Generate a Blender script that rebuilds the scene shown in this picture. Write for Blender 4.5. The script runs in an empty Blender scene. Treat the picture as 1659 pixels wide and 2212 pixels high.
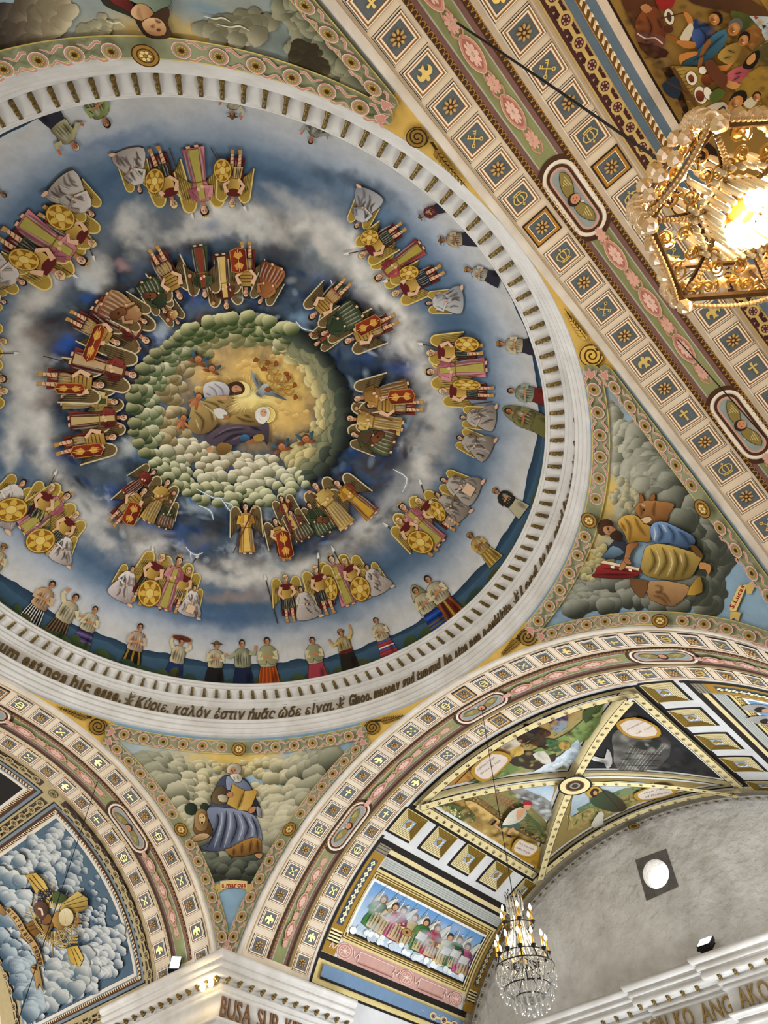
import bpy, bmesh, math, random
import numpy as np
from mathutils import Vector, Matrix
from mathutils.geometry import tessellate_polygon
sc = bpy.context.scene
# ---------------------------------------------------------------- camera
S, Z0 = 5.0, 1.6                      # metres per crossing half-width, eye height
CAM = np.array([1.06005, -.52572, 0.0]); FPX = 1536.345
RM = np.array([[0.7342999, 0.67833642, -0.02575593], [-0.55686941, 0.58024601, -0.59431559], [-0.38820113, 0.45074857, 0.80381939]])
ZS, BB = .78535, .7493                # springing height, rise of the elliptical arches
ZR = 1.5433                           # foot of the ring under the dome
def W(P): return np.asarray(P, float) * S + np.array([0, 0, Z0])
cd = bpy.data.cameras.new('camera'); cam = bpy.data.objects.new('camera', cd); sc.collection.objects.link(cam)
cd.sensor_fit = 'VERTICAL'; cd.sensor_height = 36; cd.sensor_width = 27; cd.lens = 36 * FPX / 2212; cd.clip_start = .05; cd.clip_end = 300
_m = Matrix.Identity(4)
for i in range(3):
    _m[i][0] = RM[0][i]; _m[i][1] = -RM[1][i]; _m[i][2] = -RM[2][i]; _m[i][3] = W(CAM)[i]
cam.matrix_world = _m; sc.camera = cam
# ---------------------------------------------------------------- light
vs = sc.view_settings
vs.view_transform = 'Standard'; vs.look = 'None'; vs.gamma = 1; vs.exposure = 0.1; vs.use_curve_mapping = False
wd = bpy.data.worlds.new('World'); sc.world = wd; wd.use_nodes = True
wd.node_tree.nodes['Background'].inputs[0].default_value = (.62, .74, .95, 1); wd.node_tree.nodes['Background'].inputs[1].default_value = 1.0
def area(name, loc, aim, sx, sy, power, col):
    l = bpy.data.lights.new(name, 'AREA'); l.shape = 'RECTANGLE'; l.size = sx; l.size_y = sy; l.energy = power; l.color = col
    o = bpy.data.objects.new(name, l); sc.collection.objects.link(o); o.location = loc
    o.rotation_euler = (Vector(aim) - Vector(loc)).to_track_quat('-Z', 'Y').to_euler(); return o
FILL_COL = (1, .985, .96)
KEY = .36
sc.cycles.max_bounces = 5; sc.cycles.diffuse_bounces = 2; sc.cycles.glossy_bounces = 2; sc.cycles.transmission_bounces = 4; sc.cycles.caustics_reflective = False; sc.cycles.caustics_refractive = False; sc.cycles.sample_clamp_indirect = 6; sc.cycles.transparent_max_bounces = 32
# added area lights for even fill from the four arms (below the frame), no windows built
area('fill_light_nave', W((4.1, 0, .45)), W((0, 0, 1.0)), 8.0, 4.2, 2600 * KEY, (1, .95, .88))
area('fill_light_side', W((0, -2.12, .4)), W((0, 0, 1.0)), 8.0, 4.0, 2300 * KEY, FILL_COL)
area('fill_light_choir', W((-2.7, 0, .35)), W((0, 0, 1.1)), 7.0, 3.2, 1500 * KEY, FILL_COL)
area('fill_light_transept', W((0, 2.04, .35)), W((0, 0, 1.0)), 7.5, 3.2, 1250 * KEY, (.93, .97, 1))
area('fill_light_transept_flank', W((.96, 1.6, .5)), W((-.4, 1.75, 1.2)), 3.0, 2.6, 420 * KEY, (.92, .96, 1))  # extra unseen fill, added to brighten the transept
# ---------------------------------------------------------------- helpers
C = sc.collection
rng = random.Random(7)
def lin(h):
    if isinstance(h, str):
        h = h.lstrip('#'); h = h if len(h) == 6 else ''.join(c + c for c in h); v = [int(h[i:i + 2], 16) / 255 for i in (0, 2, 4)]
    else: v = [c / 255 for c in h]
    return tuple(c / 12.92 if c <= .04045 else ((c + .055) / 1.055) ** 2.4 for c in v)
MATS = {}
def mat(name, col=(200, 200, 200), rough=.7, metal=0.0, spec=.3, attr=False, nscale=0, namt=.12, dark=None, bump=0, emit=None, trans=0, ior=1.5, bscale=None, bdist=.02):
    if name in MATS: return MATS[name]
    m = bpy.data.materials.new(name); m.use_nodes = True; nt = m.node_tree; b = nt.nodes['Principled BSDF']; L = nt.links
    b.inputs['Roughness'].default_value = rough; b.inputs['Metallic'].default_value = metal
    b.inputs['Specular IOR Level'].default_value = spec; b.inputs['Transmission Weight'].default_value = trans; b.inputs['IOR'].default_value = ior
    c = (*lin(col), 1); b.inputs['Base Color'].default_value = c; src = None
    if attr:
        a = nt.nodes.new('ShaderNodeVertexColor'); a.layer_name = 'Col'; src = a.outputs[0]
    if nscale:
        tc = nt.nodes.new('ShaderNodeTexCoord'); n = nt.nodes.new('ShaderNodeTexNoise'); n.inputs['Scale'].default_value = nscale; n.inputs['Detail'].default_value = 3; n.inputs['Roughness'].default_value = .65
        L.new(tc.outputs['Object'], n.inputs['Vector'])
        r = nt.nodes.new('ShaderNodeMapRange'); r.inputs[1].default_value = .3; r.inputs[2].default_value = .7; L.new(n.outputs[0], r.inputs[0])
        if dark is not None:
            mx = nt.nodes.new('ShaderNodeMix'); mx.data_type = 'RGBA'; L.new(r.outputs[0], mx.inputs[0])
            mx.inputs[6].default_value = (*lin(dark), 1); mx.inputs[7].default_value = c
            if src: L.new(src, mx.inputs[7])
        else:
            r.inputs[3].default_value = 1 - namt; r.inputs[4].default_value = 1 + namt
            mx = nt.nodes.new('ShaderNodeMix'); mx.data_type = 'RGBA'; mx.blend_type = 'MULTIPLY'; mx.inputs[0].default_value = 1
            mx.inputs[6].default_value = c
            if src: L.new(src, mx.inputs[6])
            cb = nt.nodes.new('ShaderNodeCombineColor')
            for k in range(3): L.new(r.outputs[0], cb.inputs[k])
            L.new(cb.outputs[0], mx.inputs[7])
        src = mx.outputs[2]
        if bump:
            n2 = n
            if bscale:
                n2 = nt.nodes.new('ShaderNodeTexNoise'); n2.inputs['Scale'].default_value = bscale; n2.inputs['Detail'].default_value = 4; L.new(tc.outputs['Object'], n2.inputs['Vector'])
            bp = nt.nodes.new('ShaderNodeBump'); bp.inputs['Strength'].default_value = bump; bp.inputs['Distance'].default_value = bdist
            L.new(n2.outputs[0], bp.inputs['Height']); L.new(bp.outputs[0], b.inputs['Normal'])
    if src: L.new(src, b.inputs['Base Color'])
    if emit:
        b.inputs['Emission Color'].default_value = (*lin(emit[0]), 1); b.inputs['Emission Strength'].default_value = emit[1]
    MATS[name] = m; return m
def mesh(name, V, F, mats=None, mi=None, smooth=False, col=None, parent=None, world=True, data_only=False):
    V = np.asarray(V, np.float32).reshape(-1, 3); me = bpy.data.meshes.new(name)
    if isinstance(F, np.ndarray):
        n, k = F.shape; me.vertices.add(len(V)); me.vertices.foreach_set('co', V.ravel())
        me.loops.add(n * k); me.loops.foreach_set('vertex_index', F.astype(np.int32).ravel())
        me.polygons.add(n); me.polygons.foreach_set('loop_start', np.arange(0, n * k, k, dtype=np.int32)); me.update(calc_edges=True)
    else:
        me.from_pydata(V.tolist(), [], F)
    if mats:
        for m in (mats if isinstance(mats, (list, tuple)) else [mats]): me.materials.append(m)
    if mi is not None: me.polygons.foreach_set('material_index', np.asarray(mi, np.int32))
    if smooth: me.polygons.foreach_set('use_smooth', np.ones(len(me.polygons), bool))
    if col is not None:
        a = me.color_attributes.new('Col', 'FLOAT_COLOR', 'POINT'); a.data.foreach_set('color', (col if col.shape[1] == 4 else np.concatenate([col, np.ones((len(col), 1))], 1)).astype(np.float32).ravel())
    me.validate()
    if data_only: return me
    return link(name, me, parent)
def link(name, data, parent=None, M=None):
    o = bpy.data.objects.new(name, data); C.objects.link(o)
    if parent: o.parent = parent
    if M is not None: o.matrix_local = M
    return o
def struct(o, label=None, cat=None):
    o['kind'] = 'structure'
    if label: o['label'] = label
    if cat: o['category'] = cat
    return o
def tag(o, label, cat, group=None):
    o['label'] = label; o['category'] = cat
    if group: o['group'] = group
    return o
def grid(nu, nv, closed=False):
    i = np.arange(nu)[:, None]; j = np.arange(nv - 1)[None, :]; n2 = nu if closed else nu - 1
    i = np.arange(n2)[:, None]; a = i * nv + j; b = ((i + 1) % nu) * nv + j
    return np.stack([a, b, b + 1, a + 1], -1).reshape(-1, 4)
class MB:                                 # small mesh builder with material slots
    def __init__(s): s.V = []; s.F = []; s.M = []
    def add(s, V, F, m=0):
        k = len(s.V); s.V += [tuple(v) for v in V]; s.F += [tuple(i + k for i in f) for f in F]; s.M += [m] * len(F)
    def box(s, x0, x1, y0, y1, z0, z1, m=0):
        s.add([(x, y, z) for z in (z0, z1) for y in (y0, y1) for x in (x0, x1)], [(0, 2, 3, 1), (4, 5, 7, 6), (0, 1, 5, 4), (2, 6, 7, 3), (0, 4, 6, 2), (1, 3, 7, 5)], m)
    def prism(s, pts, z0, z1, m=0):       # extruded polygon
        n = len(pts); a = sum(pts[i][0] * pts[(i + 1) % n][1] - pts[(i + 1) % n][0] * pts[i][1] for i in range(n))
        if a < 0: pts = pts[::-1]
        tr = tessellate_polygon([[Vector((p[0], p[1], 0)) for p in pts]])
        V = [(p[0], p[1], z) for z in (z0, z1) for p in pts]; Fs = [(i, (i + 1) % n, n + (i + 1) % n, n + i) for i in range(n)]
        for t in tr:
            (ax, ay), (bx, by), (cx, cy) = [pts[i][:2] for i in t]
            if (bx - ax) * (cy - ay) - (by - ay) * (cx - ax) < 0: t = t[::-1]
            Fs.append(tuple(i + n for i in t))
        s.add(V, Fs, m)
    def tube(s, pts, r, n=8, m=0, closed=False):
        P = [Vector(p) for p in pts]; k = len(P); rr = r if hasattr(r, '__len__') else [r] * k; V = []
        up = Vector((0, 0, 1))
        for i in range(k):
            if closed: t = P[(i + 1) % k] - P[i - 1]
            else: t = P[min(i + 1, k - 1)] - P[max(i - 1, 0)]
            t.normalize(); u = t.cross(up if abs(t.z) < .95 else Vector((1, 0, 0))).normalized(); v = t.cross(u)
            V += [tuple(P[i] + (u * math.cos(a) + v * math.sin(a)) * rr[i]) for a in (2 * math.pi * j / n for j in range(n))]
        Fs = []
        for i in range(k if closed else k - 1):
            for j in range(n):
                a, b = i * n + j, i * n + (j + 1) % n; c, d = ((i + 1) % k) * n + (j + 1) % n, ((i + 1) % k) * n + j; Fs.append((a, b, c, d))
        if not closed: Fs += [tuple(range(n))[::-1], tuple((k - 1) * n + j for j in range(n))]
        s.add(V, Fs, m)
    def lathe(s, prof, n=16, m=0, c=(0, 0, 0)):
        V = [(c[0] + r * math.cos(2 * math.pi * j / n), c[1] + r * math.sin(2 * math.pi * j / n), c[2] + z) for r, z in prof for j in range(n)]
        Fs = [(i * n + j, i * n + (j + 1) % n, (i + 1) * n + (j + 1) % n, (i + 1) * n + j) for i in range(len(prof) - 1) for j in range(n)]
        s.add(V, Fs, m)
    def ell(s, c, r, n=10, k=6, m=0, M=None):
        V = []; 
        for i in range(k + 1):
            th = math.pi * i / k
            for j in range(n):
                ph = 2 * math.pi * j / n; v = Vector((r[0] * math.sin(th) * math.cos(ph), r[1] * math.sin(th) * math.sin(ph), r[2] * math.cos(th)))
                if M: v = M @ v
                V.append((c[0] + v.x, c[1] + v.y, c[2] + v.z))
        s.add(V, [(i * n + j, (i + 1) * n + j, (i + 1) * n + (j + 1) % n, i * n + (j + 1) % n) for i in range(k) for j in range(n)], m)
    def data(s, name, mats, smooth=False): return mesh(name, s.V, s.F, mats, s.M, smooth, data_only=True)
    def build(s, name, mats, parent=None, smooth=False): return link(name, s.data(name, mats, smooth), parent)
# ---------------------------------------------------------------- surfaces (unit coordinates)
def rays(px):
    px = np.asarray(px, float); d = np.stack([(px[:, 0] - 829.5) / FPX, (px[:, 1] - 1106) / FPX, np.ones(len(px))], 1) @ RM
    return d / np.linalg.norm(d, axis=1, keepdims=True)
_uu = np.radians(np.linspace(-20, 200, 4401)); _ds = np.sqrt(np.sin(_uu) ** 2 + (BB * np.cos(_uu)) ** 2)
_ss = np.concatenate([[0], np.cumsum((_ds[1:] + _ds[:-1]) / 2 * np.diff(_uu))]); _ss -= np.interp(np.pi / 2, _uu, _ss)
def u_of_s(s): return np.interp(s, _ss, _uu)
def s_of_u(u): return np.interp(u, _uu, _ss)
class Cyl:                                # elliptical barrel vault; points are (depth, s)
    def __init__(s, axis): s.axis = axis
    def at(s, q):
        q = np.asarray(q, float); u = u_of_s(q[:, 1]); c, z = np.cos(u), np.sin(u); n = np.stack([-c, -z / BB], 1); n /= np.linalg.norm(n, axis=1, keepdims=True); O = np.zeros(len(q))
        if s.axis == 'x': return np.stack([q[:, 0], c, ZS + BB * z], 1), np.stack([O, n[:, 0], n[:, 1]], 1)
        return np.stack([c, q[:, 0], ZS + BB * z], 1), np.stack([n[:, 0], O, n[:, 1]], 1)
    def inv(s, px):
        d = rays(px); k = 1 if s.axis == 'x' else 0; o = CAM[k]; oz = CAM[2] - ZS
        A = d[:, k] ** 2 + (d[:, 2] / BB) ** 2; B = 2 * (o * d[:, k] + oz * d[:, 2] / BB ** 2); Cc = o * o + (oz / BB) ** 2 - 1
        t = (-B + np.sqrt(np.maximum(B * B - 4 * A * Cc, 0))) / (2 * A); P = CAM + t[:, None] * d
        return np.stack([P[:, 0 if s.axis == 'x' else 1], s_of_u(np.arctan2((P[:, 2] - ZS) / BB, P[:, k]))], 1)
    def px(s, p): return s.at(s.inv(p))
class Pend:                               # ellipsoid of the pendentives
    e = np.array([.5, .5, .5 / BB ** 2])
    def nrm(s, P):
        n = -(P - [0, 0, ZS]) * s.e; return n / np.linalg.norm(n, axis=1, keepdims=True)
    def px(s, p):
        d = rays(p); o = CAM - [0, 0, ZS]; A = (d * d * s.e).sum(1); B = 2 * (d * o * s.e).sum(1); Cc = (o * o * s.e).sum() - 1
        t = (-B + np.sqrt(np.maximum(B * B - 4 * A * Cc, 0))) / (2 * A); P = CAM + t[:, None] * d; return P, s.nrm(P)
    def at(s, xy):
        xy = np.asarray(xy, float); z = ZS + BB * np.sqrt(np.maximum(2 - (xy ** 2).sum(1), 0)); P = np.concatenate([xy, z[:, None]], 1); return P, s.nrm(P)
DR, DZ, DH, DE = .938, 1.700, .325, 2.5    # dome: radius, foot, rise, roundness
def dome_z(r): return DZ + DH * np.maximum(1 - np.minimum(r / DR, 1) ** DE, 0) ** (1 / DE)
class Dome:
    def nrm(s, P):
        r = np.maximum(np.hypot(P[:, 0], P[:, 1]), 1e-6); h = 1e-4; r1 = np.minimum(r, DR - 4e-3); g = (dome_z(r1 + h) - dome_z(r1 - h)) / (2 * h)
        n = np.stack([P[:, 0] / r * g, P[:, 1] / r * g, -np.ones(len(P))], 1); return n / np.linalg.norm(n, axis=1, keepdims=True)
    def px(s, p):
        d = rays(p); lo = (DZ - .02 - CAM[2]) / d[:, 2]; hi = (DZ + DH + .02 - CAM[2]) / d[:, 2]
        for _ in range(44):
            m = (lo + hi) / 2; P = CAM + m[:, None] * d; r = np.hypot(P[:, 0], P[:, 1])
            out = (P[:, 2] > dome_z(r)) | (r > DR); hi = np.where(out, m, hi); lo = np.where(out, lo, m)
        P = CAM + lo[:, None] * d; return P, s.nrm(P)
    def at(s, xy):
        xy = np.asarray(xy, float); P = np.concatenate([xy, dome_z(np.hypot(xy[:, 0], xy[:, 1]))[:, None]], 1); return P, s.nrm(P)
class PlaneY:
    def __init__(s, y): s.y = y
    def px(s, p):
        d = rays(p); t = (s.y - CAM[1]) / d[:, 1]; return CAM + t[:, None] * d, np.tile([0., -1, 0], (len(d), 1))
    def at(s, q):
        q = np.asarray(q, float); return np.stack([q[:, 0], np.full(len(q), s.y), q[:, 1]], 1), np.tile([0., -1, 0], (len(q), 1))
def project(P):
    q = (np.asarray(P) - CAM) @ RM.T; z = np.maximum(q[:, 2], 1e-3); return np.stack([829.5 + FPX * q[:, 0] / z, 1106 + FPX * q[:, 1] / z], 1)
VA, VB, VC, PEND, DOME = Cyl('x'), Cyl('y'), Cyl('x'), Pend(), Dome()
# ---------------------------------------------------------------- flat paint on curved walls
def smooth_loop(p, n=3, closed=True):
    p = np.asarray(p, float); k = len(p); out = []
    for i in range(k if closed else k - 1):
        a, b, c, d = (p[(i - 1) % k], p[i], p[(i + 1) % k], p[(i + 2) % k]) if closed else (p[max(i - 1, 0)], p[i], p[i + 1], p[min(i + 2, k - 1)])
        for j in range(n):
            t = j / n; out.append(.5 * (2 * b + (c - a) * t + (2 * a - 5 * b + 4 * c - d) * t * t + (3 * b - a - 3 * c + d) * t ** 3))
    if not closed: out.append(p[-1])
    return np.array(out)
_bary = {}
def bary(n):
    if n not in _bary:
        idx = {}; w_ = []; t_ = []
        for i in range(n + 1):
            for j in range(n + 1 - i): idx[i, j] = len(w_); w_.append((1 - (i + j) / n, i / n, j / n))
        for i in range(n):
            for j in range(n - i):
                t_.append((idx[i, j], idx[i + 1, j], idx[i, j + 1]))
                if j < n - i - 1: t_.append((idx[i + 1, j], idx[i + 1, j + 1], idx[i, j + 1]))
        _bary[n] = (np.array(w_), np.array(t_))
    return _bary[n]
class Paint:
    """coloured polygons lying on a surface; fn maps 2-D points to (points, inward normals)"""
    def __init__(s, fn, tess=6., off=.0006, dz=.0004):
        s.fn, s.tess, s.off, s.dz = fn, min(tess, 6.) if tess > 1 else min(tess, .013), off, dz; s.P = []; s.O = []; s.K = []; s.T = []; s.A = []; s.M = []; s.n = 0; s.xf = None
    def _tri(s, P, T, col, al=None):
        s.A.append(np.ones(len(P)) if al is None else np.asarray(al, float)); s.M.append(np.full(len(T), 0 if al is None else 1)); s.P.append(P); s.O.append(np.full(len(P), s.off)); s.K.append(np.broadcast_to(col, (len(P), 3))); s.T.append(np.asarray(T) + s.n); s.n += len(P)
    def X(s, p):
        p = np.asarray(p, float)
        if s.xf is None: return p
        o, ex, ey = s.xf; return o + p[:, :1] * ex + p[:, 1:] * ey
    def raw(s, pts, col, c2=None, ax=None):
        pts = np.asarray(pts, float); T = np.array(tessellate_polygon([[Vector((a, b, 0)) for a, b in pts]]))
        if len(T) == 0: return
        c1 = np.array(lin(col)); PP = []; TT = []; n0 = 0
        for t in T:
            A, B, D = pts[t]; m = max(np.hypot(*(A - B)), np.hypot(*(B - D)), np.hypot(*(D - A))); w_, t_ = bary(min(max(1, int(math.ceil(m / s.tess))), 60))
            PP.append(w_ @ np.stack([A, B, D])); TT.append(t_ + n0); n0 += len(w_)
        PP = np.vstack(PP); TT = np.vstack(TT)
        if c2 is not None:
            c2 = np.array(lin(c2)); d = np.array(ax if ax is not None else (0, 1), float); t = PP @ d; lo, hi = (pts @ d).min(), (pts @ d).max(); t = ((t - lo) / max(hi - lo, 1e-9))[:, None]; col = c1 * (1 - t) + c2 * t
        else: col = c1
        s._tri(PP, TT, col); s.off += s.dz
    def poly(s, pts, col, c2=None, ax=None, ol=None, sm=0):
        p = np.asarray(pts, float)
        if sm: p = smooth_loop(p, sm)
        p = s.X(p)
        s.raw(p, col, c2, ax)
        if ol: s.line(p, ol[1], ol[0], closed=True, world=True)
    def ell(s, c, rx, ry=None, col='#fff', rot=0, n=16, c2=None, ax=None, ol=None):
        ry = ry or rx; a = np.linspace(0, 2 * np.pi, n, endpoint=False); k, q = math.cos(rot), math.sin(rot); x, y = rx * np.cos(a), ry * np.sin(a)
        s.poly(np.stack([c[0] + x * k - y * q, c[1] + x * q + y * k], 1), col, c2, ax, ol)
    def line(s, pts, w, col, closed=False, world=False, sm=0):
        p = np.asarray(pts, float)
        if sm: p = smooth_loop(p, sm, closed)
        if not world: p = s.X(p)
        if closed: p = np.vstack([p, p[:1]])
        d = np.diff(p, axis=0); l = np.hypot(d[:, 0], d[:, 1]); keep = l > 1e-9; p = np.vstack([p[:-1][keep], p[-1:]]); d = d[keep]; l = l[keep]
        if len(d) == 0: return
        nn = np.stack([-d[:, 1], d[:, 0]], 1) / l[:, None]
        vn = np.vstack([nn[:1], (nn[1:] + nn[:-1]), nn[-1:]])
        if closed: vn[0] = vn[-1] = nn[0] + nn[-1]
        L2 = np.hypot(vn[:, 0], vn[:, 1])[:, None]; vn = vn / np.maximum(L2, .3)
        w = np.asarray(w, float) * .5; w = np.broadcast_to(w, (len(p),)) if w.ndim == 0 else np.interp(np.linspace(0, 1, len(p)), np.linspace(0, 1, len(w)), w)
        a, b = p + vn * w[:, None], p - vn * w[:, None]; PP = []; TT = []; 
        for i in range(len(p) - 1):
            n = max(1, int(math.ceil(l[i] / s.tess)))
            for j in range(n):
                t0, t1 = j / n, (j + 1) / n; k = len(PP)
                PP += [a[i] + (a[i + 1] - a[i]) * t0, b[i] + (b[i + 1] - b[i]) * t0, b[i] + (b[i + 1] - b[i]) * t1, a[i] + (a[i + 1] - a[i]) * t1]; TT += [(k, k + 1, k + 2), (k, k + 2, k + 3)]
        s._tri(np.array(PP), TT, np.array(lin(col))); s.off += s.dz
    def soft(s, pts, w, col, a=.6, sm_=3, world=False):
        """feathered brush stroke, w in final units"""
        p = smooth_loop(pts, sm_, False) if sm_ else np.asarray(pts, float); p = p if world else s.X(p); d = np.gradient(p, axis=0); l = np.maximum(np.hypot(d[:, 0], d[:, 1]), 1e-9); n = np.stack([-d[:, 1], d[:, 0]], 1) / l[:, None]; k = len(p)
        tp = np.sin(np.pi * np.linspace(.06, .94, k)) ** .6; V = np.concatenate([p + n * (w / 2 * tp)[:, None], p, p - n * (w / 2 * tp)[:, None]]); i = np.arange(k - 1)
        T = np.concatenate([np.stack([i + a_, i + 1 + a_, i + 1 + b_], 1) for a_, b_ in ((0, k), (k, 2 * k))] + [np.stack([i + a_, i + 1 + b_, i + b_], 1) for a_, b_ in ((0, k), (k, 2 * k))])
        al = np.concatenate([np.zeros(k), a * tp, np.zeros(k)]); al[[0, k - 1, k, 2 * k - 1]] = 0
        s._tri(V, T, np.array(lin(col)), al); s.off += s.dz
    def dab(s, c, rx, ry, col, a=.6, rot=0, world=False):
        n = 12; t = np.linspace(0, 2 * np.pi, n, endpoint=False); k, q = math.cos(rot), math.sin(rot); c = np.asarray(c, float)
        if not world: c = s.X(c[None])[0]
        R = lambda f: np.stack([f * rx * np.cos(t) * k - f * ry * np.sin(t) * q, f * rx * np.cos(t) * q + f * ry * np.sin(t) * k], 1) + c
        V = np.vstack([c[None], R(.5), R(1.)]); T = [(0, 1 + i, 1 + (i + 1) % n) for i in range(n)]
        for i in range(n): j = (i + 1) % n; T += [(1 + i, 1 + n + i, 1 + n + j), (1 + i, 1 + n + j, 1 + j)]
        s._tri(V, T, np.array(lin(col)), np.concatenate([[a], np.full(n, a * .62), np.zeros(n)])); s.off += s.dz * .5
    def puff(s, c, r, light, dark, d=(-.5, -.8), el=1., rot=0, n=14, lump=.12):
        """one round cloud head, shaded from light to dark across"""
        a = np.linspace(0, 2 * np.pi, n, endpoint=False); ph = rng.random() * 6; rr = r * (1 + lump * np.sin(3 * a + ph) + lump * .6 * np.sin(5 * a + 2 * ph))
        ks = [0, .35, .65, .86, 1]; P = [np.zeros((1, 2))]; 
        for k in ks[1:]: P.append(np.stack([rr * k * np.cos(a), rr * k * np.sin(a) * el], 1))
        P = np.vstack(P); q, w = math.cos(rot), math.sin(rot); P = np.stack([P[:, 0] * q - P[:, 1] * w, P[:, 0] * w + P[:, 1] * q], 1)
        d = np.array(d) / np.hypot(*d); t = np.clip(.46 + .68 * (P @ d) / r, 0, 1)[:, None] ** 1.55
        cl = np.array(lin(dark)) * (1 - t) + np.array(lin(light)) * t; cl[1 + 3 * n:] *= .93
        T = [(0, 1 + i, 1 + (i + 1) % n) for i in range(n)]
        for k in range(3):
            b0, b1 = 1 + k * n, 1 + (k + 1) * n
            for i in range(n): j = (i + 1) % n; T += [(b0 + i, b1 + i, b1 + j), (b0 + i, b1 + j, b0 + j)]
        s._tri(P + np.asarray(c, float), T, cl); s.off += .00011
    def build(s, name, parent=None, m=None, label=None, stuff=False):
        if not s.P: return None
        P = np.vstack(s.P); O = np.concatenate(s.O); K = np.hstack([np.vstack(s.K), np.concatenate(s.A)[:, None]]); T = np.vstack(s.T); MI = np.concatenate(s.M); Q, N = s.fn(P)
        V = W(Q) + N * O[:, None]
        n = np.cross(V[T[:, 1]] - V[T[:, 0]], V[T[:, 2]] - V[T[:, 0]]); flip = (n * N[T[:, 0]]).sum(1) < 0; T[flip] = T[flip][:, ::-1]
        keep = None
        if s.fn == DOME.px: keep = (Q[T][:, :, 2] > 1.7035).all(1)          # leave out what would lie behind the cornice
        if s.fn == PEND.px: keep = (np.abs(Q[T][:, :, :2]) < 1.0005).all((1, 2)) & (np.hypot(Q[T][:, :, 0], Q[T][:, :, 1]) > 1.001).all(1)
        if keep is not None:
            T = T[keep]; MI = MI[keep]; u, inv_ = np.unique(T, return_inverse=True); V, K, T = V[u], K[u], inv_.reshape(-1, 3)
        if not len(T): return None
        o = mesh(name, V, T, [m or MATS['fresco'], MATS['fresco_soft']], MI, col=K, parent=parent)
        if label: o['label'] = label
        if stuff: o['kind'] = 'stuff'
        return o
# materials
_fs = mat('fresco_soft', attr=True, rough=.75, spec=.15, nscale=9, namt=.07)
_fs.node_tree.links.new([n_ for n_ in _fs.node_tree.nodes if n_.type == 'VERTEX_COLOR'][0].outputs[1], _fs.node_tree.nodes['Principled BSDF'].inputs['Alpha'])
mat('fresco', attr=True, rough=.75, spec=.15, nscale=9, namt=.07)
mat('fresco_base', attr=True, rough=.75, spec=.15, nscale=5, namt=.10)
mat('stone', (232, 226, 215), .6, nscale=1.6, dark=(196, 186, 172))
mat('white_stone', (232, 231, 229), .5, nscale=2.2, dark=(208, 205, 199))
mat('frieze_grey', (206, 202, 194), .6, nscale=3, dark=(184, 178, 170))
mat('gilt', (196, 158, 84), .38, .75, spec=.5, nscale=22, namt=.3)
mat('old_bronze', (124, 104, 56), .38, .6, spec=.5, nscale=30, namt=.45)
mat('cream', (231, 216, 192), .7, nscale=2, dark=(214, 196, 172))
# ================================================================ noise for mural grounds
def vnoise(x, y, seed=0):
    xi, yi = np.floor(x).astype(np.int64), np.floor(y).astype(np.int64); fx, fy = x - xi, y - yi; fx = fx * fx * (3 - 2 * fx); fy = fy * fy * (3 - 2 * fy)
    def h(a, b):
        n = (a * 374761393 + b * 668265263 + seed * 974634541) & 0x7fffffff; n = ((n ^ (n >> 13)) * 1274126177) & 0x7fffffff; return ((n ^ (n >> 16)) & 0xffff) / 65535.
    return (h(xi, yi) * (1 - fx) + h(xi + 1, yi) * fx) * (1 - fy) + (h(xi, yi + 1) * (1 - fx) + h(xi + 1, yi + 1) * fx) * fy
def fbm(x, y, seed=0, o=5, g=.55):
    s = 0; a = 1; t = 0
    for k in range(o): s = s + a * vnoise(x * 2 ** k, y * 2 ** k, seed + k); t += a; a *= g
    return s / t
def ramp(t, stops):
    ts = [a for a, _ in stops]; cs = np.array([lin(c) for _, c in stops]); return np.stack([np.interp(t, ts, cs[:, k]) for k in range(3)], -1)
def sm(a, b, x):
    t = np.clip((x - a) / (b - a), 0, 1); return t * t * (3 - 2 * t)
def mixc(a, b, t): return a * (1 - t[:, None]) + np.asarray(b) * t[:, None]
def airbrush(col, px, spots, seed, warp=30, sc_=70.):
    """soft strokes of pigment: (x, y, rx, ry, angle, colour, strength)"""
    wx = (fbm(px[:, 0] / sc_, px[:, 1] / sc_, seed) - .5) * 2 * warp; wy = (fbm(px[:, 0] / sc_, px[:, 1] / sc_, seed + 40) - .5) * 2 * warp
    ed = fbm(px[:, 0] / 22, px[:, 1] / 22, seed + 80, 4)
    for x, y, rx, ry, an, c, k in spots:
        dx, dy = px[:, 0] + wx - x, px[:, 1] + wy - y; a = math.radians(an); u = (dx * math.cos(a) + dy * math.sin(a)) / rx; v = (-dx * math.sin(a) + dy * math.cos(a)) / ry
        d = np.sqrt(u * u + v * v); t = np.clip(k * (1 - sm(.1, 1.15, d + (ed - .5) * .55)), 0, 1); col = mixc(col, lin(c), t)
    return col
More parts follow.
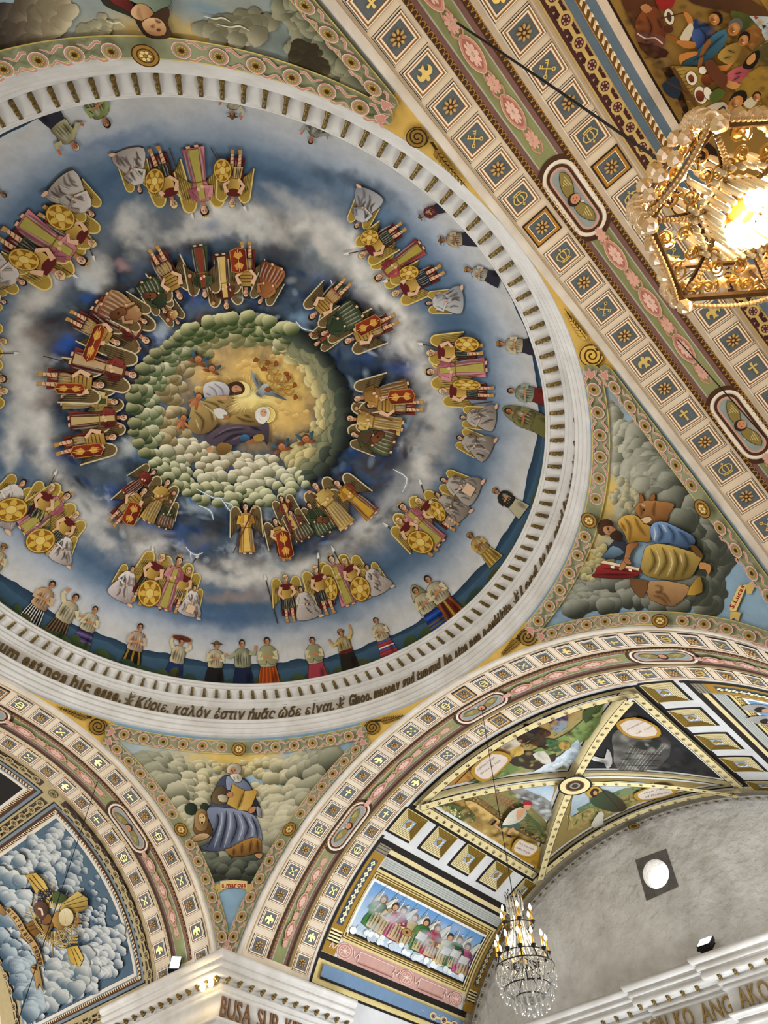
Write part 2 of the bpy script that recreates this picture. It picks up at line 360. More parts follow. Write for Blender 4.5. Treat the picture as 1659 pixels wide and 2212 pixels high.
# ================================================================ shell below the vaults
def sbox(name, x0, x1, y0, y1, z0, z1, m, label):
    b = MB(); p, q = W((x0, y0, 0)), W((x1, y1, 0)); b.box(p[0], q[0], p[1], q[1], z0, z1); return struct(b.build(name, m), label)
mat('floor_tile', (176, 166, 150), .35, nscale=1.2, dark=(150, 138, 120)); mat('wall_plaster', (214, 208, 198), .75, nscale=1.5, dark=(190, 182, 170))
fl = MB(); fl.box(-16, 24, -13, 13, -.2, 0); struct(fl.build('floor', MATS['floor_tile']), 'polished stone floor of the church')
ZC = .975                                       # top of the cornice under the vaults
zt = Z0 + S * ZC
for nm, x0, x1, y0, y1 in (('wall_pier_choir_transept', -3.0, -1, 1, 2.6), ('wall_pier_nave_transept', 1, 4.4, 1, 2.6), ('wall_pier_nave_side', 1, 4.4, -2.6, -1), ('wall_pier_choir_side', -3.0, -1, -2.6, -1)):
    sbox(nm, x0, x1, y0, y1, 0, zt - .04, MATS['wall_plaster'], 'plain plastered pier wall under the vaults')
mat('window_daylight', (235, 240, 250), .4, emit=((235, 242, 255), 2.2))
for nm, a, b, k in (('wall_nave', (4.3, -1.05), (4.4, 1.05), 0), ('wall_choir', (-3.0, -1.05), (-2.85, 1.05), 1), ('wall_side', (-1.05, -2.4), (1.05, -2.25), 2)):
    sbox(nm, a[0], b[0], a[1], b[1], 0, Z0 + S * 1.56, MATS['wall_plaster'], 'end wall of a vaulted arm')
# ================================================================ barrel vaults
def vault(cy, d0, d1, name, label, m, s0=-1.28, s1=1.28, nd=24, ns=160, thick=0):
    D = np.linspace(d0, d1, nd); Sg = np.linspace(s0, s1, ns); Q = np.array([(d, s) for d in D for s in Sg]); P, N = cy.at(Q); V = W(P); F = grid(nd, ns)
    n = np.cross(V[F[:, 1]] - V[F[:, 0]], V[F[:, 2]] - V[F[:, 0]]); 
    if (n * N[F[:, 0]]).sum() < 0: F = F[:, ::-1]
    o = mesh(name, V, F, m, smooth=True); return struct(o, label)
mat('vault_white', (222, 223, 224), .65, nscale=1.3, dark=(196, 196, 196))
ARCH = {}
for k, cy, sg, nm in (('A', VA, 1, 'arch_nave'), ('B', VB, 1, 'arch_transept'), ('C', VC, -1, 'arch_choir'), ('D', VB, -1, 'arch_side')):
    ARCH[k] = vault(cy, sg * 1.0, sg * 1.312, nm, {'A': 'broad painted arch soffit with coffers overhead beside the big chandelier', 'B': 'white and gold painted arch soffit opening to the transept', 'C': 'painted arch soffit opening to the choir at lower left', 'D': 'arch soffit opposite the transept, out of the picture'}[k], MATS['cream'], nd=6)
VA_o = vault(VA, 1.312, 4.35, 'ceiling_nave', 'painted barrel vault of the nave above the big chandelier', MATS['cream'])
VB_o = vault(VB, 1.312, 2.26, 'ceiling_transept', 'white transept vault painted with saints, frames and angel panels', MATS['vault_white'])
VC_o = vault(VC, -1.312, -2.9, 'ceiling_choir', 'choir vault painted with framed cloud panels', MATS['cream'])
VD_o = vault(VB, -1.312, -2.3, 'ceiling_side', 'plain vault opposite the transept, out of the picture', MATS['cream'])
# ================================================================ dome
nA, nR = 1000, 230
az = np.linspace(0, 2 * np.pi, nA, endpoint=False); tt = np.linspace(0, 1, nR); th_ = tt * np.pi / 2
rr_ = DR * np.sin(th_) ** (2 / DE); rr_[0] = .0005; zz_ = DZ + DH * np.cos(th_) ** (2 / DE)
rr_ = np.append(rr_, [.965, .975]); zz_ = np.append(zz_, [DZ - .004, DZ - .03]); nR += 2
A_, R_ = np.meshgrid(az, rr_, indexing='ij'); Zd = np.broadcast_to(zz_, A_.shape)
Pd = np.stack([R_ * np.cos(A_), R_ * np.sin(A_), Zd], -1).reshape(-1, 3)
X, Y, R0 = Pd[:, 0], Pd[:, 1], np.hypot(Pd[:, 0], Pd[:, 1]); pxd = project(Pd)
n1 = fbm(X * 7, Y * 7, 1); n2 = fbm(X * 16, Y * 16, 5); n3 = fbm(X * 4, Y * 4, 11, 4); n4 = fbm(X * 30, Y * 30, 21, 4)
zfrac = (Pd[:, 2] - DZ) / DH
# sky outside, storm ring inside
sky = ramp(R0 + (n1 - .5) * .05, [(.60, '#5c6670'), (.70, '#546a82'), (.755, '#47607b'), (.80, '#627890'), (.83, '#8c9aab'), (.865, '#b0b6be'), (.90, '#c2c2c0'), (.93, '#c9cbcb')])
storm = ramp(n1 * .65 + n2 * .35, [(.25, '#1d2733'), (.4, '#2c3b4e'), (.5, '#3f4f61'), (.6, '#4b5864'), (.75, '#6b7680')])
storm = mixc(storm, lin('#1f4a94'), .6 * sm(.52, .72, fbm(X * 6 + 9, Y * 6, 31)) * sm(.35, .65, n2)); storm = mixc(storm, lin('#5a4232'), .4 * sm(.56, .72, fbm(X * 7, Y * 7 + 5, 37)))
storm = mixc(storm, lin('#b9c4cc'), .55 * sm(.55, .75, fbm(X * 9 + 3, Y * 9, 43)) * sm(.4, .62, n4)); storm = mixc(storm, lin('#141a26'), .55 * sm(.58, .7, fbm(X * 8, Y * 8 - 3, 47)))
edge = .60 + (n3 - .5) * .22 + (n1 - .5) * .12
col = mixc(storm, sky, sm(-.03, .06, R0 - edge - .03)); col = np.where((R0 > edge + .09)[:, None], sky, col)
# billows of white cloud between the two
wc = np.exp(-((R0 - edge - .035) / .055) ** 2) * sm(.30, .55, n1 * .6 + n2 * .4 + .06); shade = ramp(n1 * .5 + n2 * .5 + (fbm(X * 11 + .12, Y * 11 - .1, 61) - .5) * .5, [(.2, '#6d6a68'), (.4, '#96938f'), (.55, '#bcbab5'), (.75, '#dedbd3')])
col = col * (1 - wc[:, None]) + shade * wc[:, None]
DOME_SPOTS = [
 # white and grey billows, blue gaps (x, y, rx, ry, angle, colour, strength)
 (955, 880, 45, 90, 80, '#c5c3be', .85), (930, 960, 40, 60, 70, '#aaa8a5', .8), (1000, 900, 50, 120, 5, '#5d6d80', .5), (880, 1060, 40, 50, 60, '#8f9296', .7), (560, 500, 130, 22, 22, '#c9c6bf', .7), (700, 520, 90, 24, 28, '#c6c2ba', .8), (800, 590, 80, 26, 35, '#c8c5be', .85),
 (640, 440, 110, 20, 28, '#b6b5b2', .55), (420, 500, 110, 26, -8, '#c4c2bc', .75), (280, 480, 60, 36, -40, '#c8c6c0', .85), (200, 590, 50, 40, -40, '#c9c7c1', .85), (90, 640, 60, 34, -45, '#c5c2bb', .9), (30, 760, 45, 80, 10, '#b9b7b2', .8), (60, 890, 60, 90, 0, '#c9c8c4', .9), (25, 960, 40, 70, 10, '#d2d1cd', .9), (30, 1060, 40, 40, 0, '#8a949e', .6),
 (190, 1110, 40, 60, -30, '#bcbcb9', .85), (230, 1170, 50, 30, 40, '#c4c3bf', .8), (450, 1245, 70, 24, 8, '#c9c7c2', .85), (540, 1255, 90, 26, -4, '#d0cdc6', .9), (500, 1290, 100, 14, -3, '#9b8b80', .7), (800, 1130, 60, 40, -45, '#c3c1bc', .85), (850, 1085, 40, 40, -45, '#a4a6a8', .8), (920, 790, 30, 60, 80, '#cfcdc8', .8), (905, 860, 25, 40, 80, '#c9c7c3', .8), (720, 1180, 60, 22, -30, '#b5b3ae', .7),
 (760, 400, 160, 26, 28, '#3b4f64', .8), (620, 390, 80, 20, 20, '#44586e', .6), (1000, 1000, 30, 90, 30, '#5c7389', .5), (480, 1330, 160, 26, 3, '#3c5a80', .7), (720, 1330, 110, 20, -12, '#56708f', .4), (250, 300, 120, 20, -20, '#4f6c92', .5),
 # storm ring
 (280, 560, 60, 30, -30, '#2f3d4c', .6), (180, 640, 30, 20, -20, '#2b57a0', .6), (185, 610, 30, 20, 0, '#b7c0c8', .6), (265, 580, 26, 18, 0, '#b78f93', .65), (125, 700, 45, 25, 0, '#241d22', .75), (80, 720, 40, 25, 0, '#6b4f40', .5), (150, 745, 50, 22, -20, '#2659b0', .7), (100, 860, 50, 30, 0, '#6d5b50', .6), (60, 960, 30, 30, 0, '#3b3f4a', .5),
 (130, 985, 50, 24, 0, '#24447e', .6), (280, 965, 50, 30, -40, '#c9cdc4', .75), (310, 985, 40, 26, 0, '#5d86b0', .6), (215, 1020, 60, 30, 0, '#3f4a57', .6), (420, 1060, 60, 24, 20, '#3b6aa3', .7), (430, 1090, 60, 20, 20, '#b4c2cc', .6), (470, 1130, 60, 26, 0, '#33312f', .6), (440, 1160, 50, 22, -10, '#7c7566', .6), (640, 1050, 60, 18, -15, '#274f9c', .8), (700, 1170, 80, 24, -20, '#3a3543', .7),
 (720, 640, 60, 70, 60, '#20406b', .6), (640, 600, 40, 70, -40, '#3f4446', .6), (600, 540, 50, 30, 40, '#3b363f', .6), (660, 520, 40, 40, 30, '#37404a', .6), (640, 690, 30, 26, 0, '#8fb0cc', .6), (700, 560, 40, 20, 50, '#566', .4), (620, 720, 40, 24, 0, '#16233a', .7), (790, 800, 60, 50, 60, '#1a2940', .7), (860, 790, 40, 30, 0, '#22428a', .6), (770, 970, 60, 26, -20, '#1c3f77', .7), (810, 1010, 40, 24, 0, '#5a452f', .5), (860, 1000, 40, 40, 0, '#2a2f42', .6), (440, 690, 30, 16, 0, '#6a4a2c', .7), (560, 680, 60, 16, 0, '#2c2a2c', .6),
 (830, 920, 60, 40, 60, '#23262f', .5), (575, 620, 60, 40, 20, '#26384d', .6), (340, 790, 30, 60, 0, '#2c3d55', .5), (320, 590, 50, 30, -20, '#45505c', .6), (140, 800, 30, 40, 0, '#3b4550', .6),
 # golden glory
 (545, 845, 175, 120, 18, '#d8b266', 1.0), (600, 830, 95, 80, 10, '#e6c36c', .9), (560, 870, 60, 40, 0, '#e8d483', .8), (530, 860, 26, 22, 0, '#f0e5a0', .8), (640, 900, 70, 50, 0, '#d9b365', .7), (450, 790, 60, 40, -20, '#cfae72', .8), (480, 740, 60, 20, 0, '#d2b07a', .7)]
col = airbrush(col, pxd, DOME_SPOTS, 3)
dome = mesh('dome', W(Pd), grid(nA, nR, True)[:, ::-1], MATS['fresco_base'], smooth=True, col=col)
struct(dome, 'painted dome with heaven opening in rings of angels, storm clouds and worshippers')
dome.name = 'ceiling_dome'
# ================================================================ ring entablature
def ring(name, prof, m, parent, n=360):
    a = np.linspace(0, 2 * np.pi, n, endpoint=False); V = np.array([(r * math.cos(t), r * math.sin(t), z) for t in a for r, z in prof]); return mesh(name, W(V), grid(n, len(prof), True), m, parent=parent)
ringE = struct(link('trim_ring', None), 'white moulded ring cornice with gilt brackets and lettered frieze')
ring('architrave', [(1.012, 1.535), (1.003, 1.5433), (.995, 1.5433), (.9945, 1.551), (.998, 1.552), (.997, 1.556), (.988, 1.557), (.9875, 1.568), (.990, 1.569), (.9895, 1.573), (.981, 1.574), (.980, 1.583), (.983, 1.5835), (.982, 1.586), (.974, 1.588), (.9735, 1.5925), (.988, 1.5935)], MATS['white_stone'], ringE)
ring('frieze', [(.988, 1.5935), (.988, 1.655)], MATS['frieze_grey'], ringE)
ring('cornice', [(.989, 1.650), (.982, 1.651), (.9815, 1.655), (.985, 1.6555), (.984, 1.659), (.975, 1.660), (.974, 1.666), (.978, 1.6665), (.977, 1.670), (.968, 1.672), (.966, 1.677), (.9695, 1.6775), (.969, 1.681), (.931, 1.684), (.930, 1.690), (.934, 1.6905), (.933, 1.694), (.926, 1.695), (.9245, 1.701), (.927, 1.7015), (.926, 1.704), (.921, 1.705), (.9205, 1.709), (.975, 1.710)], MATS['white_stone'], ringE)
b = MB()                                    # bracket: scroll lying under the soffit, x inward
b.tube([(-.085, 0, -.012), (-.05, 0, -.028), (-.01, 0, -.02), (.03, 0, -.024), (.065, 0, -.012), (.085, 0, -.002)], [.021, .026, .018, .021, .018, .011], 10)
b.ell((-.07, 0, -.02), (.03, .034, .028)); b.ell((.01, 0, -.03), (.024, .025, .016)); b.box(-.1, .09, -.022, .022, -.006, .012)
modm = b.data('bracket', MATS['old_bronze'], True)
NM = 138
for i in range(NM):
    a = math.radians(-46.8 + i * 360 / NM); p = W((.946 * math.cos(a), .946 * math.sin(a), 1.6815))
    link('bracket', modm, ringE, Matrix.Translation(p) @ Matrix.Rotation(a + math.pi, 4, 'Z'))
# ================================================================ pendentives
def pend_mesh(q, name, label, ground, spots, seed):
    na, nr = 300, 150; sx, sy = q; a = np.radians(np.linspace(.4, 89.6, na)); P = []
    for t in a:
        e = 1 / max(math.cos(t), math.sin(t)); r = 1 + (e - 1) * np.linspace(0, 1, nr); P.append(np.stack([r * math.cos(t) * sx, r * math.sin(t) * sy], 1))
    P3, N = PEND.at(np.vstack(P)); px = project(P3)
    col = airbrush(np.tile(lin(ground), (len(P3), 1)), px, spots, seed, 18, 50.)
    V = W(P3); F = grid(na, nr)
    n = np.cross(V[F[:, 1]] - V[F[:, 0]], V[F[:, 2]] - V[F[:, 0]])
    if (n * N[F[:, 0]]).sum() < 0: F = F[:, ::-1]
    return struct(mesh(name, V, F, MATS['fresco_base'], smooth=True, col=col), label)
PM = pend_mesh((-1, 1), 'ceiling_pendentive_mark', 'pendentive painted with a seated bearded man in blue, a lion and clouds', '#8fb0c8', [(510, 1640, 190, 45, 0, '#d8bb6a', 1), (330, 1640, 120, 50, 10, '#c6b684', .6), (700, 1640, 80, 50, -10, '#a9ab90', .5)], 5)
PL = pend_mesh((1, 1), 'ceiling_pendentive_luke', 'pendentive painted with a bearded man in yellow, an ox and clouds', '#8aa6bb', [(1300, 1080, 60, 200, 10, '#d3b765', 1), (1330, 880, 40, 120, -10, '#8e9591', .8), (1270, 1220, 60, 60, 40, '#cdb56c', .9)], 6)
PJ = pend_mesh((1, -1), 'ceiling_pendentive_john', 'pendentive painted with a dark haired man head down among clouds', '#8d9793', [(60, 60, 120, 70, -30, '#7d7565', 1), (20, 110, 60, 50, 0, '#5d5246', 1), (20, 20, 60, 40, -20, '#86a3bb', .8), (260, 60, 140, 50, -10, '#aea583', .8), (330, 70, 120, 50, 0, '#c7a85c', .8), (430, 85, 100, 30, 20, '#c4a65c', .9), (520, 60, 90, 60, 30, '#8d8874', .8), (600, 90, 70, 60, 40, '#5d6860', .7), (680, 140, 60, 30, 30, '#4a412c', .9), (450, 20, 70, 20, 15, '#6f8697', .7), (700, 60, 40, 60, -30, '#7d7c66', .7)], 7)
PX = pend_mesh((-1, -1), 'ceiling_pendentive_side', 'pendentive opposite, out of the picture', '#a9ab98', [], 8)
# ================================================================ lunette wall and its window
mat('rough_plaster', (230, 229, 226), .85, nscale=1.3, dark=(188, 185, 179), bump=1.0, bscale=6, bdist=.09)
YL = 2.2
wx, wz, wr = .0, 1.333, .053
n = 64; b = MB(); V = []; 
out = [(-1.03, .8), (1.03, .8)] + [(1.03 * math.cos(t), ZS + .775 * math.sin(t)) for t in np.linspace(0, math.pi, 61)]
# wall as a triangulated sheet with the round hole
hole = [(wx + wr * math.cos(t), wz + wr * math.sin(t)) for t in np.linspace(0, 2 * math.pi, 40, endpoint=False)][::-1]
tri = tessellate_polygon([[Vector((x, z, 0)) for x, z in out], [Vector((x, z, 0)) for x, z in hole]])
allp = out + hole; V = [tuple(W((x, YL, z))) for x, z in allp]; V += [tuple(W((x, YL + .07, z))) for x, z in hole]
F = []
for t in tri:
    a_, b_, c_ = [np.array(V[i]) for i in t]; nn = np.cross(b_ - a_, c_ - a_); F.append(tuple(t) if nn[1] < 0 else tuple(t[::-1]))
k0, k1 = len(out), len(allp); nh = len(hole); F += [(k0 + i, k0 + (i + 1) % nh, k1 + (i + 1) % nh, k1 + i) for i in range(nh)]
lw = mesh('wall_lunette', V, F, MATS['rough_plaster']); struct(lw, 'rough grey plastered end wall of the transept with a round opening')
b = MB(); q = W((0, YL + .072, 0)); p0, p1 = W((-.07, 0, 1.26)), W((.07, 0, 1.405)); b.box(p0[0], p1[0], q[1], q[1] + .03, p0[2], p1[2])
w1 = struct(b.build('window_1', mat('bright_sky', (255, 255, 255), .5, emit=((255, 250, 246), 3.0))), 'round window glowing white with daylight')
b = MB(); m_ = mat('window_surround', (112, 108, 104), .9, nscale=6, dark=(84, 80, 76))
sq = [(-.068, -.078), (.070, -.072), (.073, .070), (-.062, .076)]; h2 = [(wr * 1.0 * math.cos(t), wr * 1.0 * math.sin(t)) for t in np.linspace(0, 2 * math.pi, 40, endpoint=False)]
tri = tessellate_polygon([[Vector((x, z, 0)) for x, z in sq], [Vector((x, z, 0)) for x, z in h2[::-1]]]); pts = sq + h2[::-1]
V = [tuple(W((wx + x, YL - .002, wz + z))) for x, z in pts]; F = []
for t in tri:
    a_, b_, c_ = [np.array(V[i]) for i in t]; nn = np.cross(b_ - a_, c_ - a_); F.append(tuple(t) if nn[1] < 0 else tuple(t[::-1]))
so = mesh('surround', V, F, m_, parent=w1)
# ================================================================ entablature under the vaults
PROF = [(o, z * 1.4) for o, z in [(.026, -.150), (.026, -.136), (.033, -.135), (.034, -.128), (.030, -.127), (.030, -.123), (.041, -.122), (.042, -.116), (.048, -.115), (.048, -.111), (.034, -.110), (.034, -.066), (.041, -.065), (.042, -.060), (.037, -.0595), (.038, -.056), (.047, -.055), (.049, -.049), (.045, -.0485), (.046, -.045), (.056, -.044), (.080, -.042), (.081, -.031), (.077, -.0305), (.077, -.027), (.086, -.026), (.088, -.018), (.084, -.0175), (.085, -.014), (.094, -.013), (.099, -.006), (.100, 0), (0, .002)]]
def entab(name, path, parent, zt_=ZC, prof=PROF):
    """moulding run along a plan polyline; the room lies to the left of the path"""
    P = [np.array(p, float) for p in path]; k = len(P); V = []
    for i in range(k):
        ns = []
        for a, b in ((i - 1, i), (i, i + 1)):
            if a >= 0 and b < k: d = P[b] - P[a]; d /= np.hypot(*d); ns.append(np.array([-d[1], d[0]]))
        n = ns[0] if len(ns) == 1 else (ns[0] + ns[1]) / (1 + ns[0] @ ns[1])
        V += [(P[i][0] + n[0] * o, P[i][1] + n[1] * o, zt_ + z) for o, z in prof]
    return mesh(name, W(V), grid(k, len(prof))[:, ::-1], MATS['white_stone'], parent=parent)
b = MB(); b.ell((0, .01, -.03), (.035, .03, .04)); b.ell((0, -.025, -.02), (.028, .03, .025)); b.tube([(0, .04, 0), (0, -.05, 0)], [.02, .026], 8); budm = b.data('bracket', MATS['old_bronze'], True)
def buds(path, parent, off=.068, zt_=ZC, step=.047, start=.03):
    for (x0, y0), (x1, y1) in zip(path[:-1], path[1:]):
        L_ = math.hypot(x1 - x0, y1 - y0); ux, uy = (x1 - x0) / L_, (y1 - y0) / L_; n = max(1, int((L_ - start) / step)); 
        for i in range(n + 1):
            t = start + i * step
            if t > L_ - .01: break
            p = W((x0 + ux * t - uy * off, y0 + uy * t + ux * off, zt_ - .061)); link('bracket', budm, parent, Matrix.Translation(p) @ Matrix.Rotation(math.atan2(uy, ux) + math.pi, 4, 'Z'))
E1 = struct(link('trim_pier', None), 'white pier cornice with gilt brackets and carved lettering below the seated bearded man in blue')
path = [(-1.0, 1.50), (-1.0, 1.0), (-1.55, 1.0)]
# room on the left of the path: going from (-1,1.5) down to (-1,1) the crossing (+x) is on the left
entab('moulding', path, E1); buds([(-1.0, 1.49), (-1.0, .93)], E1, start=.012); buds([(-.915, 1.0), (-1.5, 1.0)], E1, start=.03)
E2 = struct(link('trim_lunette', None), 'white cornice with gilt brackets and gilt lettering under the rough end wall')
pl = [(.99, YL - .06), (.17, YL - .06), (.17, YL - .03), (-.10, YL - .03), (-.10, YL), (-.99, YL)]
entab('moulding', pl, E2)
buds([(.95, YL - .06), (.1, YL - .06)], E2, start=.01, step=.053); buds([(.07, YL - .03), (-.18, YL - .03)], E2, start=.02, step=.053); buds([(-.2, YL), (-.95, YL)], E2, start=.02, step=.053)
# ================================================================ coffers and painted bands of the arch soffits
mat('coffer_blue', (94, 104, 110), .6, nscale=8, namt=.12); mat('coffer_brown', (150, 96, 34), .5); mat('coffer_white', (240, 232, 214), .6); mat('coffer_dark', (38, 28, 24), .7); mat('coffer_gold', (176, 122, 32), .5)
mat('gold_leaf', (236, 206, 122), .35, .35, spec=.5, nscale=40, namt=.2); mat('petal', (204, 164, 100), .45, .15, spec=.5, nscale=30, namt=.15); mat('petal_core', (72, 44, 18), .6)
def coffer_data(brown=False):
    b = MB()
    def fr(o, i, z0, z1, m):                 # square frame, sloping inner side
        for k in range(4):
            a, c = k * math.pi / 2, (k + 1) * math.pi / 2; R = lambda v, t: (v[0] * math.cos(t) - v[1] * math.sin(t), v[0] * math.sin(t) + v[1] * math.cos(t))
            P = [(o, -o), (o, o), (i, i), (i, -i)]; P = [R(p, a) for p in P]; b.add([(*P[0], z0), (*P[1], z0), (*P[2], z1), (*P[3], z1)], [(0, 1, 2, 3)], m)
            b.add([(*P[0], -.004), (*P[1], -.004), (*P[1], z0), (*P[0], z0)], [(0, 1, 2, 3)], m)
    fr(1.0, .97, .010, .014, 3); fr(.97, .895, .014, .016, 1 if not brown else 3); fr(.895, .80 if not brown else .72, .016, .012, 2 if not brown else 4); fr(.80 if not brown else .72, .70 if not brown else .67, .012, .010, 1); fr(.70 if not brown else .67, .665 if not brown else .64, .010, .004, 2 if not brown else 3)
    i = .67 if not brown else .645
    b.add([(-i, -i, .003), (i, -i, .003), (i, i, .003), (-i, i, .003)], [(0, 1, 2, 3)], 0)
    if not brown:
        b.box(1.06, 1.10, -1.12, 1.10, 0, .003, 3); b.box(-1.1, 1.10, -1.16, -1.12, 0, .003, 3)
    return b.data('coffer', [MATS['coffer_blue'], MATS['coffer_white'], MATS['coffer_brown'], MATS['coffer_dark'], MATS['coffer_gold']])
COF, COFB = coffer_data(), coffer_data(True)
def rosette():
    b = MB()
    for k in range(8):
        t = k * math.pi / 4 + .2; b.ell((.34 * math.cos(t), .34 * math.sin(t), .012), (.19, .105, .016), 8, 5, 0, Matrix.Rotation(t, 3, 'Z'))
    b.ell((0, 0, .010), (.36, .36, .010), 12, 5, 1); b.ell((0, 0, .022), (.12, .12, .014), 10, 5, 0); return b.data('rosette', [MATS['petal'], MATS['petal_core']], True)
def keys():
    b = MB()
    for sg in (-1, 1):
        R = Matrix.Rotation(sg * math.pi / 4, 2)
        def T(p): v = R @ Vector(p); return (v.x, v.y)
        b.prism([T(p) for p in ((-.035, -.52), (.035, -.52), (.035, .36), (-.035, .36))], .003, .012 + .003 * sg)
        for q in range(12):
            a, c = q * math.pi / 6, (q + 1) * math.pi / 6; ce = (0, .46)
            b.prism([T((ce[0] + r * math.cos(t), ce[1] + r * math.sin(t))) for r, t in ((.13, a), (.13, c), (.065, c), (.065, a))], .003, .013)
        b.prism([T(p) for p in ((.03 * -sg, -.5), (.2 * -sg, -.5), (.2 * -sg, -.42), (.03 * -sg, -.42))], .003, .012); b.prism([T(p) for p in ((.03 * -sg, -.36), (.17 * -sg, -.36), (.17 * -sg, -.29), (.03 * -sg, -.29))], .003, .012)
    return b.data('keys', [MATS['gold_leaf']])
def strip(b, pts, w, z=.012):
    p = np.asarray(pts, float); d = np.gradient(p, axis=0); n = np.stack([-d[:, 1], d[:, 0]], 1) / np.hypot(d[:, 0], d[:, 1])[:, None]
    for i in range(len(p) - 1): b.prism([tuple(p[i] + n[i] * w), tuple(p[i + 1] + n[i + 1] * w), tuple(p[i + 1] - n[i + 1] * w), tuple(p[i] - n[i] * w)], .003, z)
def crown():
    b = MB()
    strip(b, [(-.36, -.42), (-.15, -.47), (.15, -.47), (.36, -.42)], .035); strip(b, [(-.38, -.28), (-.15, -.33), (.15, -.33), (.38, -.28)], .035)
    for x, o in ((-.38, -.52), (-.13, -.2), (.13, .2), (.38, .52)): strip(b, [(x, -.25), (o, .0), (o * .85, .2), (o * .25, .32)], .04)
    b.prism([(-.03, .3), (.03, .3), (.03, .6), (-.03, .6)], .003, .012); b.prism([(-.1, .44), (.1, .44), (.1, .5), (-.1, .5)], .003, .013)
    for k in range(5): b.prism([(-.3 + .13 * k, -.4), (-.24 + .13 * k, -.4), (-.24 + .13 * k, -.355), (-.3 + .13 * k, -.355)], .003, .012)
    return b.data('crown', [MATS['gold_leaf']])
def dove():
    b = MB(); b.prism([tuple(p) for p in smooth_loop([(-.05, .5), (.1, .52), (.16, .38), (.12, .25), (.3, .3), (.5, .15), (.52, -.1), (.4, -.3), (.36, -.08), (.22, -.05), (.12, -.2), (.2, -.5), (0, -.42), (-.2, -.5), (-.1, -.2), (-.2, -.02), (-.34, -.08), (-.42, -.3), (-.52, -.08), (-.46, .18), (-.28, .3), (-.1, .26), (-.1, .38)], 2)], .003, .013); return b.data('dove', [MATS['gold_leaf']])
def crossm():
    b = MB(); b.prism([(-.09, -.5), (.09, -.5), (.06, .08), (.34, .06), (.34, .24), (.06, .2), (.1, .5), (-.1, .5), (-.06, .2), (-.34, .24), (-.34, .06), (-.06, .08)], .003, .013); return b.data('cross', [MATS['gold_leaf']])
EMB = {'rosette': rosette(), 'keys': keys(), 'crown': crown(), 'dove': dove(), 'cross': crossm()}
LAY = {'A': (VA, 1, 1.057, 1.0, .0768, -.0205, -19, 19), 'B': (VB, 1, 1.073, 1.155, .0797, 0, -15, 15), 'C': (VC, -1, 1.077, 1.196, .0822, 0, -15, 4)}
def dep(k, x): L_ = LAY[k]; return L_[1] * (L_[2] + L_[3] * (x - 1.057))
def frame_at(cy, d, s, flip=False):
    P, N = cy.at([(d, s)]); P2, _ = cy.at([(d, s + 1e-3)]); n = Vector(N[0]); t = Vector(P2[0] - P[0]).normalized()
    if flip: t = -t
    x = t.cross(n); return Matrix(((x.x, t.x, n.x, 0), (x.y, t.y, n.y, 0), (x.z, t.z, n.z, 0), (0, 0, 0, 1))), Vector(W(P[0]))
for k, (cy, sg, d0, kk, ds, s0, ia, ib) in LAY.items():
    for row, xr in (('r1', 1.057), ('r2', 1.225)):
        for i in range(ia, ib + 1):
            s = s0 + i * ds
            if abs(s) > 1.16: continue
            R, p = frame_at(cy, dep(k, xr), s, flip=(i > 0))
            h = .0292 * S * kk if k != 'A' else .0305 * S; sc3 = Matrix.Diagonal((h, .0292 * S, 1, 1))
            o = link('coffer', COFB if i == 0 else COF, ARCH[k], Matrix.Translation(p) @ R @ sc3)
            j = abs(i); e = 'rosette' if j % 2 == 0 else ('crown', 'keys', 'dove', 'cross')[(j // 2) % 4]
            link(e, EMB[e], o, Matrix.Translation((0, 0, .001)) @ Matrix.Diagonal((.95, .95, 1, 1)))
    # roll moulding on the face edge
    a = np.linspace(-1.28, 1.28, 200); prof = [(1.0175, 0), (1.016, .012), (1.010, .02), (1.003, .016), (1.0, .004), (.9985, -.01)]
    V = []
    for s in a:
        P, N = cy.at([(sg * x, s) for x, _ in prof]); V += list(W(P) + N * np.array([o * 1.6 for _, o in prof])[:, None])
    V = np.array(V); F = grid(len(a), len(prof)); mesh('edge_moulding', V, F if sg * (1 if cy.axis == 'x' else -1) > 0 else F[:, ::-1], MATS['stone'], smooth=True, parent=ARCH[k])
